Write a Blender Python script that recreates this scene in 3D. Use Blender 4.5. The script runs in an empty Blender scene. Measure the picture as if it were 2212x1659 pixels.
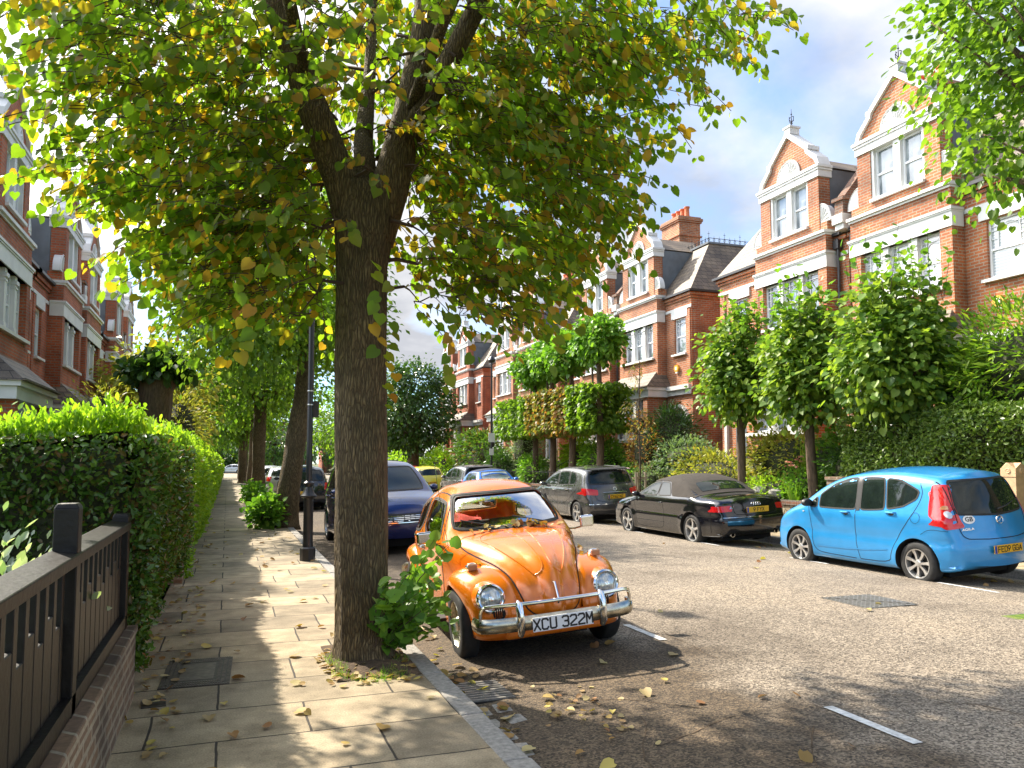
import bpy, bmesh, math, random
import numpy as np
from mathutils import Vector, Matrix
from mathutils.bvhtree import BVHTree
from mathutils.geometry import delaunay_2d_cdt
random.seed(7); RNG = np.random.default_rng(11)
D = bpy.data; SC = bpy.context.scene
R = math.radians; PI = math.pi; sin = math.sin; cos = math.cos

# ---------------------------------------------------------------- camera, world, sun, exposure
cam_d = D.cameras.new('camera'); cam = D.objects.new('camera', cam_d); SC.collection.objects.link(cam)
cam_d.sensor_width = 36; cam_d.lens = 36 * 1700 / 2212; cam_d.shift_y = 0.0231
cam_d.clip_start = 0.05; cam_d.clip_end = 3000
cam.location = (0, 0, 1.6); cam.rotation_euler = (R(94.0), 0, R(-19.87))
SC.camera = cam
SUN = Vector((-0.46, 0.86, 0.92)).normalized()
sun_el = math.asin(SUN.z); sun_az = math.atan2(SUN.x, SUN.y)
sd = D.lights.new('sun', 'SUN'); sd.energy = 3.9; sd.angle = R(0.9); sd.color = (1.0, 0.90, 0.75)
so = D.objects.new('sun', sd); SC.collection.objects.link(so)
so.rotation_euler = (-SUN).to_track_quat('-Z', 'Y').to_euler()
W = D.worlds.new('World'); SC.world = W; W.use_nodes = True
SC.view_settings.view_transform = 'Standard'; SC.view_settings.look = 'None'
SC.view_settings.exposure = 1.45; SC.view_settings.gamma = 1.0; SC.view_settings.use_curve_mapping = False
SC.cycles.max_bounces = 7; SC.cycles.diffuse_bounces = 3; SC.cycles.glossy_bounces = 3
SC.cycles.transmission_bounces = 4; SC.cycles.transparent_max_bounces = 12
SC.cycles.caustics_reflective = False; SC.cycles.caustics_refractive = False
SC.cycles.use_denoising = True

def world_nodes():
    nt = W.node_tree; N = nt.nodes; L = nt.links
    for n in list(N): N.remove(n)
    out = N.new('ShaderNodeOutputWorld'); bg = N.new('ShaderNodeBackground'); bg.inputs['Strength'].default_value = 0.138
    sky = N.new('ShaderNodeTexSky'); sky.sky_type = 'NISHITA'; sky.sun_disc = False
    sky.sun_elevation = sun_el; sky.sun_rotation = sun_az; sky.air_density = 1.0; sky.dust_density = 0.6; sky.ozone_density = 2.0
    tc = N.new('ShaderNodeTexCoord'); sp = N.new('ShaderNodeSeparateXYZ'); L.new(tc.outputs['Generated'], sp.inputs[0])
    add = N.new('ShaderNodeMath'); add.operation = 'ADD'; add.inputs[1].default_value = 0.22; L.new(sp.outputs[2], add.inputs[0])
    mx = N.new('ShaderNodeMath'); mx.operation = 'MAXIMUM'; mx.inputs[1].default_value = 0.05; L.new(add.outputs[0], mx.inputs[0])
    dv = N.new('ShaderNodeVectorMath'); dv.operation = 'DIVIDE'; cmb = N.new('ShaderNodeCombineXYZ')
    for i in range(3): L.new(mx.outputs[0], cmb.inputs[i])
    L.new(tc.outputs['Generated'], dv.inputs[0]); L.new(cmb.outputs[0], dv.inputs[1])
    mp = N.new('ShaderNodeMapping'); mp.inputs['Location'].default_value = CLOUD_LOC; L.new(dv.outputs[0], mp.inputs[0])
    ns = N.new('ShaderNodeTexNoise'); ns.inputs['Scale'].default_value = 0.95; ns.inputs['Detail'].default_value = 9; ns.inputs['Roughness'].default_value = 0.55
    ns.inputs['Distortion'].default_value = 0.25
    L.new(mp.outputs[0], ns.inputs['Vector'])
    cr = N.new('ShaderNodeValToRGB'); cr.color_ramp.elements[0].position = 0.39; cr.color_ramp.elements[1].position = 0.57
    L.new(ns.outputs['Fac'], cr.inputs[0])
    n2 = N.new('ShaderNodeTexNoise'); n2.inputs['Scale'].default_value = 1.7; n2.inputs['Detail'].default_value = 6
    L.new(mp.outputs[0], n2.inputs['Vector'])
    c2 = N.new('ShaderNodeValToRGB'); c2.color_ramp.elements[0].position = 0.36; c2.color_ramp.elements[1].position = 0.62
    c2.color_ramp.elements[0].color = (1.75, 1.8, 1.95, 1); c2.color_ramp.elements[1].color = (3.7, 3.65, 3.6, 1)
    L.new(n2.outputs['Fac'], c2.inputs[0])
    sat = N.new('ShaderNodeMix'); sat.data_type = 'RGBA'; sat.blend_type = 'MULTIPLY'; sat.inputs[0].default_value = 1
    L.new(sky.outputs[0], sat.inputs[6]); sat.inputs[7].default_value = (0.48, 0.64, 0.78, 1)
    # clouds brightened left of the sun, added to lift fill light in the shade
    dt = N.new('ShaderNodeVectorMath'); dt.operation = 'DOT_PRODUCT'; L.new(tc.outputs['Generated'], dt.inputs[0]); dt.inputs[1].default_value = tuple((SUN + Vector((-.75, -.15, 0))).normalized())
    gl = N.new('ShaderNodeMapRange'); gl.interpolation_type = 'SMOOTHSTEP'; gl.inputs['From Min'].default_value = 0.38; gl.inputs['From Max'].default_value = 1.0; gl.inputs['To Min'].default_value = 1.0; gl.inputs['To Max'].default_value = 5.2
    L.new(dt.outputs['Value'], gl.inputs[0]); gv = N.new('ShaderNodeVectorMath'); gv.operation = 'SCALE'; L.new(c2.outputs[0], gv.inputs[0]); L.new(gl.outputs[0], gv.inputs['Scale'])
    mix = N.new('ShaderNodeMix'); mix.data_type = 'RGBA'
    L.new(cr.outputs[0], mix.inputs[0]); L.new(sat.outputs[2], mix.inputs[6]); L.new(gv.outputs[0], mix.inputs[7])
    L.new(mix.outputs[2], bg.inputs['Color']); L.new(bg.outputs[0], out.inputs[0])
CLOUD_LOC = (5.5, 0.6, 4.0)
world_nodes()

# ---------------------------------------------------------------- materials
def nmat(name):
    m = D.materials.new(name); m.use_nodes = True
    return m, m.node_tree.nodes, m.node_tree.links, m.node_tree.nodes['Principled BSDF']
def ramp(N, L, src, stops):
    c = N.new('ShaderNodeValToRGB'); e = c.color_ramp.elements
    while len(e) < len(stops): e.new(0.5)
    for i, (p, col) in enumerate(stops):
        e[i].position = p; e[i].color = (*col, 1)
    L.new(src, c.inputs[0]); return c.outputs[0]
def coords(N, kind='Object'):
    return N.new('ShaderNodeTexCoord').outputs[kind]
def plain(name, col, rough=0.6, metal=0.0, var=0.12, scale=6.0, bump=0.0, bscale=40.0, spec=0.5, coat=0.0, vstretch=None):
    m, N, L, b = nmat(name)
    b.inputs['Roughness'].default_value = rough; b.inputs['Metallic'].default_value = metal
    b.inputs['Specular IOR Level'].default_value = spec
    if coat: b.inputs['Coat Weight'].default_value = coat; b.inputs['Coat Roughness'].default_value = 0.03
    tc = coords(N)
    if vstretch:
        mp = N.new('ShaderNodeMapping'); mp.inputs['Scale'].default_value = vstretch; L.new(tc, mp.inputs[0]); tc = mp.outputs[0]
    if var:
        n = N.new('ShaderNodeTexNoise'); n.inputs['Scale'].default_value = scale; n.inputs['Detail'].default_value = 5; L.new(tc, n.inputs['Vector'])
        a = tuple(c * (1 - var) for c in col); z = tuple(min(1, c * (1 + var)) for c in col)
        L.new(ramp(N, L, n.outputs['Fac'], [(0.3, a), (0.7, z)]), b.inputs['Base Color'])
    else: b.inputs['Base Color'].default_value = (*col, 1)
    if bump:
        n = N.new('ShaderNodeTexNoise'); n.inputs['Scale'].default_value = bscale; n.inputs['Detail'].default_value = 6; L.new(tc, n.inputs['Vector'])
        bp = N.new('ShaderNodeBump'); bp.inputs['Strength'].default_value = bump; bp.inputs['Distance'].default_value = 0.02
        L.new(n.outputs['Fac'], bp.inputs['Height']); L.new(bp.outputs[0], b.inputs['Normal'])
    return m
def wallvec(N, L):
    sp = N.new('ShaderNodeSeparateXYZ'); L.new(coords(N), sp.inputs[0])
    a = N.new('ShaderNodeMath'); L.new(sp.outputs[0], a.inputs[0]); L.new(sp.outputs[1], a.inputs[1])
    c = N.new('ShaderNodeCombineXYZ'); L.new(a.outputs[0], c.inputs[0]); L.new(sp.outputs[2], c.inputs[1]); return c.outputs[0]
def brickmat(name, c1, c2, mortar, bw=0.235, bh=0.077, ms=0.013, bumpd=0.006, vec=None, offs=0.5, rough=0.85, dirt=0.35):
    m, N, L, b = nmat(name); v = wallvec(N, L) if vec is None else vec(N, L)
    t = N.new('ShaderNodeTexBrick'); L.new(v, t.inputs['Vector']); t.offset = offs
    t.inputs['Scale'].default_value = 1; t.inputs['Brick Width'].default_value = bw; t.inputs['Row Height'].default_value = bh
    t.inputs['Mortar Size'].default_value = ms; t.inputs['Color1'].default_value = (*c1, 1); t.inputs['Color2'].default_value = (*c2, 1)
    t.inputs['Mortar'].default_value = (*mortar, 1); t.inputs['Mortar Smooth'].default_value = 0.15
    n = N.new('ShaderNodeTexNoise'); n.inputs['Scale'].default_value = 1.3; n.inputs['Detail'].default_value = 8; L.new(coords(N), n.inputs['Vector'])
    f = ramp(N, L, n.outputs['Fac'], [(0.3, (1 - dirt,) * 3), (0.65, (1.12, 1.1, 1.06))])
    mx = N.new('ShaderNodeMix'); mx.data_type = 'RGBA'; mx.blend_type = 'MULTIPLY'; mx.inputs[0].default_value = 1
    L.new(t.outputs['Color'], mx.inputs[6]); L.new(f, mx.inputs[7])
    n3 = N.new('ShaderNodeTexNoise'); n3.inputs['Scale'].default_value = 38; n3.inputs['Detail'].default_value = 4; L.new(coords(N), n3.inputs['Vector'])
    f3 = ramp(N, L, n3.outputs['Fac'], [(0.3, (0.78,) * 3), (0.7, (1.18,) * 3)])
    m3 = N.new('ShaderNodeMix'); m3.data_type = 'RGBA'; m3.blend_type = 'MULTIPLY'; m3.inputs[0].default_value = 1
    L.new(mx.outputs[2], m3.inputs[6]); L.new(f3, m3.inputs[7]); L.new(m3.outputs[2], b.inputs['Base Color'])
    b.inputs['Roughness'].default_value = rough
    bp = N.new('ShaderNodeBump'); bp.inputs['Strength'].default_value = 0.7; bp.inputs['Distance'].default_value = bumpd; bp.invert = True
    L.new(t.outputs['Fac'], bp.inputs['Height']); L.new(bp.outputs[0], b.inputs['Normal'])
    return m
def leafmat(name, cols, trans=0.5, rough=0.45, tmul=(1.5, 1.7, 0.7)):
    """cols: colour stops, one picked per leaf"""
    m, N, L, b = nmat(name)
    g = N.new('ShaderNodeNewGeometry')
    c = ramp(N, L, g.outputs['Random Per Island'], [(i / (len(cols) - 1), q) for i, q in enumerate(cols)])
    L.new(c, b.inputs['Base Color']); b.inputs['Roughness'].default_value = rough; b.inputs['Specular IOR Level'].default_value = 0.35
    mu = N.new('ShaderNodeMix'); mu.data_type = 'RGBA'; mu.blend_type = 'MULTIPLY'; mu.inputs[0].default_value = 1
    L.new(c, mu.inputs[6]); mu.inputs[7].default_value = (*tmul, 1)
    t = N.new('ShaderNodeBsdfTranslucent'); L.new(mu.outputs[2], t.inputs[0])
    mx = N.new('ShaderNodeMixShader'); mx.inputs[0].default_value = trans
    L.new(b.outputs[0], mx.inputs[1]); L.new(t.outputs[0], mx.inputs[2]); L.new(mx.outputs[0], N['Material Output'].inputs[0])
    return m
def carpaint(name, col, metal=0.0, rough=0.3, flake=0.0):
    m, N, L, b = nmat(name)
    n = N.new('ShaderNodeTexNoise'); n.inputs['Scale'].default_value = 3.5; n.inputs['Detail'].default_value = 8; L.new(coords(N), n.inputs['Vector'])
    L.new(ramp(N, L, n.outputs['Fac'], [(0.3, tuple(c * 0.92 for c in col)), (0.7, tuple(min(1, c * 1.05) for c in col))]), b.inputs['Base Color'])
    r = N.new('ShaderNodeMapRange'); r.inputs['To Min'].default_value = rough * 0.7; r.inputs['To Max'].default_value = rough * 1.4
    L.new(n.outputs['Fac'], r.inputs[0]); L.new(r.outputs[0], b.inputs['Roughness'])
    b.inputs['Metallic'].default_value = metal; b.inputs['Coat Weight'].default_value = 0.9; b.inputs['Coat Roughness'].default_value = 0.04
    return m
def glassmat(name, tint, refl=0.12):
    m, N, L, b = nmat(name); N.remove(b)
    t = N.new('ShaderNodeBsdfTransparent'); t.inputs[0].default_value = (*tint, 1)
    g = N.new('ShaderNodeBsdfGlossy'); g.inputs['Roughness'].default_value = 0.01
    f = N.new('ShaderNodeFresnel'); f.inputs[0].default_value = 1.38
    a = N.new('ShaderNodeMath'); a.operation = 'ADD'; a.inputs[1].default_value = refl; a.use_clamp = True; L.new(f.outputs[0], a.inputs[0])
    mx = N.new('ShaderNodeMixShader'); L.new(a.outputs[0], mx.inputs[0]); L.new(t.outputs[0], mx.inputs[1]); L.new(g.outputs[0], mx.inputs[2])
    L.new(mx.outputs[0], N['Material Output'].inputs[0]); return m

def barkmat(name, hi, lo):
    m, N, L, b = nmat(name); tc = coords(N)
    n = N.new('ShaderNodeTexNoise'); n.inputs['Scale'].default_value = 3; n.inputs['Detail'].default_value = 4; L.new(tc, n.inputs['Vector'])
    sc = N.new('ShaderNodeVectorMath'); sc.operation = 'SCALE'; sc.inputs['Scale'].default_value = .09; L.new(n.outputs['Color'], sc.inputs[0])
    ad = N.new('ShaderNodeVectorMath'); L.new(tc, ad.inputs[0]); L.new(sc.outputs[0], ad.inputs[1])
    mp = N.new('ShaderNodeMapping'); mp.inputs['Scale'].default_value = (1, 1, .13); L.new(ad.outputs[0], mp.inputs[0])
    v = N.new('ShaderNodeTexVoronoi'); v.feature = 'DISTANCE_TO_EDGE'; v.inputs['Scale'].default_value = 52; L.new(mp.outputs[0], v.inputs['Vector'])
    n2 = N.new('ShaderNodeTexNoise'); n2.inputs['Scale'].default_value = 60; n2.inputs['Detail'].default_value = 6; L.new(mp.outputs[0], n2.inputs['Vector'])
    c = ramp(N, L, v.outputs['Distance'], [(0.0, lo), (0.12, tuple((a + q) / 2 for a, q in zip(lo, hi))), (0.35, hi)])
    c2 = ramp(N, L, n2.outputs['Fac'], [(0.3, (.6, .6, .58)), (0.7, (1.3, 1.28, 1.2))])
    n3 = N.new('ShaderNodeTexNoise'); n3.inputs['Scale'].default_value = 2.2; n3.inputs['Detail'].default_value = 5; L.new(tc, n3.inputs['Vector'])
    c3 = ramp(N, L, n3.outputs['Fac'], [(0.35, (.7, .72, .6)), (0.65, (1.1, 1.08, 1.0))])
    o = c
    for q in (c2, c3):
        mx = N.new('ShaderNodeMix'); mx.data_type = 'RGBA'; mx.blend_type = 'MULTIPLY'; mx.inputs[0].default_value = 1; L.new(o, mx.inputs[6]); L.new(q, mx.inputs[7]); o = mx.outputs[2]
    L.new(o, b.inputs['Base Color']); b.inputs['Roughness'].default_value = .9
    h = N.new('ShaderNodeMath'); h.operation = 'MINIMUM'; h.inputs[1].default_value = .3; L.new(v.outputs['Distance'], h.inputs[0])
    b1 = N.new('ShaderNodeBump'); b1.inputs['Strength'].default_value = 1; b1.inputs['Distance'].default_value = .05; L.new(h.outputs[0], b1.inputs['Height'])
    b2 = N.new('ShaderNodeBump'); b2.inputs['Strength'].default_value = .5; b2.inputs['Distance'].default_value = .01; L.new(n2.outputs['Fac'], b2.inputs['Height']); L.new(b2.outputs[0], b1.inputs['Normal']); L.new(b1.outputs[0], b.inputs['Normal'])
    return m
M = {}
M['brick'] = brickmat('brick', (0.56, 0.175, 0.06), (0.40, 0.11, 0.04), (0.42, 0.33, 0.24), dirt=.5)
M['brick_red'] = brickmat('brick_red', (0.52, 0.125, 0.045), (0.38, 0.08, 0.03), (0.30, 0.2, 0.14))
M['brick_dark'] = brickmat('brick_dark', (0.24, 0.10, 0.055), (0.14, 0.07, 0.045), (0.2, 0.17, 0.14))
M['brick_low'] = brickmat('brick_low', (0.27, 0.17, 0.10), (0.15, 0.10, 0.07), (0.36, 0.30, 0.22), ms=.016, dirt=.55)
M['slate'] = brickmat('slate', (0.235, 0.185, 0.13), (0.15, 0.12, 0.095), (0.05, 0.042, 0.035), bw=0.26, bh=0.17, ms=0.010, bumpd=0.015, rough=0.6, dirt=0.4)
M['stone'] = plain('painted_stone', (0.68, 0.675, 0.65), 0.5, var=0.09, scale=2.5)
M['stone_old'] = plain('old_painted_stone', (0.58, 0.57, 0.54), 0.7, var=0.22, scale=5)
M['frame'] = plain('white_window_paint', (0.82, 0.83, 0.84), 0.35, var=0.03)
M['lead'] = plain('lead_sheet', (0.13, 0.15, 0.17), 0.45, var=0.2, scale=3)
M['iron'] = plain('black_iron', (0.018, 0.018, 0.02), 0.35, var=0.2)
M['terracotta'] = plain('terracotta', (0.55, 0.16, 0.06), 0.7, var=0.15)
M['gutter'] = plain('dark_gutter', (0.03, 0.03, 0.032), 0.4, var=0.1)
M['chrome'] = plain('chrome', (0.82, 0.82, 0.8), 0.1, 1.0, var=0.06, scale=20)
M['chrome_worn'] = plain('worn_chrome', (0.5, 0.47, 0.38), 0.22, 1.0, var=0.35, scale=14)
M['rubber'] = plain('rubber', (0.018, 0.018, 0.018), 0.75, var=0.3, scale=20)
M['blackplastic'] = plain('black_plastic', (0.02, 0.02, 0.022), 0.45, var=0.1)
M['alloy'] = plain('alloy_silver', (0.62, 0.61, 0.59), 0.3, 0.75, var=0.08)
M['darkmetal'] = plain('brake_metal', (0.06, 0.06, 0.06), 0.5, 0.6, var=0.2)
M['arch'] = plain('arch_black', (0.008, 0.008, 0.008), 0.9, var=0)
M['white'] = plain('plate_white', (0.8, 0.8, 0.78), 0.35, var=0.02)
M['yellow'] = plain('plate_yellow', (0.75, 0.42, 0.02), 0.35, var=0.02)
M['euroblue'] = plain('plate_blue', (0.01, 0.05, 0.35), 0.35, var=0)
M['ink'] = plain('plate_ink', (0.012, 0.012, 0.012), 0.4, var=0)
M['paintwhite'] = plain('road_paint', (0.62, 0.62, 0.60), 0.7, var=0.3, scale=25)
M['red_lens'] = plain('red_lens', (0.55, 0.01, 0.012), 0.12, var=0.15, scale=18, coat=1)
M['amber_lens'] = plain('amber_lens', (0.42, 0.2, 0.09), 0.15, var=0.1, coat=1)
M['clear_lens'] = plain('clear_lens', (0.62, 0.64, 0.64), 0.1, 0.35, var=0.25, scale=30, coat=1)
M['glass_dark'] = plain('car_glass', (0.010, 0.016, 0.014), 0.03, 0.0, var=0.3, scale=4, spec=0.5)
M['glass_clear'] = glassmat('clear_glass', (0.9, 0.93, 0.91), -0.02)
M['bark'] = barkmat('bark', (0.21, 0.155, 0.085), (0.07, 0.046, 0.024))
M['bark_dark'] = plain('bark_dark', (0.11, 0.075, 0.045), 0.95, var=0.4, scale=14, bump=0.8, bscale=12, vstretch=(2, 2, 0.4))
M['twig'] = plain('twig', (0.07, 0.045, 0.03), 0.9, var=0.3)
M['soil'] = plain('soil', (0.085, 0.055, 0.03), 0.95, var=0.5, scale=12, bump=1, bscale=50)
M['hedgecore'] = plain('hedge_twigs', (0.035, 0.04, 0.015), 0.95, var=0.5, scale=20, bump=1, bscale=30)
M['garden'] = plain('garden_ground', (0.09, 0.1, 0.035), 0.95, var=0.45, scale=4, bump=1, bscale=25)
M['blackpaint'] = plain('black_gloss_paint', (0.010, 0.009, 0.008), 0.42, var=0.3, scale=9, bump=0.15, bscale=30, spec=.3)
M['granite'] = plain('granite_kerb', (0.27, 0.255, 0.23), 0.85, var=0.3, scale=30, bump=0.5, bscale=60)
M['rubble'] = None
M['wood'] = plain('weathered_wood', (0.3, 0.24, 0.16), 0.85, var=0.3, scale=10, vstretch=(3, 3, 0.4))
M['tan'] = plain('tan_stone', (0.55, 0.36, 0.2), 0.7, var=0.12, scale=12)
M['steelcover'] = plain('cast_iron_cover', (0.24, 0.23, 0.21), 0.5, 0.6, var=0.25, scale=30)
M['rustcover'] = plain('dark_cast_iron', (0.055, 0.045, 0.035), 0.6, 0.3, var=0.4, scale=30)

def m_pane():
    m, N, L, b = nmat('window_pane')
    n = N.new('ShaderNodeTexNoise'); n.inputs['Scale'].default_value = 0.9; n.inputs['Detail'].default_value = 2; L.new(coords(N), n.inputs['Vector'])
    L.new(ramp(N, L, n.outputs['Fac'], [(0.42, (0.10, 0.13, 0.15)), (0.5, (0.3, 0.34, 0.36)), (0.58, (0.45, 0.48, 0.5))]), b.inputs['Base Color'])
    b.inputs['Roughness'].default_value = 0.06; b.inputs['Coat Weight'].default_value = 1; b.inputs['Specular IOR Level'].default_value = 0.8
    return m
M['pane'] = m_pane()
def m_blind():
    m, N, L, b = nmat('window_pane_blind')
    sp = N.new('ShaderNodeSeparateXYZ'); L.new(coords(N), sp.inputs[0])
    w = N.new('ShaderNodeMath'); w.operation = 'MULTIPLY'; w.inputs[1].default_value = 90; L.new(sp.outputs[2], w.inputs[0])
    s = N.new('ShaderNodeMath'); s.operation = 'SINE'; L.new(w.outputs[0], s.inputs[0])
    L.new(ramp(N, L, s.outputs[0], [(0.0, (0.42, 0.46, 0.5)), (0.35, (0.66, 0.68, 0.7))]), b.inputs['Base Color'])
    b.inputs['Roughness'].default_value = 0.1; b.inputs['Coat Weight'].default_value = 1
    return m
M['blind'] = m_blind()

def m_asphalt():
    m, N, L, b = nmat('asphalt'); tc = coords(N)
    n1 = N.new('ShaderNodeTexVoronoi'); n1.inputs['Scale'].default_value = 75; L.new(tc, n1.inputs['Vector'])
    sp = N.new('ShaderNodeSeparateColor'); L.new(n1.outputs['Color'], sp.inputs[0])
    c1 = ramp(N, L, sp.outputs[0], [(0.0, (0.05, 0.039, 0.028)), (0.45, (0.185, 0.15, 0.112)), (1.0, (0.40, 0.335, 0.255))])
    n2 = N.new('ShaderNodeTexNoise'); n2.inputs['Scale'].default_value = 0.55; n2.inputs['Detail'].default_value = 9; n2.inputs['Roughness'].default_value = 0.62; L.new(tc, n2.inputs['Vector'])
    c2 = ramp(N, L, n2.outputs['Fac'], [(0.33, (0.62, 0.6, 0.58)), (0.5, (1, 1, 1)), (0.68, (1.22, 1.2, 1.16))])
    mx = N.new('ShaderNodeMix'); mx.data_type = 'RGBA'; mx.blend_type = 'MULTIPLY'; mx.inputs[0].default_value = 1; L.new(c1, mx.inputs[6]); L.new(c2, mx.inputs[7])
    # worn, darker rutted strip beside the left kerb (old patched surface)
    s = N.new('ShaderNodeSeparateXYZ'); L.new(tc, s.inputs[0])
    ad = N.new('ShaderNodeMath'); n5 = N.new('ShaderNodeTexNoise'); n5.inputs['Scale'].default_value = 1.1; n5.inputs['Detail'].default_value = 8; L.new(tc, n5.inputs['Vector'])
    ml = N.new('ShaderNodeMath'); ml.operation = 'MULTIPLY_ADD'; ml.inputs[1].default_value = 2.6; L.new(n5.outputs['Fac'], ml.inputs[0]); L.new(s.outputs[0], ml.inputs[2])
    c5 = ramp(N, L, ml.outputs[0], [(0.0, (0.42, 0.36, 0.28)), (1.0, (1, 1, 1))]); rr = c5.node.color_ramp.elements
    mr = N.new('ShaderNodeMapRange'); mr.inputs['From Min'].default_value = 4.7; mr.inputs['From Max'].default_value = 5.25
    L.new(ml.outputs[0], mr.inputs[0]); L.new(mr.outputs[0], c5.node.inputs[0])
    m5 = N.new('ShaderNodeMix'); m5.data_type = 'RGBA'; m5.blend_type = 'MULTIPLY'; m5.inputs[0].default_value = 1; L.new(mx.outputs[2], m5.inputs[6]); L.new(c5, m5.inputs[7])
    L.new(m5.outputs[2], b.inputs['Base Color']); b.inputs['Roughness'].default_value = 0.85
    bp = N.new('ShaderNodeBump'); bp.inputs['Strength'].default_value = 0.8; bp.inputs['Distance'].default_value = 0.008
    L.new(n1.outputs['Distance'], bp.inputs['Height'])
    bp2 = N.new('ShaderNodeBump'); bp2.inputs['Strength'].default_value = 0.5; bp2.inputs['Distance'].default_value = 0.03
    n6 = N.new('ShaderNodeTexNoise'); n6.inputs['Scale'].default_value = 7; n6.inputs['Detail'].default_value = 8; L.new(tc, n6.inputs['Vector']); L.new(n6.outputs['Fac'], bp2.inputs['Height'])
    L.new(bp2.outputs[0], bp.inputs['Normal']); L.new(bp.outputs[0], b.inputs['Normal'])
    return m
M['asphalt'] = m_asphalt()
def m_flags():
    m, N, L, b = nmat('flagstones'); tc = coords(N)
    n0 = N.new('ShaderNodeTexNoise'); n0.inputs['Scale'].default_value = 2.2; n0.inputs['Detail'].default_value = 3; L.new(tc, n0.inputs['Vector'])
    va = N.new('ShaderNodeVectorMath'); va.operation = 'SCALE'; va.inputs['Scale'].default_value = 0.035; L.new(n0.outputs['Color'], va.inputs[0])
    vb = N.new('ShaderNodeVectorMath'); L.new(tc, vb.inputs[0]); L.new(va.outputs[0], vb.inputs[1])
    t = N.new('ShaderNodeTexBrick'); L.new(vb.outputs[0], t.inputs['Vector']); t.offset = 0.42; t.offset_frequency = 2; t.squash = 1.25; t.squash_frequency = 3
    t.inputs['Scale'].default_value = 1; t.inputs['Brick Width'].default_value = 0.92; t.inputs['Row Height'].default_value = 0.62
    t.inputs['Mortar Size'].default_value = 0.008; t.inputs['Mortar Smooth'].default_value = 0.3
    t.inputs['Color1'].default_value = (0.40, 0.325, 0.215, 1); t.inputs['Color2'].default_value = (0.225, 0.185, 0.125, 1); t.inputs['Mortar'].default_value = (0.04, 0.032, 0.022, 1)
    n1 = N.new('ShaderNodeTexNoise'); n1.inputs['Scale'].default_value = 2.4; n1.inputs['Detail'].default_value = 10; n1.inputs['Roughness'].default_value = 0.65; L.new(tc, n1.inputs['Vector'])
    c1 = ramp(N, L, n1.outputs['Fac'], [(0.32, (0.52, 0.5, 0.45)), (0.6, (1.14, 1.12, 1.08))])
    mx = N.new('ShaderNodeMix'); mx.data_type = 'RGBA'; mx.blend_type = 'MULTIPLY'; mx.inputs[0].default_value = 1; L.new(t.outputs['Color'], mx.inputs[6]); L.new(c1, mx.inputs[7])
    n2 = N.new('ShaderNodeTexNoise'); n2.inputs['Scale'].default_value = 90; n2.inputs['Detail'].default_value = 3; L.new(tc, n2.inputs['Vector'])
    c2 = ramp(N, L, n2.outputs['Fac'], [(0.35, (0.8,) * 3), (0.65, (1.18,) * 3)])
    m2 = N.new('ShaderNodeMix'); m2.data_type = 'RGBA'; m2.blend_type = 'MULTIPLY'; m2.inputs[0].default_value = 1; L.new(mx.outputs[2], m2.inputs[6]); L.new(c2, m2.inputs[7])
    L.new(m2.outputs[2], b.inputs['Base Color']); b.inputs['Roughness'].default_value = 0.8
    bp = N.new('ShaderNodeBump'); bp.inputs['Strength'].default_value = 0.8; bp.inputs['Distance'].default_value = 0.01; bp.invert = True; L.new(t.outputs['Fac'], bp.inputs['Height'])
    b2 = N.new('ShaderNodeBump'); b2.inputs['Strength'].default_value = 0.25; b2.inputs['Distance'].default_value = 0.01; L.new(n2.outputs['Fac'], b2.inputs['Height']); L.new(b2.outputs[0], bp.inputs['Normal'])
    L.new(bp.outputs[0], b.inputs['Normal']); return m
M['flags'] = m_flags()
def m_rubble():
    m, N, L, b = nmat('rubble_stone')
    v = N.new('ShaderNodeTexVoronoi'); v.inputs['Scale'].default_value = 7; v.feature = 'DISTANCE_TO_EDGE'; L.new(coords(N), v.inputs['Vector'])
    v2 = N.new('ShaderNodeTexVoronoi'); v2.inputs['Scale'].default_value = 7; L.new(coords(N), v2.inputs['Vector'])
    sp = N.new('ShaderNodeSeparateColor'); L.new(v2.outputs['Color'], sp.inputs[0])
    c = ramp(N, L, sp.outputs[0], [(0, (0.12, 0.1, 0.07)), (0.5, (0.25, 0.2, 0.13)), (1, (0.36, 0.3, 0.2))])
    e = ramp(N, L, v.outputs['Distance'], [(0.01, (0.25,) * 3), (0.07, (1,) * 3)])
    mx = N.new('ShaderNodeMix'); mx.data_type = 'RGBA'; mx.blend_type = 'MULTIPLY'; mx.inputs[0].default_value = 1; L.new(c, mx.inputs[6]); L.new(e, mx.inputs[7])
    L.new(mx.outputs[2], b.inputs['Base Color']); b.inputs['Roughness'].default_value = 0.9
    bp = N.new('ShaderNodeBump'); bp.inputs['Strength'].default_value = 1; bp.inputs['Distance'].default_value = 0.03; L.new(e, bp.inputs['Height']); L.new(bp.outputs[0], b.inputs['Normal'])
    return m
M['rubble'] = m_rubble()
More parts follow.
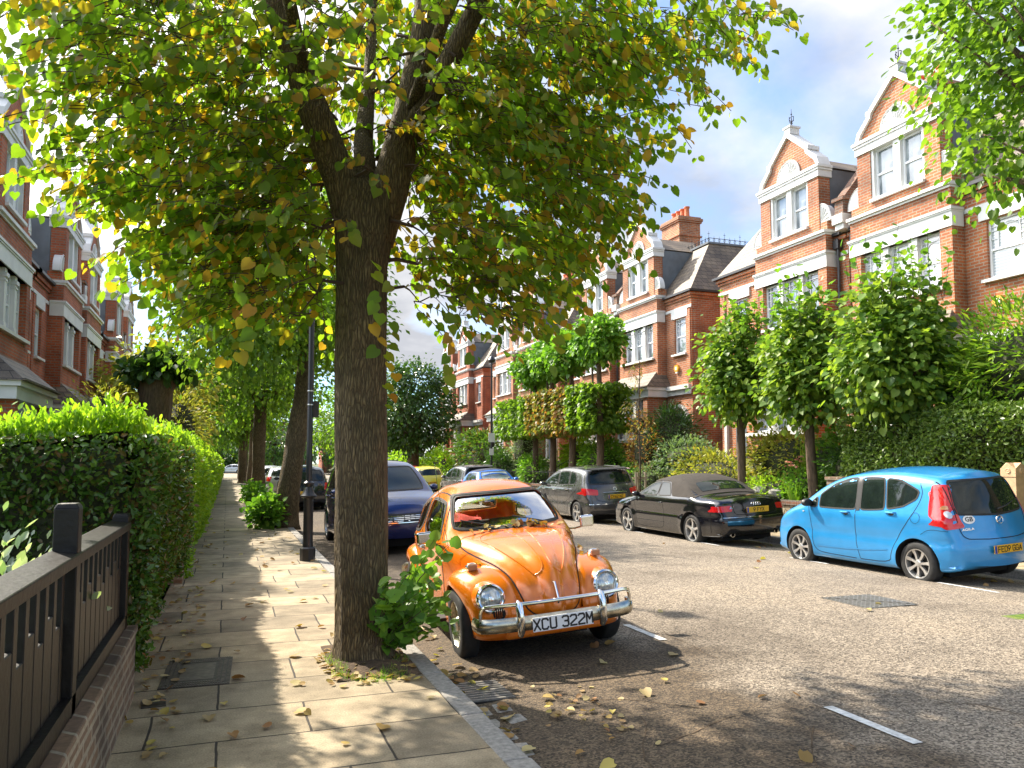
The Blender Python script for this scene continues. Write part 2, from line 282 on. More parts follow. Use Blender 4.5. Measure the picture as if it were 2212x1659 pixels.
# foliage
M['lime'] = leafmat('lime_leaf', [(0.05, 0.10, 0.012), (0.08, 0.145, 0.018), (0.12, 0.19, 0.02), (0.09, 0.15, 0.02), (0.18, 0.22, 0.025), (0.06, 0.12, 0.02), (0.30, 0.21, 0.03), (0.22, 0.12, 0.03)], 0.6, tmul=(2.5, 2.7, 0.7))
M['lime_far'] = leafmat('lime_leaf_far', [(0.05, 0.11, 0.015), (0.10, 0.19, 0.02), (0.17, 0.26, 0.03), (0.08, 0.15, 0.02)], 0.5, tmul=(1.8, 1.9, 0.8))
M['fresh'] = leafmat('fresh_leaf', [(0.07, 0.17, 0.02), (0.12, 0.27, 0.03), (0.2, 0.36, 0.04), (0.10, 0.22, 0.03)], 0.4, tmul=(1.5, 1.6, 0.7))
M['bright'] = leafmat('bright_hedge_leaf', [(0.16, 0.32, 0.02), (0.26, 0.44, 0.03), (0.36, 0.52, 0.04)], 0.5, tmul=(1.4, 1.4, 0.7))
M['darkleaf'] = leafmat('dark_leaf', [(0.025, 0.06, 0.012), (0.045, 0.10, 0.02), (0.075, 0.15, 0.03), (0.05, 0.09, 0.02)], 0.25, 0.32)
M['ivyleaf'] = leafmat('privet_leaf', [(0.035, 0.085, 0.014), (0.07, 0.15, 0.02), (0.13, 0.22, 0.035), (0.05, 0.11, 0.018), (0.16, 0.09, 0.03)], 0.3, 0.25)
M['laurel'] = leafmat('laurel_leaf', [(0.07, 0.15, 0.02), (0.16, 0.29, 0.03), (0.34, 0.44, 0.05), (0.11, 0.22, 0.03)], 0.35, 0.25)
M['olive'] = leafmat('grey_green_leaf', [(0.10, 0.16, 0.08), (0.16, 0.23, 0.12), (0.22, 0.3, 0.16)], 0.3)
M['golden'] = leafmat('golden_leaf', [(0.28, 0.32, 0.04), (0.42, 0.42, 0.06), (0.2, 0.26, 0.04), (0.46, 0.36, 0.08)], 0.4, tmul=(1.3, 1.3, 0.7))
M['bronze'] = leafmat('bronze_green_leaf', [(0.10, 0.16, 0.03), (0.2, 0.25, 0.04), (0.3, 0.24, 0.05), (0.32, 0.14, 0.04), (0.12, 0.2, 0.03)], 0.4, tmul=(1.4, 1.4, 0.8))
M['russet'] = leafmat('russet_leaf', [(0.36, 0.12, 0.04), (0.42, 0.2, 0.05), (0.28, 0.26, 0.05)], 0.4)
M['varieg'] = leafmat('variegated_leaf', [(0.16, 0.26, 0.1), (0.45, 0.52, 0.36), (0.6, 0.64, 0.5), (0.12, 0.22, 0.07)], 0.3)
M['grassm'] = leafmat('grass_blade', [(0.10, 0.24, 0.02), (0.2, 0.36, 0.03), (0.28, 0.36, 0.05)], 0.4)
M['pink'] = leafmat('pink_petal', [(0.6, 0.22, 0.2), (0.7, 0.32, 0.28), (0.5, 0.16, 0.14)], 0.3)
M['lilac'] = leafmat('lilac_petal', [(0.5, 0.34, 0.55), (0.62, 0.45, 0.62), (0.6, 0.35, 0.5)], 0.3)
M['deadleaf'] = leafmat('dead_leaf', [(0.42, 0.3, 0.09), (0.3, 0.14, 0.05), (0.5, 0.42, 0.2), (0.24, 0.1, 0.04), (0.55, 0.45, 0.12)], 0.2, 0.6)

# ---------------------------------------------------------------- object helpers
def tag(o, label=None, cat=None, group=None, kind=None):
    if label: o['label'] = label
    if cat: o['category'] = cat
    if group: o['group'] = group
    if kind: o['kind'] = kind
    return o
def thing(name, label, cat, loc=(0, 0, 0), rz=0.0, group=None):
    o = D.objects.new(name, None); SC.collection.objects.link(o); o.empty_display_size = 0.1
    o.location = loc; o.rotation_euler = (0, 0, rz); return tag(o, label, cat, group)
def link(name, me, parent=None):
    o = D.objects.new(name, me); SC.collection.objects.link(o)
    if parent is not None: o.parent = parent
    return o
def copy_tree(o, parent=None):
    c = o.copy(); SC.collection.objects.link(c); c.parent = parent
    if parent is not None: c.matrix_parent_inverse = o.matrix_parent_inverse
    for ch in list(o.children): copy_tree(ch, c)
    return c
class MB:
    """collects shapes; build() links them as ONE mesh object"""
    def __init__(s, xf=None): s.v = []; s.f = []; s.m = []; s.sm = []; s.xf = xf
    def add(s, vs, fs, mi=0, smooth=False):
        b = len(s.v); s.v += [tuple(v) for v in vs]; s.f += [tuple(i + b for i in f) for f in fs]
        s.m += [mi] * len(fs); s.sm += [smooth] * len(fs); return s
    def box(s, a, b, mi=0):
        x0, x1 = sorted((a[0], b[0])); y0, y1 = sorted((a[1], b[1])); z0, z1 = sorted((a[2], b[2]))
        return s.add([(x0, y0, z0), (x1, y0, z0), (x1, y1, z0), (x0, y1, z0), (x0, y0, z1), (x1, y0, z1), (x1, y1, z1), (x0, y1, z1)],
                     [(0, 3, 2, 1), (4, 5, 6, 7), (0, 1, 5, 4), (1, 2, 6, 5), (2, 3, 7, 6), (3, 0, 4, 7)], mi)
    def prism(s, poly, axis, c0, c1, mi=0):
        """poly 2D in the two axes other than axis, extruded c0..c1 along axis"""
        n = len(poly)
        def P(p, c): return (c, p[0], p[1]) if axis == 'x' else ((p[0], c, p[1]) if axis == 'y' else (p[0], p[1], c))
        vs = [P(p, c0) for p in poly] + [P(p, c1) for p in poly]
        fs = [tuple(range(n))[::-1], tuple(range(n, 2 * n))] + [(i, (i + 1) % n, n + (i + 1) % n, n + i) for i in range(n)]
        return s.add(vs, fs, mi)
    def tube(s, pts, rad, n=8, mi=0, smooth=True, caps=True, flat=None):
        pts = [Vector(p) for p in pts]; rads = rad if hasattr(rad, '__len__') else [rad] * len(pts)
        vs = []; up = None
        for i, p in enumerate(pts):
            t = (pts[min(i + 1, len(pts) - 1)] - pts[max(i - 1, 0)]).normalized()
            if up is None:
                a = Vector((0, 0, 1)) if abs(t.z) < 0.9 else Vector((1, 0, 0)); up = t.cross(a).normalized()
            u = (up - t * up.dot(t)); u = u.normalized() if u.length > 1e-6 else t.orthogonal().normalized(); up = u; w = t.cross(u)
            for k in range(n):
                an = 2 * PI * k / n; cu, cw = cos(an), sin(an)
                if flat: cu *= flat[0]; cw *= flat[1]
                vs.append(p + (u * cu + w * cw) * rads[i])
        fs = [(i * n + k, i * n + (k + 1) % n, (i + 1) * n + (k + 1) % n, (i + 1) * n + k) for i in range(len(pts) - 1) for k in range(n)]
        if caps: fs += [tuple(range(n))[::-1], tuple(range((len(pts) - 1) * n, len(pts) * n))]
        return s.add(vs, fs, mi, smooth)
    def lathe(s, prof, org, axis=(0, 0, 1), n=20, mi=0, smooth=True, caps=True):
        """prof [(r,h)] revolved round axis at org"""
        ax = Vector(axis).normalized(); u = ax.orthogonal().normalized(); w = ax.cross(u); o = Vector(org)
        vs = [o + ax * h + (u * cos(2 * PI * k / n) + w * sin(2 * PI * k / n)) * r for r, h in prof for k in range(n)]
        m = len(prof)
        fs = [(i * n + k, i * n + (k + 1) % n, (i + 1) * n + (k + 1) % n, (i + 1) * n + k) for i in range(m - 1) for k in range(n)]
        if caps: fs += [tuple(range(n))[::-1], tuple(range((m - 1) * n, m * n))]
        return s.add(vs, fs, mi, smooth)
    def mesh(s, name, mats, sharp=35):
        me = D.meshes.new(name)
        v = s.v; f = s.f
        if s.xf:
            v = [s.xf(p) for p in v]
            if s.xf.flip: f = [q[::-1] for q in f]
        me.from_pydata(v, [], f)
        for m in (mats if isinstance(mats, (list, tuple)) else [mats]): me.materials.append(m)
        me.polygons.foreach_set('material_index', s.m)
        if any(s.sm):
            me.polygons.foreach_set('use_smooth', s.sm); me.set_sharp_from_angle(angle=R(sharp))
        me.update(); return me
    def build(s, name, mats, parent=None, sharp=35): return link(name, s.mesh(name, mats, sharp), parent)
class Flip:
    def __init__(s, sx, sy): s.sx = sx; s.sy = sy; s.flip = sx * sy < 0
    def __call__(s, p): return (p[0] * s.sx, p[1] * s.sy, p[2])
def bevel(o, w=0.01, seg=2):
    m = o.modifiers.new('bevel', 'BEVEL'); m.width = w; m.segments = seg; m.limit_method = 'ANGLE'; m.angle_limit = R(40); return o
def text_mesh(s, size, bold=0.0, sx=1.0):
    c = D.curves.new('t', 'FONT'); c.body = s; c.size = size; c.align_x = 'CENTER'; c.align_y = 'CENTER'; c.offset = bold; c.extrude = 0.0015
    c.resolution_u = 3
    o = D.objects.new('t', c); SC.collection.objects.link(o); dg = bpy.context.evaluated_depsgraph_get()
    me = D.meshes.new_from_object(o.evaluated_get(dg)); D.objects.remove(o); D.curves.remove(c)
    vs = [(v.co.x * sx, v.co.y, v.co.z) for v in me.vertices]; fs = [tuple(p.vertices) for p in me.polygons]; D.meshes.remove(me)
    return vs, fs
def add_text(mb, s, size, org, right, up, mi=0, bold=0.0, sx=1.0, off=0.002):
    vs, fs = text_mesh(s, size, bold, sx); r = Vector(right).normalized(); u = Vector(up).normalized(); n = r.cross(u); o = Vector(org)
    mb.add([o + r * v[0] + u * v[1] + n * (v[2] + off) for v in vs], fs, mi)

# ---------------------------------------------------------------- ground, road, pavements
XK, XR = 1.6, 11.1                                    # kerb lines
def road_z(x): return 0.02 - 0.0067 * (x - 6.35) ** 2
def grid_sheet(name, mat, x0, x1, y0, y1, nx, ny, zf, kind='structure'):
    xs = np.linspace(x0, x1, nx + 1); ys = np.linspace(y0, y1, ny + 1)
    vs = [(float(x), float(y), float(zf(x, y))) for y in ys for x in xs]
    fs = [(j * (nx + 1) + i, j * (nx + 1) + i + 1, (j + 1) * (nx + 1) + i + 1, (j + 1) * (nx + 1) + i) for j in range(ny) for i in range(nx)]
    mb = MB(); mb.add(vs, fs, 0, True); o = mb.build(name, mat); tag(o, kind=kind); return o
MB().add([(-700, -300, -0.4), (700, -300, -0.4), (700, 1400, -0.4), (-700, 1400, -0.4)], [(0, 1, 2, 3)]).build('ground', M['garden'])['kind'] = 'structure'
grid_sheet('road', M['asphalt'], XK - 0.1, XR + 0.1, -8, 125, 24, 20, lambda x, y: road_z(x) - 0.0)
mb = MB(); mb.box((-0.66, -8, -0.3), (XK - 0.165, 125, 0)); o = mb.build('pavement', M['flags']); o['kind'] = 'structure'
mb = MB(); mb.box((XR + 0.165, -8, -0.3), (12.62, 125, 0)); o = mb.build('pavement', M['flags']); o['kind'] = 'structure'
mb = MB()
for x0, sgn in ((XK - 0.16, 1), (XR + 0.005, -1)):
    y = -6.0
    while y < 120:
        ln = random.uniform(0.8, 1.15); j = random.uniform(-0.008, 0.008); h = random.uniform(-0.006, 0.006) + 0.006
        mb.box((x0 + j, y, -0.3), (x0 + 0.155 + j, y + ln - 0.014, h)); y += ln
kerb = mb.build('kerb', M['granite']); kerb['kind'] = 'structure'; bevel(kerb, 0.012)
def bank(x, y):
    t = min(1, max(0, (x - 12.75) / 2.2)); return 0.55 + 1.15 * (t * t * (3 - 2 * t)) + 0.08 * sin(x * 3 + y * 1.7) + 0.05 * sin(y * 4.1)
grid_sheet('garden_ground', M['garden'], 12.78, 40, 2, 110, 50, 120, bank)
grid_sheet('garden_ground', M['garden'], -30, -0.72, -6, 110, 20, 60, lambda x, y: 0.12)
# far cross street closing the view
mb = MB(); mb.box((-40, 125.2, -0.36), (60, 134, -0.12)); o = mb.build('road', M['asphalt']); o['kind'] = 'structure'
# road markings
mb = MB()
def dash(xa, y0, y1, w=0.075):
    z = road_z(xa) + 0.006
    mb.add([(xa - w / 2, y0, z), (xa + w / 2, y0, z), (xa + w / 2, y1, z), (xa - w / 2, y1, z)], [(0, 1, 2, 3)])
for k in range(-1, 30):
    dash(3.80, 3.6 + 2.83 * k, 4.33 + 2.83 * k); dash(9.16, 7.35 + 3.0 * k, 8.25 + 3.0 * k, 0.06)
o = mb.build('road_markings', M['paintwhite']); o['kind'] = 'structure'
# tree pit
o = grid_sheet('tree_pit_soil', M['soil'], 0.80, 1.43, 5.95, 7.1, 18, 30, lambda x, y: 0.006 + 0.05 * max(0, 1 - math.hypot((x - 1.1) / 0.42, (y - 6.65) / 0.8)) + 0.008 * sin(x * 40) * sin(y * 31))

# ---------------------------------------------------------------- houses
def win_mesh(xf, w, h, blind=False, arched=True):
    """one sash window, local origin at its sill centre, glass facing +d"""
    fr = MB(xf); fw = 0.05
    fr.box((0, -w / 2, 0), (0.07, -w / 2 + fw, h)); fr.box((0, w / 2 - fw, 0), (0.07, w / 2, h))
    fr.box((0, -w / 2 + fw, 0), (0.07, w / 2 - fw, 0.075)); fr.box((0, -w / 2 + fw, h - 0.06), (0.07, w / 2 - fw, h))
    fr.box((0.012, -w / 2 + fw, h * 0.47), (0.062, w / 2 - fw, h * 0.47 + 0.05))
    if arched:
        zt = h - 0.06; zb = h * 0.52 + 0.02; r = (w - 2 * fw) / 2 * 0.62
        for a in (-r, r): fr.box((0.014, a - 0.011, zb), (0.05, a + 0.011, zt))
        fr.box((0.015, -w / 2 + fw, zt - (zt - zb) * 0.22), (0.049, w / 2 - fw, zt - (zt - zb) * 0.22 + 0.02))
        for s in (-1, 1):
            for zz in (0.30, 0.62): fr.box((0.016, s * r, zb + (zt - zb) * zz), (0.048, s * (w / 2 - fw), zb + (zt - zb) * zz + 0.018))
        pts = [(0.03, -r * cos(t), zb + (zt - zb) * 0.42 + r * sin(t)) for t in np.linspace(0, PI, 9)]
        fr.tube(pts, 0.014, 4, smooth=False)
    pn = MB(xf); pn.box((-0.02, -w / 2 + 0.01, 0.01), (0.02, w / 2 - 0.01, h - 0.01))
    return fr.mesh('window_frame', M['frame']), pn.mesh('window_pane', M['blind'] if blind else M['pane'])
def fan_poly(mb, cx, cz, r, d0, d1, full=True):
    a0, a1 = (0, PI) if full else (0, PI / 2)
    n = 14 if full else 8
    pts = [(cx, cz)] + [(cx + r * cos(t), cz + r * sin(t)) for t in np.linspace(a0, a1, n)]
    mb.prism(pts, 'x', d0, d1)
def house(name, label, side, X, y0, sy, zoff, ws, group, det=True, blinds=(), brick='brick', alarm=False, chimney=False, aw=0.8, base=-0.5, wco=0.12):
    """local: d out to the street, a along it from the party line, z up. side: world x sign of +d"""
    root = thing(name, label, 'house', (X, y0, zoff), 0, group)
    xf = Flip(side, sy); BR = M[brick]; L = 3.65 + ws; B0, B1 = 0.45, 3.65
    cache = {}
    def P(nm, fn, mats):
        mb = MB(xf); fn(mb); return mb.build(nm, mats, root)
    def window(d, a, z, w, h, blind=False, arched=True):
        key = (w, h, blind, arched)
        if key not in cache: cache[key] = win_mesh(xf, w, h, blind, arched)
        o = link('window', cache[key][0], root); o.location = (d * side, a * sy, z)
        p = link('window_pane', cache[key][1], o)
    # main wall
    def wall(mb):
        a0, a1 = B1, L; wc = (a0 + a1) / 2 + wco
        mb.box((-8, 0, base - zoff), (-0.16, L, 8.1))
        hol = [(wc - aw / 2, wc + aw / 2, 5.8, 7.2)]
        h = hol[0]
        mb.box((-0.16, B1 - 0.1, 4.6), (0, L, 5.8)); mb.box((-0.16, B1 - 0.1, 5.8), (0, h[0], 7.2)); mb.box((-0.16, h[1], 5.8), (0, L, 7.2)); mb.box((-0.16, B1 - 0.1, 7.2), (0, L, 8.1))
        mb.box((-0.16, B1 - 0.1, base - zoff), (0, L, 4.6)); mb.box((-0.16, 0, base - zoff), (0, B0 + 0.1, 8.1))
        mb.box((0, B1, 7.86), (0.05, L + 0.05, 7.93)); mb.box((0, B1, 7.95), (0.1, L + 0.1, 8.07)); mb.box((0, 0, 7.95), (0.1, B0, 8.07))
        mb.box((-8, L, 7.86), (0, L + 0.05, 7.93)); mb.box((-8, L, 7.95), (0, L + 0.1, 8.07))
        mb.box((0, L - 0.32, 4.7), (0.045, L - 0.06, 7.45)); mb.box((-1.0, L, 4.7), (-0.1, L + 0.045, 7.45))
    P('wall', wall, BR)
    wc = (B1 + L) / 2 + wco
    # upper bay
    def bay(mb):
        mb.box((-0.1, B0 + 0.1, 4.5), (0.16, B1 - 0.1, 8.2))
        mb.box((0.16, B0, 4.5), (0.4, B0 + 0.34, 8.2)); mb.box((0.16, B1 - 0.34, 4.5), (0.4, B1, 8.2))
        mb.box((-0.12, B0, 4.5), (0.16, B0 + 0.1, 8.2)); mb.box((-0.12, B1 - 0.1, 4.5), (0.16, B1, 8.2))
        mb.box((0.16, B0 + 0.34, 4.5), (0.398, B1 - 0.34, 5.72)); mb.box((0.16, B0 + 0.34, 7.2), (0.398, B1 - 0.34, 8.2))
        # gable storey
        g0, g1 = B0 + 0.28, B1 - 0.28; c = (B0 + B1) / 2
        mb.box((-0.05, g0, 8.28), (0.16, g1, 10.1)); mb.box((0.16, g0, 8.28), (0.36, c - 0.86, 9.95)); mb.box((0.16, c + 0.86, 8.28), (0.36, g1, 9.95))
        mb.box((0.16, c - 0.86, 8.28), (0.358, c + 0.86, 8.52))
        mb.box((-0.05, B0, 8.28), (0.34, g0, 8.55)); mb.box((-0.05, g1, 8.28), (0.34, B1, 8.55))
        mb.prism([(g0 + 0.04, 10.3), (g1 - 0.04, 10.3), (c + 0.80, 10.93), (c, 11.64), (c - 0.80, 10.93)], 'x', -0.02, 0.3)
    P('bay', bay, BR)
    c = (B0 + B1) / 2; g0, g1 = B0 + 0.28, B1 - 0.28
    ST = M['stone'] if side < 0 or True else M['stone_old']
    def trims(mb):
        # first floor lintel band, sill, mullions
        mb.box((0.05, B0 - 0.03, 7.2), (0.43, B1 + 0.03, 7.6)); mb.box((0.05, B0 - 0.06, 7.6), (0.48, B1 + 0.06, 7.66)); mb.box((0.05, B0 - 0.04, 7.56), (0.455, B1 + 0.04, 7.598))
        mb.box((0.1, B0 + 0.25, 5.72), (0.5, B1 - 0.25, 5.8))
        mb.box((0.0, B1 + 0.03, 7.5), (0.04, L + 0.03, 7.6)); mb.box((0, 0, 7.5), (0.04, B0 - 0.03, 7.6))
        mb.box((0, wc - aw / 2 - 0.16, 7.2), (0.055, wc + aw / 2 + 0.16, 7.498)); mb.box((-0.14, wc - aw / 2 - 0.1, 5.73), (0.12, wc + aw / 2 + 0.1, 5.8))
        ww = (B1 - B0 - 0.68); n = 3; mwid = 0.19; sw = (ww - 2 * mwid) / 3
        for k in (1, 2):
            a = B0 + 0.34 + k * sw + (k - 1) * mwid
            mb.box((0.16, a, 5.8), (0.35, a + mwid, 7.2)); mb.box((0.15, a - 0.025, 7.0), (0.39, a + mwid + 0.025, 7.09)); mb.box((0.15, a - 0.015, 6.9), (0.37, a + mwid + 0.015, 6.94)); mb.box((0.15, a - 0.02, 5.8), (0.37, a + mwid + 0.02, 5.98))
        # cornice under gable storey
        mb.box((-0.1, B0 - 0.05, 8.2), (0.5, B1 + 0.05, 8.28)); mb.box((-0.1, B0 - 0.02, 8.14), (0.44, B1 + 0.02, 8.198))
        # gable windows surround
        mb.box((0.16, c - 0.86, 8.52), (0.44, c + 0.86, 8.6)); mb.box((0.16, c - 0.86, 8.6), (0.33, c - 0.78, 9.95)); mb.box((0.16, c + 0.78, 8.6), (0.33, c + 0.86, 9.95)); mb.box((0.16, c - 0.11, 8.6), (0.34, c + 0.11, 9.95))
        mb.box((-0.1, g0 - 0.04, 9.95), (0.4, g1 + 0.04, 10.22)); mb.box((-0.1, g0 - 0.1, 10.22), (0.46, g1 + 0.1, 10.3)); mb.box((-0.1, g0 - 0.07, 10.15), (0.43, g1 + 0.07, 10.218))
        # coping of the gable, shaped
        for s in (-1, 1):
            q = [(c + s * (c - g0 + 0.06), 10.3), (c + s * (c - g0 - 0.04), 10.58), (c + s * 0.92, 10.90), (c + s * 0.88, 11.04), (c + s * 0.08, 11.74), (c, 11.74), (c, 11.63), (c + s * 0.78, 10.96), (c + s * 0.82, 10.83), (c + s * (c - g0 - 0.15), 10.50), (c + s * (c - g0 - 0.05), 10.3)]
            mb.prism(q if s > 0 else q[::-1], 'x', -0.06, 0.38)
            mb.box((-0.05, c + s * 0.84, 10.92), (0.39, c + s * 0.95, 11.04))
        mb.box((-0.02, c - 0.13, 11.72), (0.34, c + 0.13, 11.95)); mb.box((-0.05, c - 0.17, 11.92), (0.37, c + 0.17, 11.97))
        # ground floor
        mb.box((0.05, B0 - 0.2, 4.18), (0.95, B1 + 0.2, 4.45)); mb.box((0.05, B0 - 0.28, 4.45), (1.04, B1 + 0.28, 4.56)); mb.box((0.05, B1 + 0.28, 4.4), (0.2, L + 0.02, 4.56)); mb.box((0.05, B1 + 0.2, 4.2), (0.1, L, 4.398))
        mb.box((0.4, B0 + 0.1, 2.42), (1.0, B1 - 0.1, 2.52))
        for k in (1, 2):
            a = B0 + 0.34 + k * sw + (k - 1) * mwid
            mb.box((0.62, a, 2.52), (0.82, a + mwid, 4.18)); mb.box((0.6, a - 0.025, 3.98), (0.86, a + mwid + 0.025, 4.07)); mb.box((0.6, a - 0.02, 2.52), (0.85, a + mwid + 0.02, 2.72))
        # arched porch surround
        pa0, pa1 = B1 + 0.25, L - 0.25; pc = (pa0 + pa1) / 2; pr = (pa1 - pa0) / 2 - 0.12
        mb.box((0, pa0, 1.2), (0.1, pa0 + 0.14, 3.3)); mb.box((0, pa1 - 0.14, 1.2), (0.1, pa1, 3.3))
        arc = [(pc + (pr + 0.12) * cos(t), 3.3 + (pr + 0.12) * 0.8 * sin(t)) for t in np.linspace(0, PI, 14)] + [(pc + pr * cos(t), 3.3 + pr * 0.8 * sin(t)) for t in np.linspace(PI, 0, 14)]
        mb.prism(arc, 'x', 0.0, 0.1)
    P('stone_trim', trims, ST)
    def fans(mb):
        fan_poly(mb, c, 10.36, 0.5, 0.28, 0.33)
        for i in range(9):
            t = PI * (i + 0.5) / 9; r0, r1 = 0.12, 0.43
            mb.tube([(0.335, c + r0 * cos(t), 10.38 + r0 * sin(t)), (0.335, c + r1 * cos(t), 10.38 + r1 * sin(t))], [0.012, 0.035], 4, smooth=False)
        mb.tube([(0.33, c + 0.5 * cos(t), 10.37 + 0.5 * sin(t)) for t in np.linspace(0, PI, 14)], 0.03, 5)
    P('shell_ornament', fans, ST)
    for s, a in ((-1, g0), (1, g1)):
        def quarter(mb):
            pts = [(a, 8.55)] + [(a + s * 0.42 * cos(t), 8.55 + 0.55 * sin(t)) for t in np.linspace(0, PI / 2, 8)]
            mb.prism(pts, 'x', 0.1, 0.32)
            for t in np.linspace(0.15, 1.4, 5):
                mb.tube([(0.325, a + s * 0.08 * cos(t), 8.58 + 0.1 * sin(t)), (0.325, a + s * 0.34 * cos(t), 8.58 + 0.46 * sin(t))], [0.01, 0.025], 4, smooth=False)
            mb.tube([(0.315, a + s * 0.42 * cos(t), 8.55 + 0.55 * sin(t)) for t in np.linspace(0, PI / 2, 8)], 0.025, 4)
        P('shell_ornament', quarter, ST)
    ww = (B1 - B0 - 0.68); mwid = 0.19; sw = (ww - 2 * mwid) / 3
    for k in range(3):
        a = B0 + 0.34 + k * (sw + mwid) + sw / 2
        window(0.18, a, 5.8, sw, 1.4, blind=('up' in blinds)); window(0.64, a, 2.52, sw, 1.66, blind=('low' in blinds))
    for s in (-1, 1): window(0.17, c + s * 0.445, 8.6, 0.67, 1.35, blind=False, arched=False)
    window(-0.14, wc, 5.8, aw, 1.4, blind=('side' in blinds))
    # ground floor bay body
    def gbay(mb):
        mb.box((-0.05, B0 + 0.02, base - zoff), (0.62, B1 - 0.02, 4.18)); mb.box((0.62, B0 + 0.02, base - zoff), (0.88, B0 + 0.34, 4.18)); mb.box((0.62, B1 - 0.34, base - zoff), (0.88, B1 - 0.02, 4.18))
        mb.box((0.62, B0 + 0.34, base - zoff), (0.878, B1 - 0.34, 2.42))
    P('ground_floor_bay', gbay, BR)
    def canopy(mb):
        e0, e1 = B0 - 0.34, B1 + 0.34; t0, t1 = B0 + 0.1, B1 - 0.1
        mb.add([(1.12, e0, 4.56), (1.12, e1, 4.56), (0.39, t1, 5.22), (0.39, t0, 5.22), (0.0, e0, 4.56), (0.0, e1, 4.56), (0, t0, 5.22), (0, t1, 5.22)], [(0, 1, 2, 3), (4, 0, 3, 6), (1, 5, 7, 2), (4, 5, 1, 0)])
        mb.box((1.08, e0 - 0.02, 4.562), (1.14, e1 + 0.02, 4.60))
    P('canopy', canopy, M['slate'])
    def door(mb):
        pc = (B1 + L) / 2; mb.box((-0.12, pc - 0.45, 1.3), (0.03, pc + 0.45, 3.5))
        for z in (1.5, 2.5): mb.box((0.03, pc - 0.33, z), (0.05, pc + 0.33, z + 0.8))
    P('door', door, M['lead'])
    # mansard roof
    def roof(mb):
        zt = 10.35; dt = -1.55; ah = L - 1.05
        mb.add([(0.14, 0.12, 8.1), (0.14, L + 0.14, 8.1), (dt, ah, zt), (dt, 0.12, zt), (-8, L + 0.14, 8.1), (-7, ah, zt), (-7, 0.12, zt), (-8, 0.12, 8.1)],
               [(0, 1, 2, 3), (1, 4, 5, 2), (3, 2, 5, 6), (4, 7, 6, 5), (7, 0, 3, 6), (0, 7, 4, 1)])
        # dormer saddle roof
        zr = 11.1; e = 10.25
        mb.add([(-0.04, g0 - 0.05, e), (-0.04, g1 + 0.05, e), (-0.04, c, zr), (-1.9, g0 - 0.05, e), (-1.9, g1 + 0.05, e), (-2.4, c, zr)], [(0, 2, 5, 3), (2, 1, 4, 5), (0, 1, 2), (0, 3, 4, 1)])
    rf = P('roof', roof, M['slate'])
    def cheeks(mb):
        for a in (g0, g1 - 0.06): mb.box((-1.75, a, 8.2), (-0.06, a + 0.06, 10.22))
        mb.box((-1.6, 0.12, 10.352), (-1.48, L - 1.0, 10.43)); mb.box((-7, L - 1.1, 10.352), (-1.6, L - 1.0, 10.43))
    mb = MB(xf); cheeks(mb); mb.build('lead_flashing', M['lead'], rf)
    mb = MB(xf); mb.box((0.1, 0.15, 8.08), (0.2, B0 - 0.02, 8.16)); mb.build('gutter', M['gutter'], rf)
    mb = MB(xf); mb.box((0.1, B1 + 0.06, 8.08), (0.2, L + 0.2, 8.16)); mb.box((-8, L + 0.1, 8.08), (0.1, L + 0.2, 8.16)); mb.build('gutter', M['gutter'], rf)
    if det:
        def crest(mb):
            def run(p, q):
                n = max(2, int((Vector(q) - Vector(p)).length / 0.24)); P0, Q0 = Vector(p), Vector(q)
                mb.tube([P0, Q0], 0.014, 4, smooth=False); mb.tube([P0 + Vector((0, 0, 0.16)), Q0 + Vector((0, 0, 0.16))], 0.012, 4, smooth=False)
                t = (Q0 - P0).normalized()
                for i in range(n + 1):
                    b = P0.lerp(Q0, i / n); hh = 0.42 if i % 3 == 0 else 0.26
                    mb.tube([b, b + Vector((0, 0, hh))], [0.014, 0.005], 4, smooth=False)
                    for s in (-1, 1):
                        mb.tube([b + Vector((0, 0, 0.02)), b + t * s * 0.06 + Vector((0, 0, 0.08)), b + t * s * 0.02 + Vector((0, 0, 0.15))], 0.009, 3, smooth=False)
                    if i % 3 == 0: mb.tube([b + t * -0.05 + Vector((0, 0, 0.33)), b + t * 0.05 + Vector((0, 0, 0.33))], 0.011, 3, smooth=False)
            run((-1.54, 0.3, 10.43), (-1.54, L - 1.05, 10.43)); run((-1.54, L - 1.05, 10.43), (-5, L - 1.05, 10.43))
        P('roof_cresting', crest, M['iron'])
    def finial(mb):
        d, z = 0.16, 11.95
        mb.tube([(d, c, z), (d, c, z + 0.62)], [0.022, 0.006], 5)
        mb.lathe([(0.0, 0), (0.045, 0.04), (0.0, 0.09)], (d, c, z + 0.12), n=8); mb.lathe([(0.0, 0), (0.03, 0.03), (0.0, 0.07)], (d, c, z + 0.42), n=8)
        for s in (-1, 1):
            mb.tube([(d, c, z + 0.18), (d, c + s * 0.09, z + 0.24), (d, c + s * 0.1, z + 0.34), (d, c + s * 0.04, z + 0.37)], 0.013, 4)
            mb.tube([(d, c, z + 0.2), (d + s * 0.08, c, z + 0.26), (d + s * 0.08, c, z + 0.35)], 0.012, 4)
    P('finial', finial, M['iron'])
    def pipe(mb):
        mb.tube([(0.1, 0.34, 8.0), (0.1, 0.3, 7.7), (0.1, 0.3, 1.0)], 0.045, 8); mb.box((0.02, 0.2, 7.7), (0.2, 0.4, 7.95))
        for z in (6.6, 5.2, 3.9): mb.tube([(0.1, 0.3, z), (0.1, 0.3, z + 0.07)], 0.06, 8)
    P('downpipe', pipe, M['gutter'])
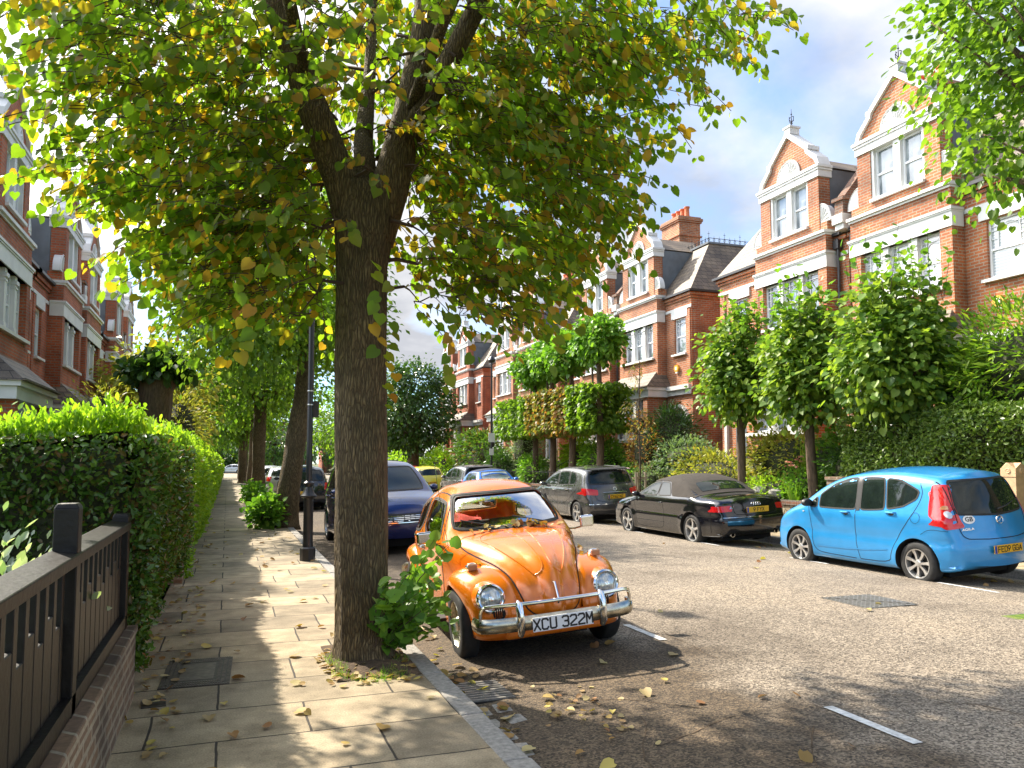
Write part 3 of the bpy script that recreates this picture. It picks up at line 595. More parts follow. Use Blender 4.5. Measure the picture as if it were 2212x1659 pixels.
    if chimney:
        def party(mb):
            mb.prism([(0.36, 8.55), (0.36, 9.0), (-1.5, 11.25), (-2.4, 11.25), (-2.4, 8.2), (-0.1, 8.2)], 'y', -0.16, 0.16)
            mb.box((0.1, -0.22, 8.95), (0.42, 0.22, 9.05))
        P('party_wall', party, M['brick_dark'])
        mb = MB(xf); mb.box((0.0, -0.2, 8.3), (0.44, 0.2, 8.56)); mb.box((0.0, -0.16, 8.14), (0.36, 0.16, 8.298)); mb.build('corbel', ST, root)
        def stack(mb):
            mb.box((-3.6, -0.75, 9.5), (-2.5, 0.75, 12.45)); mb.box((-3.66, -0.81, 12.45), (-2.44, 0.81, 12.53)); mb.box((-3.7, -0.85, 12.53), (-2.4, 0.85, 12.65)); mb.box((-3.63, -0.78, 12.65), (-2.47, 0.78, 12.73))
            mb.box((-3.66, -0.81, 11.8), (-2.44, 0.81, 11.86))
        st = P('chimney', stack, M['brick'])
        for k in range(4):
            mb = MB(xf); mb.lathe([(0.13, 0), (0.15, 0.03), (0.115, 0.1), (0.105, 0.42), (0.135, 0.44), (0.135, 0.5), (0.09, 0.5)], (-3.05, -0.54 + 0.36 * k, 12.73), n=12); mb.build('chimney_pot', M['terracotta'], st)
    if alarm:
        mb = MB(xf); a, z = wc - 0.2, 5.25
        mb.prism([(a + 0.16 * cos(t), z + 0.15 * sin(t)) for t in np.linspace(0, 2 * PI, 7)[:-1]], 'x', 0.0, 0.09); al = mb.build('alarm_box', plain('alarm_yellow', (0.8, 0.42, 0.04), 0.4, var=0.03), root)
        mb = MB(xf); mb.box((0.09, a - 0.055, z - 0.06), (0.096, a + 0.055, z + 0.06)); mb.box((0.02, a - 0.07, z - 0.19), (0.08, a + 0.07, z - 0.13)); mb.build('badge', M['white'], al)
    return root
GR = 'brick houses on the sunny right side'; GL = 'brick houses on the shaded left side'
XH = 16.4
house('terraced_house', 'orange brick gabled house at the right edge with a yellow alarm box', -1, XH, 17.3, -1, 0, 2.75, GR, blinds=('up', 'low', 'side'), alarm=True, chimney=True, aw=0.95, wco=-.33)
house('terraced_house', 'orange brick gabled house behind the two nearest pollarded lime trees', -1, XH, 17.35, 1, 0, 2.55, GR)
house('terraced_house', 'orange brick gabled house with slate hip and canopy behind the russet sapling', -1, XH, 30.9, -1, 0, 1.85, GR, alarm=True, chimney=True)
house('terraced_house', 'orange brick gabled house behind the upper heads of the pleached trees', -1, XH, 30.95, 1, 0, 1.85, GR)
house('terraced_house', 'brick gabled house with terracotta pots above the tall lamp post across the road', -1, XH, 43.6, -1, 0, 1.85, GR, chimney=True)
house('terraced_house', 'distant brick gabled house just left of the tall lamp post across the road', -1, XH, 43.65, 1, 0, 1.85, GR)
house('terraced_house', 'distant deep red brick house glimpsed beyond the dark round tree across the road', -1, XH, 57.0, -1, 0, 2.2, GR, det=False, brick='brick_red')
house('terraced_house', 'farthest red brick house on the right, mostly hidden behind the dark round tree', -1, XH, 57.05, 1, 0, 2.2, GR, det=False, brick='brick_red')
XHL = -5.1
house('terraced_house', 'red brick house at the left edge, white stone pillars above the hedge', 1, XHL, 18.6, 1, -1.25, 2.05, GL, brick='brick_red', chimney=True)
house('terraced_house', 'red brick house with the first full white gable left of the street tree canopy', 1, XHL, 30.0, -1, -1.25, 2.05, GL, brick='brick_red', chimney=True)
house('terraced_house', 'red brick house with the second white gable topped by an iron finial on the left', 1, XHL, 30.05, 1, -1.25, 2.05, GL, brick='brick_red')
house('terraced_house', 'red brick house third gable along on the left, partly behind leaves', 1, XHL, 41.4, -1, -1.25, 2.05, GL, det=False, brick='brick_red', chimney=True)
house('terraced_house', 'red brick house fourth gable along on the left, above the pollard stump', 1, XHL, 41.45, 1, -1.25, 2.05, GL, det=False, brick='brick_red')

def far_house(label, x, y, w, h):
    t = thing('distant_house', label, 'house', (x, y, -.3), 0, 'houses closing the far end of the street')
    mb = MB(); mb.box((-w / 2, 0, 0), (w / 2, 7, h)); mb.prism([(-w / 2, h), (w / 2, h), (0, h + 2.4)], 'y', 0.05, 6.95); mb.build('wall', M['brick_red'], t)
    mb = MB()
    for s in (-1, 1): mb.add([(s * (w / 2 + .4), -.4, h - .3), (0, -.4, h + 2.6), (0, 7.4, h + 2.6), (s * (w / 2 + .4), 7.4, h - .3), (s * (w / 2 + .4), -.4, h - .15), (0, -.4, h + 2.75), (0, 7.4, h + 2.75), (s * (w / 2 + .4), 7.4, h - .15)], [(0, 1, 2, 3), (7, 6, 5, 4), (0, 4, 5, 1), (3, 2, 6, 7), (0, 3, 7, 4)])
    mb.build('roof', M['slate'], t)
    for z in (1.2, 4.2):
        for a in (-w / 4, w / 4):
            mb = MB(); mb.box((a - .8, -.06, z), (a + .8, 0, z + 1.6)); f = mb.build('window', M['frame'], t); mb = MB(); mb.box((a - .68, -.075, z + .1), (a - .05, -.061, z + 1.5)); mb.box((a + .05, -.075, z + .1), (a + .68, -.061, z + 1.5)); mb.build('pane', M['pane'], f)
far_house('distant red brick gabled house left of the street end', -13, 141, 9, 6.4)
far_house('distant red brick gabled house straight ahead at the street end', -2.5, 143, 10, 6.6)
far_house('distant red brick gabled house behind the navy car and distant trees', 9, 141, 10, 6.4)
far_house('distant red brick gabled house right of the street end', 21, 143, 10, 6.6)

# ---------------------------------------------------------------- foliage tools
M['hedgemid'] = leafmat('clipped_hedge_leaf', [(0.06, 0.12, 0.02), (0.12, 0.19, 0.03), (0.2, 0.28, 0.05), (0.1, 0.16, 0.025)], 0.3, 0.3)
M['pollardleaf'] = leafmat('pollard_leaf', [(0.05, 0.11, 0.02), (0.1, 0.2, 0.03), (0.2, 0.32, 0.045), (0.26, 0.36, 0.05), (0.08, 0.15, 0.03)], 0.42, tmul=(1.6, 1.6, .7))
def _shape(kind):
    if kind == 'heart':   # lime leaf: folded along the midrib, pointed tip
        l = [(0, -0.42, 0), (-0.24, -0.52, 0.05), (-0.47, -0.27, 0.10), (-0.44, 0.08, 0.11), (-0.22, 0.38, 0.06), (0, 0.58, -0.04)]
        v = l + [(-x, y, z) for x, y, z in l[1:5]]
        return np.array(v, float), [(0, 5, 4, 3, 2, 1), (0, 6, 7, 8, 9, 5)]
    if kind == 'oval':
        v = [(0, -0.5, 0), (-0.24, -0.1, 0.06), (-0.16, 0.28, 0.04), (0, 0.5, -0.03), (0.16, 0.28, 0.04), (0.24, -0.1, 0.06)]
        return np.array(v, float), [(0, 3, 2, 1), (0, 5, 4, 3)]
    if kind == 'lance':
        v = [(0, -0.5, 0), (-0.13, -0.05, 0.03), (0, 0.5, -0.08), (0.13, -0.05, 0.03)]
        return np.array(v, float), [(0, 2, 1), (0, 3, 2)]
    if kind == 'blade':
        v = [(-0.03, 0, 0), (0.03, 0, 0), (0.02, 0.55, 0.06), (-0.02, 0.55, 0.06), (0, 1, 0.28)]
        return np.array(v, float), [(0, 1, 2, 3), (3, 2, 4)]
    v = [(0, -0.45, 0), (-0.34, 0.0, 0.09), (0, 0.5, -0.02), (0.34, 0.0, 0.09)]      # 'quad'
    return np.array(v, float), [(0, 2, 1), (0, 3, 2)]
def leaves(name, pts, tips, norms, sizes, kind, mat, parent=None, nvar=0.25):
    pts = np.asarray(pts, float); n = len(pts)
    T, F = _shape(kind); k = len(T)
    t = np.asarray(tips, float) + RNG.normal(0, nvar, (n, 3)); t /= np.linalg.norm(t, axis=1)[:, None] + 1e-9
    nn = np.asarray(norms, float) + RNG.normal(0, nvar, (n, 3)); nn -= t * (nn * t).sum(1)[:, None]; nn /= np.linalg.norm(nn, axis=1)[:, None] + 1e-9
    s = np.cross(t, nn); sz = np.asarray(sizes, float).reshape(-1, 1, 1)
    fold = (RNG.random((n, 1)) * 1.6 + 0.2)
    V = pts[:, None, :] + sz * (s[:, None, :] * T[None, :, 0:1] + t[:, None, :] * T[None, :, 1:2] + nn[:, None, :] * (T[None, :, 2] * fold)[:, :, None])
    V = V.reshape(-1, 3)
    me = D.meshes.new(name); me.vertices.add(n * k); me.vertices.foreach_set('co', V.ravel().astype(np.float32))
    ls = np.concatenate([np.array(f) for f in F]); lt = np.array([len(f) for f in F]); nl = len(ls)
    me.loops.add(n * nl); me.loops.foreach_set('vertex_index', (ls[None, :] + (np.arange(n) * k)[:, None]).ravel().astype(np.int32))
    me.polygons.add(n * len(F)); st = np.concatenate([[0], np.cumsum(lt)[:-1]])
    me.polygons.foreach_set('loop_start', (st[None, :] + (np.arange(n) * nl)[:, None]).ravel().astype(np.int32))
    me.polygons.foreach_set('loop_total', np.tile(lt, n).astype(np.int32))
    me.materials.append(mat); me.update(); me.validate()
    return link(name, me, parent)
def unit(n):
    v = RNG.normal(0, 1, (n, 3)); return v / np.linalg.norm(v, axis=1)[:, None]
def crown_pts(ells, n, clump=0.3, per=14, shell=0.55, zmin=None):
    """leaf positions in clumps through ellipsoids [(centre, radii, weight)]"""
    ws = np.array([e[2] if len(e) > 2 else e[1][0] * e[1][1] * e[1][2] for e in ells], float); ws /= ws.sum()
    P, O = [], []
    for (c, r, *_), w in zip(ells, ws):
        m = max(1, int(n * w / per)); d = unit(m); rad = shell + (1 - shell) * RNG.random((m, 1)) ** 0.6
        rad *= 1 + RNG.normal(0, 0.08, (m, 1)); C0 = d * rad * np.array(r); q = np.repeat(C0, per, 0) + RNG.normal(0, clump, (m * per, 3))
        P.append(q + np.array(c)); O.append(q / (np.array(r) ** 2))
    P = np.concatenate(P); O = np.concatenate(O); O /= np.linalg.norm(O, axis=1)[:, None] + 1e-9
    if zmin is not None: k = P[:, 2] > zmin; P, O = P[k], O[k]
    return P, O
def crown(name, ells, n, size, kind, mat, parent, clump=0.3, per=14, shell=0.55, up=0.5, droop=0.6, zmin=None, org=(0, 0, 0)):
    P, O = crown_pts(ells, n, clump, per, shell, zmin)
    tips = O + np.array([0, 0, -droop]); nr = O * 0.6 + np.array([0, 0, up]) + unit(len(P)) * 0.45
    return leaves(name, P, tips, nr, size * (0.6 + 0.7 * RNG.random(len(P))), kind, mat, parent, 0.35)
def trunk_mesh(path, rad, n=14, flare=1.35, rough=0.06):
    path = [Vector(p) for p in path]; pts = []; rs = []
    m = 26
    for i in range(m + 1):
        t = i / m * (len(path) - 1); k = min(int(t), len(path) - 2); f = t - k
        pts.append(path[k].lerp(path[k + 1], f)); r = rad[k] + (rad[k + 1] - rad[k]) * f
        h = pts[-1].z - path[0].z
        if flare > 1: r *= 1 + (flare - 1) * math.exp(-h / 0.14)
        rs.append(r)
    mb = MB(); mb.tube(pts, rs, n)
    j = random.random() * 9
    for i, v in enumerate(mb.v):
        a = i % n; L0 = pts[i // n]; d = Vector(v) - L0
        k = 1 + rough * (sin(a * 2.1 + j + L0.z * 1.3) + 0.7 * sin(a * 5.3 + L0.z * 3.1 + j) + 0.5 * random.uniform(-1, 1))
        mb.v[i] = tuple(L0 + d * k)
    return mb
def limbs_into(mb, top, ells, n=9, r0=0.09, r1=0.02, org=(0, 0, 0)):
    for i in range(n):
        c, r = ells[i % len(ells)][:2]; d = unit(1)[0]; d[2] = abs(d[2]) * 0.7 - 0.1
        e = Vector(np.array(c) + d * np.array(r) * 0.75); s = Vector(top); mid = s.lerp(e, 0.5) + Vector((0, 0, 0.12 * (e - s).length))
        mb.tube([s, s.lerp(mid, 0.5) + Vector((0, 0, 0.03)), mid, mid.lerp(e, 0.5), e], [r0, r0 * 0.8, (r0 + r1) / 2, r1 * 1.3, r1], 6)
def tree(name, label, pos, path, rad, ells, n, size, kind, mat, bark='bark', group=None, clump=0.3, per=14, shell=0.55, nl=9, cat='tree', r0=None, n_t=12, flare=1.35, droop=0.6, zmin=None):
    root = thing(name, label, cat, pos, 0, group)
    mb = trunk_mesh(path, rad, n_t, flare); limbs_into(mb, path[-1], ells, nl, r0 or rad[-1] * 0.6, 0.015)
    mb.build('trunk', M[bark], root, 180)
    crown('crown', ells, n, size, kind, M[mat], root, clump, per, shell, droop=droop, zmin=zmin)
    return root
def bush(label, pos, ells, n, size, kind, mat, cat='shrub', name='shrub', group='garden shrubs', clump=0.12, per=10, shell=0.7, droop=0.1, stems=7, h=None):
    root = thing(name, label, cat, pos, 0, group)
    mb = MB()
    for i in range(stems):
        c, r = ells[i % len(ells)][:2]; d = unit(1)[0]; e = np.array(c) + d * np.array(r) * 0.7
        mb.tube([(random.uniform(-.1, .1), random.uniform(-.1, .1), -0.15), (e[0] * 0.5, e[1] * 0.5, e[2] * 0.45), tuple(e)], [0.03, 0.02, 0.008], 5)
    mb.build('stems', M['twig'], root)
    # shaded inner mass of twigs, well inside the leaves
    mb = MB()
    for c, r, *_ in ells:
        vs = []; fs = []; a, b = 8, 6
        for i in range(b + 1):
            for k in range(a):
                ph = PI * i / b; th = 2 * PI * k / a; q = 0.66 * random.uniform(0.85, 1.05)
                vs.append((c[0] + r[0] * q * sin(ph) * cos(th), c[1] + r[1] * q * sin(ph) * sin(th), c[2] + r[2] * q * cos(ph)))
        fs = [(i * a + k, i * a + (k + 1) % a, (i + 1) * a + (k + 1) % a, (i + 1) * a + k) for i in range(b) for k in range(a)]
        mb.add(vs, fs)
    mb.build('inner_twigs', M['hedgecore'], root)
    crown('foliage', ells, n, size, kind, M[mat], root, clump, per, shell, up=0.6, droop=droop)
    return root
def hedge(label, x0, x1, y0, y1, z0, z1, dens, size, mat, kind='quad', group='hedges', faces=('top', 'x1', 'y0'), wob=0.06, topmat=None, toph=0.16, near=8.0, bulge=0.0, name='hedge', falloff=True, inset=0.1):
    """faces: which sides carry leaves; leaf density falls and size grows with distance"""
    cx, cy = (x0 + x1) / 2, y0; root = thing(name, label, 'hedge', (cx, cy, z0), 0, group)
    def W(x, y, z): return 0.05 * (sin(x * 3.1 + z * 2) + sin(y * 2.3 + 1) + sin(z * 4.1 + y * 1.1)) * wob / 0.06
    P, N_ = [], []; TP, TN = [], []
    def emit(A, f, nrm, lst, ln, k=1.0):
        n = int(A * dens * k); n = max(n, 10); q = f(RNG.random(n), RNG.random(n))
        if falloff:
            d = np.maximum(1, q[:, 1] / near); keep = RNG.random(n) < 1 / d ** 1.7; q = q[keep]
        lst.append(q); ln.append(np.tile(nrm, (len(q), 1)))
    L_, H_, Wd = y1 - y0, z1 - z0, x1 - x0
    if 'top' in faces: emit(L_ * Wd, lambda a, b: np.stack([x0 + a * Wd, y0 + b * L_, np.full_like(a, z1)], 1), (0, 0, 1), *((TP, TN) if topmat else (P, N_)), k=1.2)
    if 'x1' in faces: emit(L_ * H_, lambda a, b: np.stack([x1 + bulge * np.sin(PI * a), y0 + b * L_, z0 + a * H_], 1), (1, 0, 0), P, N_)
    if 'x0' in faces: emit(L_ * H_, lambda a, b: np.stack([np.full_like(a, x0), y0 + b * L_, z0 + a * H_], 1), (-1, 0, 0), P, N_)
    if 'y0' in faces: emit(Wd * H_, lambda a, b: np.stack([x0 + a * (Wd + bulge + .04), np.full_like(a, y0), z0 + b * H_], 1), (0, -1, 0), P, N_)
    org = np.array([cx, cy, z0])
    def mk(nm, P, N_, mt, up, sc=1.0):
        P = np.concatenate(P); N_ = np.concatenate(N_).astype(float)
        w = 0.05 * wob / 0.06 * (np.sin(P[:, 0] * 3.1 + P[:, 2] * 2) + np.sin(P[:, 1] * 2.3 + 1) + np.sin(P[:, 2] * 4.1 + P[:, 1] * 1.1))
        P = P + N_ * (w + RNG.normal(0, 0.035, len(P)) - 0.02)[:, None]
        s = size * sc * (0.6 + 0.8 * RNG.random(len(P)))
        if falloff: s = s * np.maximum(1, P[:, 1] / near) ** 0.75
        tips = N_ * 0.7 + np.array([0, 0, up]) + unit(len(P)) * 0.8; nr = N_ + np.array([0, 0, 0.5]) + unit(len(P)) * 0.5
        leaves(nm, P - org, tips, nr, s, kind, M[mt], root, 0.3)
    mk('foliage', P, N_, mat, 0.1)
    if topmat:
        # loose new shoots standing above the clipped top
        Q = np.concatenate(TP); TP2 = [Q]; TN2 = [np.concatenate(TN)]
        m = int(len(Q) * 0.25); b = Q[RNG.integers(0, len(Q), m)]; hh = RNG.random(m) ** 1.5 * toph
        for f in (0.35, 0.7, 1.0):
            TP2.append(b + np.stack([RNG.normal(0, 0.015, m), RNG.normal(0, 0.015, m), hh * f], 1)); TN2.append(np.tile((0, 0, 1), (m, 1)))
        mk('new_shoots', TP2, TN2, topmat, 0.7, 1.0)
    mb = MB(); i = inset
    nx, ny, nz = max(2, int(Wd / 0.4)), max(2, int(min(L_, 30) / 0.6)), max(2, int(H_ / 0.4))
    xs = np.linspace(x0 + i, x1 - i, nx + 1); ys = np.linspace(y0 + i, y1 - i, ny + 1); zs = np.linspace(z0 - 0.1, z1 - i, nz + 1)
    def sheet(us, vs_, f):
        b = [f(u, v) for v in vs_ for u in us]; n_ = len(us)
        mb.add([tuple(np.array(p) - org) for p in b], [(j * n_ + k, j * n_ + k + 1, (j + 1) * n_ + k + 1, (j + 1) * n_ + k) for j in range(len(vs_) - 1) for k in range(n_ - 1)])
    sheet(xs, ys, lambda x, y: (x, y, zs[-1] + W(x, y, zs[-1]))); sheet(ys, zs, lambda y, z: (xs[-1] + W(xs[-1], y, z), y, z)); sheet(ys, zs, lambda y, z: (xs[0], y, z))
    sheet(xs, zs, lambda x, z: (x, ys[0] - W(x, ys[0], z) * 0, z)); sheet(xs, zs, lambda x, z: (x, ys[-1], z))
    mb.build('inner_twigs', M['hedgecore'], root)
    return root

# ---------------------------------------------------------------- the big lime beside the orange car
def hero_tree():
    root = thing('lime_tree', 'large lime tree with thick furrowed trunk beside the orange car, leaves overhead', 'tree', (1.08, 6.62, 0), 0, 'lime trees along the left pavement')
    tp = [(0.02, 0, -0.05), (0.0, 0, 0.3), (-0.02, 0, 1.2), (-0.035, 0, 2.2), (-0.05, 0, 3.2), (-0.03, 0, 3.62), (0.0, 0.0, 3.95)]
    mb = trunk_mesh(tp, [0.225, 0.215, 0.212, 0.215, 0.205, 0.25, 0.22], 28, 1.3, 0.035)
    limbs = [
        [(-0.06, 0, 3.45), (-0.22, -0.02, 3.95), (-0.5, -0.08, 4.6), (-0.85, -0.2, 5.5), (-1.2, -0.3, 6.6), (-1.4, -0.3, 8.0)],
        [(0.05, 0, 3.5), (0.2, 0.02, 4.0), (0.34, 0.05, 4.6), (0.5, 0.1, 5.4), (0.62, 0.2, 6.5), (0.7, 0.3, 8.2)],
        [(0.28, 0.02, 4.3), (0.5, -0.1, 4.75), (0.85, -0.25, 5.5), (1.3, -0.4, 6.6), (1.6, -0.5, 7.6)],
        [(-0.28, -0.02, 4.1), (-0.4, 0.3, 4.7), (-0.6, 0.9, 5.6), (-0.7, 1.5, 6.8)],
        [(0.0, 0.05, 3.9), (0.05, 0.6, 4.6), (0.2, 1.2, 5.6), (0.3, 1.6, 7.0)],
        [(-0.5, -0.08, 4.6), (-0.75, -0.7, 5.2), (-0.9, -1.5, 6.0), (-0.9, -2.2, 6.6)],
        [(0.34, 0.05, 4.6), (0.5, -0.6, 5.2), (0.8, -1.4, 6.0), (1.0, -2.2, 6.6)]]
    rr = [[.17, .15, .13, .115, .09, .05], [.18, .165, .135, .12, .10, .05], [.11, .10, .085, .06, .03], [.10, .09, .06, .03], [.11, .09, .06, .03], [.06, .05, .035, .02], [.06, .05, .035, .02]]
    nodes = []
    for L_, r_ in zip(limbs, rr):
        mb.tube(L_, r_, 12)
        for a, b in zip(L_[:-1], L_[1:]):
            for f in (0.25, 0.6, 1.0): nodes.append(tuple(Vector(a).lerp(Vector(b), f)))
    mb.build('trunk', M['bark'], root, 180)
    for z in (2.2, 2.5, 2.8, 3.1): nodes.append((0.0, 0.0, z + 0.2))
    ells = [((-0.5, -0.3, 6.2), (2.7, 2.9, 2.35), 1.0), ((-1.35, 0.0, 4.35), (1.05, 1.3, 1.0), 0.2), ((1.15, 0.1, 4.1), (1.15, 1.2, 1.05), 0.24), ((-1.0, .8, 4.0), (1.1, 1.0, .9), 0.12),
            ((0.75, -0.4, 3.2), (0.6, 0.8, 0.5), 0.045), ((-0.75, -0.1, 3.3), (0.75, 0.8, 0.55), 0.07), ((-.55, .3, 3.35), (.6, .6, .6), .05), ((1.6, .3, 5.3), (1.2, 1.2, 1.0), .14), ((2.1, .1, 5.5), (1.1, 1.3, .9), .07), ((2.9, -.2, 5.95), (.9, .6, .35), .03), ((1.9, .4, 4.2), (.5, .8, .6), .03)]
    A = []
    tot = 2550; ws = sum(e[2] for e in ells)
    for c, r, w in ells:
        m = int(tot * w / ws); d = unit(m); q = (0.42 + 0.58 * RNG.random((m, 1)) ** 0.55); A.append(np.array(c) + d * q * np.array(r))
    A = np.concatenate(A)
    k = (A[:, 2] > 2.55) & (A[:, 2] < 8.3)
    hz = np.hypot(A[:, 0], A[:, 1]); k &= ~((hz < 0.4) & (A[:, 2] < 4.2)); A = A[k]
    A = A[np.argsort(np.min([np.linalg.norm(A - np.array(n), axis=1) for n in nodes[:]], axis=0))]
    NO = np.array(nodes); NR = np.full(len(NO), 0.03); br = MB(); P, T, Nn, S = [], [], [], []
    for a in A:
        dist = np.linalg.norm(NO - a, axis=1) + 0.35 * np.maximum(0, NO[:, 2] - a[2]); i = int(np.argmin(dist)); s = NO[i]
        v = a - s; ln = np.linalg.norm(v)
        m1 = s + v * 0.5 + np.array([RNG.normal(0, .05), RNG.normal(0, .05), 0.10 * ln])
        r0 = min(0.022, NR[i] * 0.7 + 0.002); r1 = max(0.0035, r0 * 0.55)
        br.tube([tuple(s), tuple(m1), tuple(a)], [r0, (r0 + r1) / 2, r1], 4, caps=False)
        NO = np.vstack([NO, m1, a]); NR = np.append(NR, [(r0 + r1) / 2, r1])
        # leafy twig arching out and down
        h = np.array([a[0], a[1], 0.0]); h = h / (np.linalg.norm(h) + 1e-6); dr = h * RNG.uniform(0.5, 1) + unit(1)[0] * 0.55; dr[2] *= 0.4; dr /= np.linalg.norm(dr)
        tl = RNG.uniform(0.35, 0.7); npt = 7; pr = a; pts = [tuple(a)]
        side = np.cross(dr, [0, 0, 1.0]); side /= np.linalg.norm(side) + 1e-6
        for j in range(1, npt + 1):
            f = j / npt; p = a + dr * tl * f + np.array([0, 0, -0.33 * tl * f * f])
            pts.append(tuple(p))
            for sg in ((-1, 1) if j % 2 else (1,)):
                sgn = sg if j % 2 else (-1) ** (j // 2)
                t = dr * 0.55 + side * sgn * 0.8 + np.array([0, 0, -0.35]); P.append(p + t * 0.055); T.append(t + np.array([0, 0, -0.75])); Nn.append(np.array([0, 0, .55]) + h * 0.5 + unit(1)[0] * 0.75)
                S.append(RNG.uniform(0.048, 0.108))
        br.tube(pts[::2] if len(pts) > 6 else pts, [0.004] * len(pts[::2]), 3, caps=False)
    br.build('branches', M['twig'], root)
    # a few twigs with lit yellow leaves hanging at the lower rim
    for (x, y, z) in [(-0.12, -1.3, 2.95), (0.42, -1.1, 2.72), (0.05, -0.9, 2.6), (-1.0, -1.4, 2.85), (1.2, -1.3, 2.8)]:
        for j in range(9):
            P.append(np.array([x + RNG.normal(0, .03), y + RNG.normal(0, .03), z - j * 0.075])); T.append((random.uniform(-1, 1), -0.3, -0.7)); Nn.append((0.3, -1, 0.5)); S.append(RNG.uniform(.08, .105))
    leaves('crown', P, T, Nn, S, 'heart', M['lime'], root, 0.3)
    # basal shoots on the car side of the trunk
    P, T, Nn, S = [], [], [], []; st = MB()
    for i in range(34):
        a = RNG.uniform(-1.5, 0.6); b = np.array([0.2 * cos(a), 0.2 * sin(a), RNG.uniform(0.02, 0.25)])
        e = b + np.array([cos(a) * RNG.uniform(0.2, 0.62), sin(a) * RNG.uniform(.1, .45), RNG.uniform(0.1, 0.72)])
        st.tube([tuple(b), tuple((b + e) / 2 + np.array([0, 0, .05])), tuple(e)], [0.006, 0.004, 0.002], 4)
        for j in range(9):
            f = 0.25 + 0.75 * j / 8; p = b + (e - b) * f + RNG.normal(0, .02, 3); P.append(p); T.append((e - b) + unit(1)[0] * 0.5 + np.array([0, 0, -.3])); Nn.append((0.2, -0.5, 1)); S.append(RNG.uniform(.07, .13))
    st.build('basal_stems', M['twig'], root); leaves('basal_shoots', P, T, Nn, S, 'heart', M['fresh'], root, 0.3)
hero_tree()
GLT = 'lime trees along the left pavement'
tree('lime_tree', 'leaning lime tree with mottled trunk just past the black lamp post', (1.42, 20.6, 0), [(0, 0, -.05), (0.05, 0, 0.8), (0.2, 0, 2.0), (0.38, 0, 3.4), (0.45, 0, 4.6)], [.29, .27, .25, .235, .2],
     [((-0.3, 0.5, 6.6), (2.7, 3.2, 2.4)), ((-1.3, -1, 4.9), (1.8, 1.8, 1.3)), ((1.2, -.3, 4.9), (1.2, 1.5, 1.1))], 15000, 0.17, 'quad', 'lime_far', group=GLT, clump=0.28, n_t=16)
tree('lime_tree', 'upright lime tree third along the left pavement behind the leaning one', (1.35, 37.5, 0), [(0, 0, -.05), (0, 0, 2), (0.02, 0, 4.4)], [.33, .29, .27],
     [((0, 0, 6.8), (3.2, 3.4, 2.6)), ((-1.2, -1, 4.9), (1.8, 1.6, 1.1)), ((1.2, -.5, 4.9), (1.6, 1.6, 1.1))], 9000, 0.22, 'quad', 'lime_far', group=GLT)
tree('lime_tree', 'slim dark lime tree fourth along the left pavement', (1.3, 51, 0), [(0, 0, -.05), (0.1, 0, 2), (0.2, 0, 4.4)], [.2, .18, .16],
     [((0, 0, 6.4), (2.8, 3, 2.6)), ((-1.2, 0, 4.6), (1.6, 1.6, 1.1))], 5000, 0.27, 'quad', 'lime_far', group=GLT)
tree('lime_tree', 'distant lime tree fifth along the left pavement', (1.2, 66, 0), [(0, 0, -.05), (0, 0, 2), (0, 0, 4.2)], [.36, .32, .3],
     [((0, 0, 6.4), (3.2, 3.2, 2.8)), ((-1.0, 0, 4.4), (1.8, 1.6, 1.3))], 5000, 0.32, 'quad', 'lime_far', group=GLT)
# right-edge overhanging tree (trunk just outside the frame)
tree('lime_tree', 'lime tree overhanging the top right corner in front of the houses', (11.6, 6.8, 0), [(0, 0, -.05), (0, 0, 2.4), (-.1, .1, 4.4)], [.28, .24, .22],
     [((0.5, 1.0, 8.3), (2.1, 2.6, 2.9)), ((-0.9, 1.6, 6.3), (.7, 1.1, .8), .7), ((-0.9, 1.6, 8.3), (.9, 1.2, 1.7), 1.8)], 7500, 0.12, 'heart', 'lime_far', clump=0.3, nl=16, shell=0.35)
# dark round tree far right
tree('lime_tree', 'dense dark green round street tree beyond the row of cars across the road', (12.2, 54, 0), [(0, 0, -.05), (0, 0, 1.6), (0, 0, 3)], [.42, .38, .36],
     [((0, 0, 5.2), (2.9, 2.9, 3.0)), ((-.3, -.4, 7.0), (2.0, 2.0, 1.6)), ((-0.8, 0, 4), (2.2, 2, 1.4))], 9000, 0.3, 'quad', 'darkleaf', bark='bark_dark', shell=0.75)
# lime standards in the right gardens (pollards)
GP = 'pollarded lime trees in the front gardens across the road'
def pollard(label, x, y, zb, zc, zt, rx, n, lean=0.0):
    h = zt - zc
    r = tree('lime_tree', label, (x, y, zb), [(0, 0, -.1), (lean * .5, 0, 0.8), (lean, 0, zc - zb + 0.3)], [.13, .11, .11],
         [((lean, 0, zc + h * .30 - zb), (rx, rx, h * .34)), ((lean, 0.1, zc + h * .55 - zb), (rx * .82, rx * .82, h * .33)), ((lean + .1, 0, zc + h * .8 - zb), (rx * .45, rx * .45, h * .22), .12)], n, 0.15, 'heart', 'pollardleaf', 'bark_dark', GP, clump=0.2, per=11, shell=0.4, nl=14, flare=1.1, r0=0.05)
    # long upright shoots
    sh = MB(); P, T, Nn, S = [], [], [], []
    for i in range(16):
        a = random.uniform(0, 6.28); q = rx * random.uniform(.2, .8); b = np.array([lean + q * cos(a), q * sin(a), zt - zb - h * .28]); e = b + np.array([random.uniform(-.25, .25), random.uniform(-.25, .25), h * random.uniform(.25, .48)])
        sh.tube([tuple(b), tuple(e)], [.01, .004], 4)
        for j in range(8):
            p = b + (e - b) * (0.2 + .8 * j / 7) + RNG.normal(0, .05, 3); P.append(p); T.append(unit(1)[0] + np.array([0, 0, .1])); Nn.append((0, 0, 1)); S.append(RNG.uniform(.1, .17))
    sh.build('shoots', M['twig'], r); leaves('shoot_leaves', P, T, Nn, S, 'heart', M['fresh'], r)
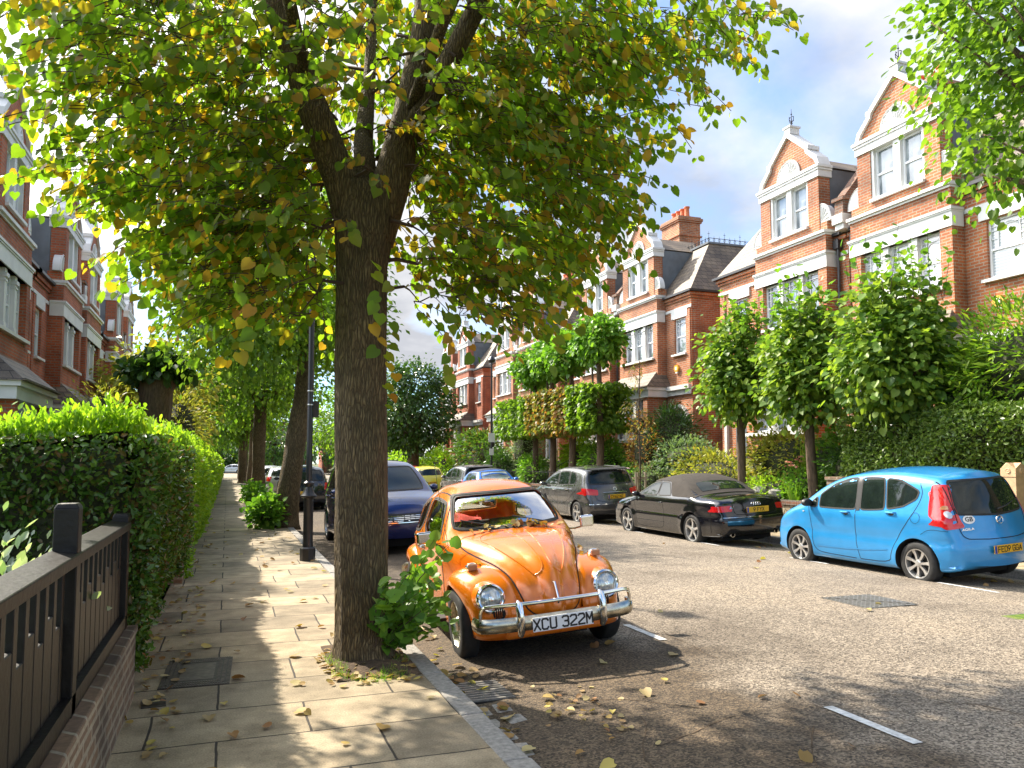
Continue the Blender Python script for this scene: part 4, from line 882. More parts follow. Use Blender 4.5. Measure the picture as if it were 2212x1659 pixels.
pollard('lime on a thin trunk, leftmost of the three pollards across the road', 13.2, 18.1, 0.7, 2.85, 5.85, 1.05, 4000, 0.0)
pollard('lime on a leaning trunk, middle of the three pollards across the road', 13.2, 15.3, 0.7, 2.7, 5.7, 1.1, 4200, -0.12)
pollard('largest lime, rightmost of the three pollards, above the clipped hedge', 13.2, 12.75, 0.7, 2.6, 5.9, 1.25, 5400, 0.0)
# pleached limes: clipped block below, mop heads above
GPL = 'pleached limes clipped into two tiers'
for i, (y, lab) in enumerate([(26.4, 'right-hand pleached lime with a thick pale trunk and green lower block'), (28.9, 'pleached lime with an ivy-dark trunk second from the right of its row'),
                              (30.9, 'pleached lime with a bare brown trunk and browning lower leaves, third from the right'), (32.9, 'left-hand pleached lime with an ivy-covered trunk below its clipped block')]):
    t = thing('pleached_lime_tree', lab, 'tree', (13.0, y, 0.7), 0, GPL)
    mb = trunk_mesh([(0, 0, -.1), (0.03, 0, 1.5), (0.0, 0, 4.6)], [.16, .13, .09], 10, 1.1); limbs_into(mb, (0, 0, 4.4), [((0, 0, 5.2), (.9, .9, .6))], 8, .05, .015)
    mb.tube([(0, 0, 1.9), (0.05, .5, 2.6), (.05, .7, 4.5)], [.06, .05, .04], 6); mb.build('trunk', M['bark_dark'], t, 180)
    y0_, y1_ = [(-.9, 1.2), (-1.2, 1.0), (-1.0, 1.0), (-1.0, 3.3)][i]; n_ = 4200
    q = RNG.uniform(-1, 1, (n_, 3)); ax_ = RNG.choice(3, n_, p=[.55, .1, .35]); q[np.arange(n_), ax_] = np.sign(q[np.arange(n_), ax_]) * (1 - RNG.random(n_) ** 2 * .35); O_ = np.zeros((n_, 3)); O_[np.arange(n_), ax_] = np.sign(q[np.arange(n_), ax_])
    P_ = q * np.array([.8, (y1_ - y0_) / 2, .82]) + np.array([0, (y0_ + y1_) / 2, 2.9]); P_ += RNG.normal(0, .05, P_.shape) + .07 * np.sin(P_[:, [1, 2, 0]] * 5)
    leaves('lower_crown', P_, O_ + np.array([0, 0, -.6]), O_ * .6 + np.array([0, 0, .5]) + unit(n_) * .5, RNG.uniform(.09, .17, n_), 'heart', M[('lime_far', 'bronze', 'bronze', 'lime_far')[i]], t, .35)
    z = [5.5, 5.3, 5.3, 5.1][i]
    crown('upper_crown', [((0, 0.1, z), (.95, 1.15, .8)), ((0, -.5, z - .25), (.7, .7, .6)), ((.1, .3, z + .5), (.6, .7, .45))], 2400, .16, 'heart', M['fresh'], t, .16, 9, .6)
# pollard stump on the left
t = thing('pollarded_tree', 'thick pollard stump with a flat cap of leaves rising from the left hedge', 'tree', (-1.75, 22.6, 0))
mb = trunk_mesh([(0, 0, -.1), (0, 0, 1.8), (0.02, 0, 2.6), (-.05, 0, 3.3), (-.05, 0, 3.8)], [.26, .26, .3, .42, .5], 14, 1.0, .1); mb.build('trunk', M['bark_dark'], t, 180)
crown('crown', [((-.05, 0, 3.95), (.85, .85, .33)), ((0.05, 0, 4.2), (.6, .6, .3))], 1500, .17, 'heart', M['darkleaf'], t, .1, 8, .6)

# ---------------------------------------------------------------- hedges and shrubs
hedge('dark privet hedge with lighter shoots on top behind the black timber fence', -3.6, -0.58, 6.15, 11.3, 0.15, 1.80, 2600, 0.052, 'ivyleaf', 'oval', topmat='bright', toph=0.15, bulge=0.08, wob=0.07)
hedge('bright yellow-green privet hedge running on beside the pavement', -1.9, -0.55, 11.9, 80, 0.0, 1.84, 2300, 0.06, 'bright', 'oval', topmat='bright', toph=0.16, near=11, bulge=0.1, wob=0.09)
hedge('wide clipped dark green hedge above the garden wall behind the blue car', 12.95, 15.0, 4.5, 14.1, 0.5, 2.6, 1300, 0.085, 'hedgemid', 'oval', faces=('top', 'x0', 'y0'), wob=0.10, falloff=False, inset=.26)
bush('big glossy laurel shrub rising at the right edge in front of the brick house', (14.4, 10.4, 1.2), [((0, 0, 2.1), (1.35, 2.0, 1.55)), ((-.2, 1.2, 1.6), (1.2, 1.2, 1.3)), ((0, -1.6, 2.0), (1.4, 1.6, 1.6))], 14000, .2, 'lance', 'laurel', clump=.16, droop=.15)
bush('leafy green shrub between the pollards and the bay window', (14.2, 14.6, 1.0), [((0, 0, .8), (.9, 1.1, .95)), ((0, 1.2, .6), (.8, .9, .7))], 3200, .13, 'oval', 'fresh')
bush('ferny dark shrub at the left end of the clipped hedge', (13.5, 14.5, .75), [((0, 0, .6), (.45, .6, .7))], 1500, .14, 'lance', 'darkleaf', name='fern')
bush('golden variegated shrub between the two nearest garden trunks', (13.9, 17.0, 1.0), [((0, 0, .7), (.7, 1.2, .8)), ((0, .9, .6), (.6, .8, .8))], 3000, .12, 'oval', 'golden')
bush('small green shrub on the bank right of the middle pollard trunk', (13.4, 15.9, .65), [((0, 0, .35), (.4, .6, .4))], 1100, .1, 'oval', 'fresh')
bush('pale low shrub just above the stone garden wall', (13.3, 17.0, .6), [((0, 0, .3), (.35, .8, .3))], 1100, .09, 'oval', 'bright')
bush('rounded yellow-green mound spilling over the bank left of the pollards', (13.7, 20.2, .75), [((0, 0, .4), (.8, 1.7, .75)), ((.1, 1.0, .6), (.6, 1.2, .6))], 4200, .11, 'oval', 'golden')
bush('grey-green mound of shrub above the black convertible', (13.9, 21.9, 1.0), [((0, 0, .75), (.8, 1.3, .65))], 2400, .1, 'oval', 'olive')
bush('dark rounded rhododendron with russet new growth below the grey house', (14.3, 23.4, 1.1), [((0, 0, 1.15), (.95, 1.15, 1.25)), ((0, .2, 1.9), (.6, .8, .6))], 4200, .17, 'lance', 'darkleaf')
bush('russet and green acer shrub in front of the rhododendron', (13.5, 23.9, 1.2), [((0, 0, .9), (.5, .9, 1.1)), ((0, .5, 1.7), (.35, .6, .5))], 1800, .13, 'lance', 'russet', shell=.5)
bush('low green shrub beside the sapling stakes', (13.2, 24.6, .6), [((0, 0, .35), (.5, .9, .5))], 1500, .12, 'oval', 'fresh')
bush('grey-green leafy border plant with lilac flowers', (13.1, 23.1, .6), [((0, 0, .4), (.35, .8, .5))], 1200, .1, 'lance', 'olive')
bush('bright shrub under the right-hand pleached lime', (13.7, 27.5, .8), [((0, 0, .8), (.8, 1.2, .9))], 2200, .15, 'oval', 'fresh')
bush('bright shrub behind the pleached trunks', (14.2, 30.5, .8), [((0, 0, .9), (.7, 1.7, 1.0))], 2400, .16, 'oval', 'bright')
bush('low leafy shrub at the foot of the left-hand pleached lime', (13.1, 33.6, .6), [((0, 0, .6), (.5, 1.3, .75))], 2000, .14, 'oval', 'fresh')
bush('tall grey-green feathery shrub left of the pleached limes', (13.9, 36.5, .6), [((0, 0, 1.6), (.9, 1.5, 1.7)), ((0, .2, 3.1), (.6, .9, 1.4))], 4500, .16, 'lance', 'olive', stems=9)
bush('rounded dark bush beside the tall lamp post', (12.9, 37.8, .4), [((0, 0, .8), (.7, 1.6, .95))], 2600, .16, 'oval', 'darkleaf')
bush('large dark hedge-like bush left of the tall lamp post', (13.6, 43, .4), [((0, 0, 1.5), (1.2, 3.0, 1.6)), ((0, 1.5, 2.1), (1.1, 2, 1.0))], 5200, .2, 'oval', 'ivyleaf')
bush('lit yellow-green hedge beside the dark round tree', (12.9, 49.5, .2), [((0, 0, 1.0), (.8, 2.4, 1.3))], 2600, .22, 'oval', 'bright')
bush('lit yellow-green bush beyond the dark round tree', (12.9, 60, .2), [((0, 0, 1.2), (.9, 4, 1.5))], 2600, .26, 'oval', 'bright')
bush('golden shrub left of the pollard stump above the hedge', (-2.75, 20.2, .2), [((0, 0, 2.3), (.75, 1.0, 1.0)), ((0, 0, 1.2), (.8, 1, 1))], 2600, .12, 'lance', 'golden')
bush('golden shrub right of the pollard stump above the hedge', (-1.35, 25.0, .2), [((0, 0, 2.3), (.8, 1.4, 1.3)), ((0, 0, 1.2), (.6, 1, 1))], 3000, .13, 'lance', 'golden')
bush('white-edged variegated shrub behind the black timber fence', (-1.65, 4.9, .28), [((0, 0, .5), (.9, 1.6, .42)), ((-.3, -1.6, .5), (.9, 1.2, .42))], 5200, .07, 'oval', 'varieg', clump=.08, per=8)
bush('leafy shoots round the foot of the leaning lime', (1.02, 20.4, 0), [((-.1, -.2, .3), (.3, .3, .32)), ((0, 0, .55), (.2, .22, .3))], 800, .12, 'heart', 'fresh', group='leafy shoots at the foot of trees')
bush('leafy shoots round the foot of the third lime', (1.05, 32.5, 0), [((0, .5, .35), (.35, 1.2, .35))], 900, .15, 'heart', 'fresh', group='leafy shoots at the foot of trees')
# background tree masses closing the street
for i, (x, y, z, r, mt, lab) in enumerate([(-2.5, 66, 6.5, 4.5, 'lime_far', 'large garden tree beyond the left hedge'), (-4.2, 90, 8, 6, 'lime_far', 'tall tree at the far left end of the street'), (6, 112, 6, 6, 'darkleaf', 'broad dark tree at the far end of the street'),
                                       (12.5, 84, 6.5, 5.2, 'lime_far', 'tall street tree far along the right side'), (12.3, 70, 5.5, 3.6, 'lime_far', 'street tree behind the dark round tree on the right'),
                                       (-1.0, 136, 5, 6, 'darkleaf', 'dark tree closing the view beyond the cross street'), (-6, 134, 3.2, 4, 'lime_far', 'low tree beyond the cross street on the left'), (4.5, 134.5, 3.0, 4.2, 'lime_far', 'low broad tree beyond the cross street'), (16, 135, 7, 8, 'darkleaf', 'dark tree closing the view at the street end'), (1.3, 84, 6.4, 3.2, 'lime_far', 'sixth lime along the left pavement, far off'),
                                       (-2.6, 33, 4.6, 1.9, 'golden', 'yellow-leaved garden tree behind the pollard stump')]):
    tree('garden_tree', lab, (x, y, 0), [(0, 0, -.4), (0, 0, z * .35), (0, 0, z * .65)], [.3, .25, .2], [((0, 0, z), (r, r, r * .8)), ((r * .3, -r * .2, z * .7), (r * .7, r * .7, r * .5)), ((-r * .4, 0, z * .75), (r * .6, r * .6, r * .5))], 4200, .2 + y * .0022, 'quad', mt, group='trees further along the street', per=10, clump=.4)
# flowers, blades, rocks
def flower_clump(label, x, y, z, n, mat, h, r):
    t = thing('flower_clump', label, 'flowers', (x, y, z), 0, 'garden flowers'); st = MB(); P, T, N_, S = [], [], [], []
    for i in range(n):
        a = random.uniform(0, 6.28); q = r * math.sqrt(random.random()); e = np.array([q * cos(a), q * sin(a), h * random.uniform(.8, 1.1)])
        st.tube([(e[0] * .4, e[1] * .4, -.1), tuple(e)], [.007, .005], 4)
        for j in range(22):
            d = unit(1)[0]; d[2] = abs(d[2]) * .6; P.append(e + d * .065); T.append(d); N_.append(d + np.array([0, 0, .5])); S.append(.045)
    st.build('stems', M['fresh'], t); leaves('flower_heads', P, T, N_, S, 'quad', M[mat], t)
flower_clump('pink flat-headed flowers beside the middle pollard trunk', 13.25, 16.0, .7, 9, 'pink', .95, .35)
flower_clump('lilac hydrangea heads beside the sapling', 13.0, 23.6, .6, 7, 'lilac', .75, .7)
def blades(label, x, y, z, n, h, mat):
    a = RNG.uniform(0, 2 * PI, n); P = np.stack([x * 0 + .1 * np.cos(a), .1 * np.sin(a), np.zeros(n)], 1); T = np.stack([np.cos(a) * .45, np.sin(a) * .45, np.full(n, 1.0)], 1)
    t = thing('sword_leaved_plant', label, 'plant', (x, y, z), 0, 'sword-leaved plants'); leaves('leaf_blades', P, T, np.stack([-np.cos(a), -np.sin(a), np.full(n, .3)], 1), RNG.uniform(.6, 1, n) * h, 'blade', M[mat], t, .12)
blades('tall yellow-green sword-leaved clump behind the garden bank', 13.9, 16.2, 1.0, 60, 1.3, 'bright'); blades('low green sword-leaved clump at the foot of the middle pollard', 13.0, 15.75, .65, 50, .55, 'grassm')
blades('yellowing sword-leaved clump above the black convertible', 13.1, 21.9, .65, 50, .6, 'bronze')
# grass round the big tree, ivy and litter
n = 1500; a = RNG.uniform(0, 2 * PI, n); q = RNG.uniform(.24, .44, n); P = np.stack([1.1 + q * np.cos(a) * .85, 6.45 + q * np.sin(a) * 1.5, np.full(n, .01)], 1)
k = (P[:, 0] > .78) & (P[:, 0] < 1.42) & (P[:, 1] < 6.7) & (np.sin(P[:, 0] * 17) + np.sin(P[:, 1] * 11) > -.4); P = P[k]; n = len(P)
tag(leaves('grass', P, np.stack([RNG.normal(0, .5, n), RNG.normal(0, .5, n), np.ones(n)], 1), unit(n), RNG.uniform(.03, .07, n), 'blade', M['grassm'], None), kind='stuff')
def litter(n, f, smin=.05, smax=.10):
    P = np.array([f() for _ in range(n)]); return P, RNG.uniform(smin, smax, n)
def scat(x0, x1, y0, y1):
    def f():
        x = random.uniform(x0, x1); y = random.uniform(y0, y1); z = (0.012 if x < XK - .16 or x > XR + .16 else road_z(x) + .014); return (x, y, z + random.uniform(0, .01))
    return f
sets = [litter(46, scat(-.5, 1.4, 2.5, 9)), litter(60, scat(-.5, 1.4, 9, 20)), litter(16, scat(1.7, 3.8, 3, 6.5)), litter(12, scat(3.5, 9, 4, 14)), litter(90, scat(1.62, 1.95, 3.6, 12)),
        litter(110, scat(-.62, -.25, 4, 11), .03, .07), litter(170, scat(.74, 1.42, 5.8, 7.0), .03, .07), litter(40, lambda: (2.35 + random.gauss(0, .16), 5.0 + random.gauss(0, .3), road_z(2.3) + .02), .03, .055), litter(160, scat(9.6, 11.0, 6, 25), .05, .09)]
P = np.concatenate([s[0] for s in sets]); S = np.concatenate([s[1] for s in sets]); n = len(P)
tag(leaves('fallen_leaves', P, np.stack([RNG.normal(0, 1, n), RNG.normal(0, 1, n), RNG.normal(0, .12, n)], 1), np.stack([RNG.normal(0, .25, n), RNG.normal(0, .25, n), np.ones(n)], 1), S, 'heart', M['deadleaf'], None, .1), kind='stuff')

# ---------------------------------------------------------------- cars: x forward, y left, z up, origin on the road under the front axle
def resample(pts, step, closed=True):
    P = np.array(pts, float)
    if closed: P = np.vstack([P, P[0]])
    seg = np.linalg.norm(np.diff(P, axis=0), axis=1); cum = np.concatenate([[0], np.cumsum(seg)]); n = max(4, int(cum[-1] / step))
    t = np.linspace(0, cum[-1], n + 1); t = t[:-1] if closed else t
    return np.stack([np.interp(t, cum, P[:, i]) for i in range(P.shape[1])], 1)
def chaikin(pts, it=2, closed=True):
    P = np.array(pts, float)
    for _ in range(it):
        if closed: Q = np.roll(P, -1, 0); P = np.stack([.75 * P + .25 * Q, .25 * P + .75 * Q], 1).reshape(-1, P.shape[1])
        else:
            a, b = P[:-1], P[1:]; P = np.vstack([P[:1], np.stack([.75 * a + .25 * b, .25 * a + .75 * b], 1).reshape(-1, P.shape[1]), P[-1:]])
    return P
def roundc(pts, q=.06):
    P = np.array(pts, float)
    for k in (q, .25, .25):
        Q = np.roll(P, -1, 0); P = np.stack([(1 - k) * P + k * Q, k * P + (1 - k) * Q], 1).reshape(-1, P.shape[1])
    return P
def inside(P, poly):
    x, y = P[:, 0], P[:, 1]; c = np.zeros(len(P), bool); X, Y = poly[:, 0], poly[:, 1]; j = len(poly) - 1
    for i in range(len(poly)):
        k = ((Y[i] > y) != (Y[j] > y)) & (x < (X[j] - X[i]) * (y - Y[i]) / (Y[j] - Y[i] + 1e-12) + X[i]); c ^= k; j = i
    return c
def pdist(P, poly):
    A = poly; B = np.roll(poly, -1, 0); d = np.full(len(P), 1e9)
    for a, b in zip(A, B):
        ab = b - a; t = np.clip(((P - a) @ ab) / (ab @ ab + 1e-12), 0, 1); d = np.minimum(d, np.linalg.norm(P - a - t[:, None] * ab, axis=1))
    return d
def area(P): return 0.5 * np.sum(P[:, 0] * np.roll(P[:, 1], -1) - np.roll(P[:, 0], -1) * P[:, 1])
def cdt(poly, extra):
    n = len(poly); V = [Vector(p) for p in poly] + [Vector(p) for p in extra]
    r = delaunay_2d_cdt(V, [(i, (i + 1) % n) for i in range(n)], [], 1, 1e-6)
    return np.array([tuple(v) for v in r[0]]), r[2]
def hull(sil, Wf, rf, crownf, step=0.05, nst=12, it=2):
    """closed body from a side silhouette, a half-width function, an edge radius and a bulge across the car"""
    S = resample(chaikin(sil, it), step * 0.9)
    if area(S) < 0: S = S[::-1]
    n = len(S); tg = np.roll(S, -1, 0) - np.roll(S, 1, 0); tg /= np.linalg.norm(tg, axis=1)[:, None]; nin = np.stack([-tg[:, 1], tg[:, 0]], 1)
    rings = []; rr = rf(S[:, 0], S[:, 1])
    for q in (0.04, 0.13, 0.28, 0.5, 0.8, 1.15):
        R_ = S + nin * (q * rr)[:, None]; ok = inside(R_, S); R_ = R_[ok]; d = pdist(R_, S); R_ = R_[d > q * rr[ok] * 0.93]; rings.append(R_)
    g = np.stack(np.meshgrid(np.arange(S[:, 0].min(), S[:, 0].max(), step), np.arange(S[:, 1].min(), S[:, 1].max(), step)), -1).reshape(-1, 2)
    g = g[inside(g, S)]; g = g[pdist(g, S) > rf(g[:, 0], g[:, 1]) * 1.3]
    V, F = cdt([tuple(p) for p in S], [tuple(p) for p in np.vstack(rings + [g])])
    d = pdist(V, S); d[:n] = 0; r = rf(V[:, 0], V[:, 1]); q = np.clip(d / r, 0, 1)
    y = Wf(V[:, 0], V[:, 1]) - r * (1 - np.sqrt(np.maximum(0, 1 - (1 - q) ** 2)))
    m = len(V); vs = [(a, b, c) for (a, c), b in zip(V, y)] + [(a, -b, c) for (a, c), b in zip(V, y)]
    fs = [tuple(f)[::-1] for f in F] + [tuple(i + m for i in f) for f in F]
    # wrap strip
    cw = crownf(S[:, 0], S[:, 1], -nin); rows = [list(range(n))]
    for k in range(1, nst):
        t = 1 - 2 * k / nst; row = []
        for i in range(n):
            o = S[i] - nin[i] * cw[i] * (1 - t * t); row.append(len(vs)); vs.append((o[0], y[i] * t, o[1]))
        rows.append(row)
    rows.append(list(range(m, m + n)))
    for a, b in zip(rows[:-1], rows[1:]):
        for i in range(n): j = (i + 1) % n; fs.append((a[i], a[j], b[j], b[i]))
    return vs, fs
def solid(name, vs, fs, mats, mi=0):
    me = D.meshes.new(name); me.from_pydata(vs, [], fs)
    for m in mats: me.materials.append(m)
    bm = bmesh.new(); bm.from_mesh(me); bmesh.ops.recalc_face_normals(bm, faces=bm.faces); bm.to_mesh(me); bm.free()
    for p in me.polygons: p.material_index = mi
    return me
def boolean(me, cutters, mats, name, op='DIFFERENCE'):
    o = link(name, me)
    tmp = []
    for c in cutters:
        oc = link('cut', c); tmp.append(oc); m = o.modifiers.new('b', 'BOOLEAN'); m.object = oc; m.operation = op; m.solver = 'EXACT'
    dg = bpy.context.evaluated_depsgraph_get(); r = D.meshes.new_from_object(o.evaluated_get(dg))
    D.objects.remove(o)
    for t in tmp: D.objects.remove(t)
    return r
def smooth(me, ang=38):
    me.polygons.foreach_set('use_smooth', [True] * len(me.polygons)); me.set_sharp_from_angle(angle=R(ang)); me.update(); return me
class Body:
    def __init__(s, vs, fs): s.b = BVHTree.FromPolygons([Vector(v) for v in vs], fs)
    def hit(s, h, z, az):
        """az: 'L','R' (h is x), 'F','B' (h is y), 'T' (h is x, z is y)"""
        o, d = {'L': ((h, 3, z), (0, -1, 0)), 'R': ((h, -3, z), (0, 1, 0)), 'F': ((5, h, z), (-1, 0, 0)), 'B': ((-8, h, z), (1, 0, 0)), 'T': ((h, z, 4), (0, 0, -1))}[az]
        p, n, _, _ = s.b.ray_cast(Vector(o), Vector(d))
        if p is None: return None, None
        if n.dot(Vector(d)) > 0: n = -n
        return p, n
def patch(body, poly, az, name, mat, parent, off=0.004, rnd=2, step=0.05, thick=0.0):
    P = resample(roundc(poly), step * 0.5) if rnd else resample(poly, step * .6)
    g = np.stack(np.meshgrid(np.arange(P[:, 0].min(), P[:, 0].max(), step), np.arange(P[:, 1].min(), P[:, 1].max(), step)), -1).reshape(-1, 2)
    g = g[inside(g, P)] if len(g) else g
    if len(g): g = g[pdist(g, P) > step * .35]
    V, F = cdt([tuple(p) for p in P], [tuple(p) for p in g]); vs = []; ok = []; inn = []
    for v in V:
        p, n = body.hit(float(v[0]), float(v[1]), az)
        if p is None: vs.append((0, 0, 0)); inn.append((0, 0, 0)); ok.append(False); continue
        vs.append(tuple(p + n * off)); inn.append(tuple(p - n * 0.004)); ok.append(True)
    F = [tuple(f) for f in F if all(ok[i] for i in f)]
    nb = len(P); m = len(vs)
    if all(ok[:nb]):
        F2 = F + [(i, (i + 1) % nb, m + (i + 1) % nb, m + i) for i in range(nb)]; vs2 = vs + inn[:nb]
    else: F2, vs2 = F, vs
    me = D.meshes.new(name); me.from_pydata(vs2, [], F2); me.materials.append(mat)
    bm = bmesh.new(); bm.from_mesh(me); bmesh.ops.recalc_face_normals(bm, faces=bm.faces); bm.to_mesh(me); bm.free()
    smooth(me, 40); return link(name, me, parent)
def ribbon(body, pts, az, name, mat, parent, w=0.009, off=0.002, closed=False, rnd=0, mb=None):
    P = resample(chaikin(pts, rnd, closed) if rnd else pts, 0.04, closed); n = len(P); vs = []; ok = []
    for i in range(n):
        a = P[(i - 1) % n] if closed else P[max(i - 1, 0)]; b = P[(i + 1) % n] if closed else P[min(i + 1, n - 1)]
        t = b - a; t /= np.linalg.norm(t) + 1e-9; q = np.array([-t[1], t[0]]) * w / 2
        for s in (-1, 1):
            p, nn = body.hit(float(P[i][0] + s * q[0]), float(P[i][1] + s * q[1]), az)
            ok.append(p is not None); vs.append(tuple(p + nn * off) if p is not None else (0, 0, 0))
    fs = [(2 * i, 2 * i + 1, 2 * ((i + 1) % n) + 1, 2 * ((i + 1) % n)) for i in range(n if closed else n - 1)]
    fs = [f for f in fs if all(ok[i] for i in f)]
    own = mb is None; mb = mb or MB(); mb.add(vs, fs, 0, True)
    return mb.build(name, mat, parent) if own else None
def ribbon3(body, pts, w=.012, off=.003, mb=None, rnd=2):
    P = resample(chaikin(pts, rnd, False), .03, False); vs = []
    S = [body.b.find_nearest(Vector(p)) for p in P]; S = [(a, b if b.dot(Vector((a.x * 0 + .3, a.y, a.z - .5))) > 0 else -b) for a, b, _, _ in S]
    for i, (p, n) in enumerate(S):
        t = (S[min(i + 1, len(S) - 1)][0] - S[max(i - 1, 0)][0]).normalized(); q = n.cross(t).normalized() * w / 2
        vs += [tuple(p + q + n * off), tuple(p - q + n * off)]
    mb.add(vs, [(2 * i, 2 * i + 1, 2 * i + 3, 2 * i + 2) for i in range(len(S) - 1)], 0, True)
def wheel(parent, x, y, r, w, spokes=5, style='alloy', rimr=None):
    """outer face looks along sign(y)"""
    s = 1 if y > 0 else -1; rimr = rimr or r * 0.70
    t = D.objects.new('wheel', None); SC.collection.objects.link(t); t.parent = parent; t.location = (x, y, r)
    h = w / 2; ax = (0, s, 0)
    mb = MB(); mb.lathe([(rimr, -h), (r * .93, -h), (r * .985, -h * .8), (r, -h * .5), (r, h * .5), (r * .985, h * .8), (r * .93, h), (rimr * 1.06, h * 1.02), (rimr, h * .96), (rimr * .99, h * .3)], (0, 0, 0), ax, 40, caps=False)
    mb.build('tyre', M['rubber'], t, 50)
    mb = MB(); mb.lathe([(0.001, -h * .2), (rimr * .97, -h * .2)], (0, 0, 0), ax, 24, caps=False); mb.lathe([(.001, 0), (rimr * .55, 0), (rimr * .55, -.01)], (0, 0, 0), ax, 24, caps=False); mb.build('brake_disc', M['darkmetal'], t)
    mb = MB()
    if style == 'steel':
        mb.lathe([(rimr, h * .9), (rimr * .97, h * .98), (rimr * .93, h * .8), (rimr * .9, h * .35), (rimr * .72, h * .25), (rimr * .6, h * .5), (rimr * .34, h * .55), (rimr * .30, h * .8), (0.001, h * .86)], (0, 0, 0), ax, 40, caps=False)
        for k in range(8):
            a = 2 * PI * k / 8; mb.box((rimr * .82 * cos(a) - .012, s * h * .27, rimr * .82 * sin(a) - .012), (rimr * .82 * cos(a) + .012, s * (h * .27 + .012), rimr * .82 * sin(a) + .012))
    else:
        mb.lathe([(rimr * 1.01, h * .9), (rimr, h * 1.0), (rimr * .94, h * .96), (rimr * .9, h * .55), (rimr * .9, h * .1)], (0, 0, 0), ax, 40, caps=False)
        mb.lathe([(rimr * .26, h * .2), (rimr * .26, h * .78), (rimr * .2, h * .86), (.001, h * .88)], (0, 0, 0), ax, 20, caps=False)
        for k in range(spokes):
            a = 2 * PI * k / spokes + .35; wo, wi = (rimr * 1.9 / spokes, rimr * .95 / spokes) if style == 'alloy' else (rimr * 1.1 / spokes, rimr * 1.2 / spokes)
            ca, sa = cos(a), sin(a); P = []
            for rr_, ww_, dd in ((rimr * .2, wi, h * .82), (rimr * .6, (wi + wo) / 2 * .85, h * .72), (rimr * .95, wo, h * .9)):
                for sg in (-1, 1):
                    for dz in (dd, dd - h * .4): P.append((rr_ * ca - sg * ww_ / 2 * sa, s * dz, rr_ * sa + sg * ww_ / 2 * ca))
            F = []
            for i in (0, 4): F += [(i, i + 2, i + 6, i + 4), (i + 1, i + 5, i + 7, i + 3), (i, i + 4, i + 5, i + 1), (i + 2, i + 3, i + 7, i + 6)]
            mb.add(P, F)
        for k in range(5):
            a = 2 * PI * k / 5; mb.lathe([(.008, 0), (.008, h * .8), (.001, h * .8)], (rimr * .15 * cos(a), 0, rimr * .15 * sin(a)), ax, 6, caps=False)
    mb.build('rim', M['alloy'] if style != 'steel' else M['chrome_worn'], t, 40); return t
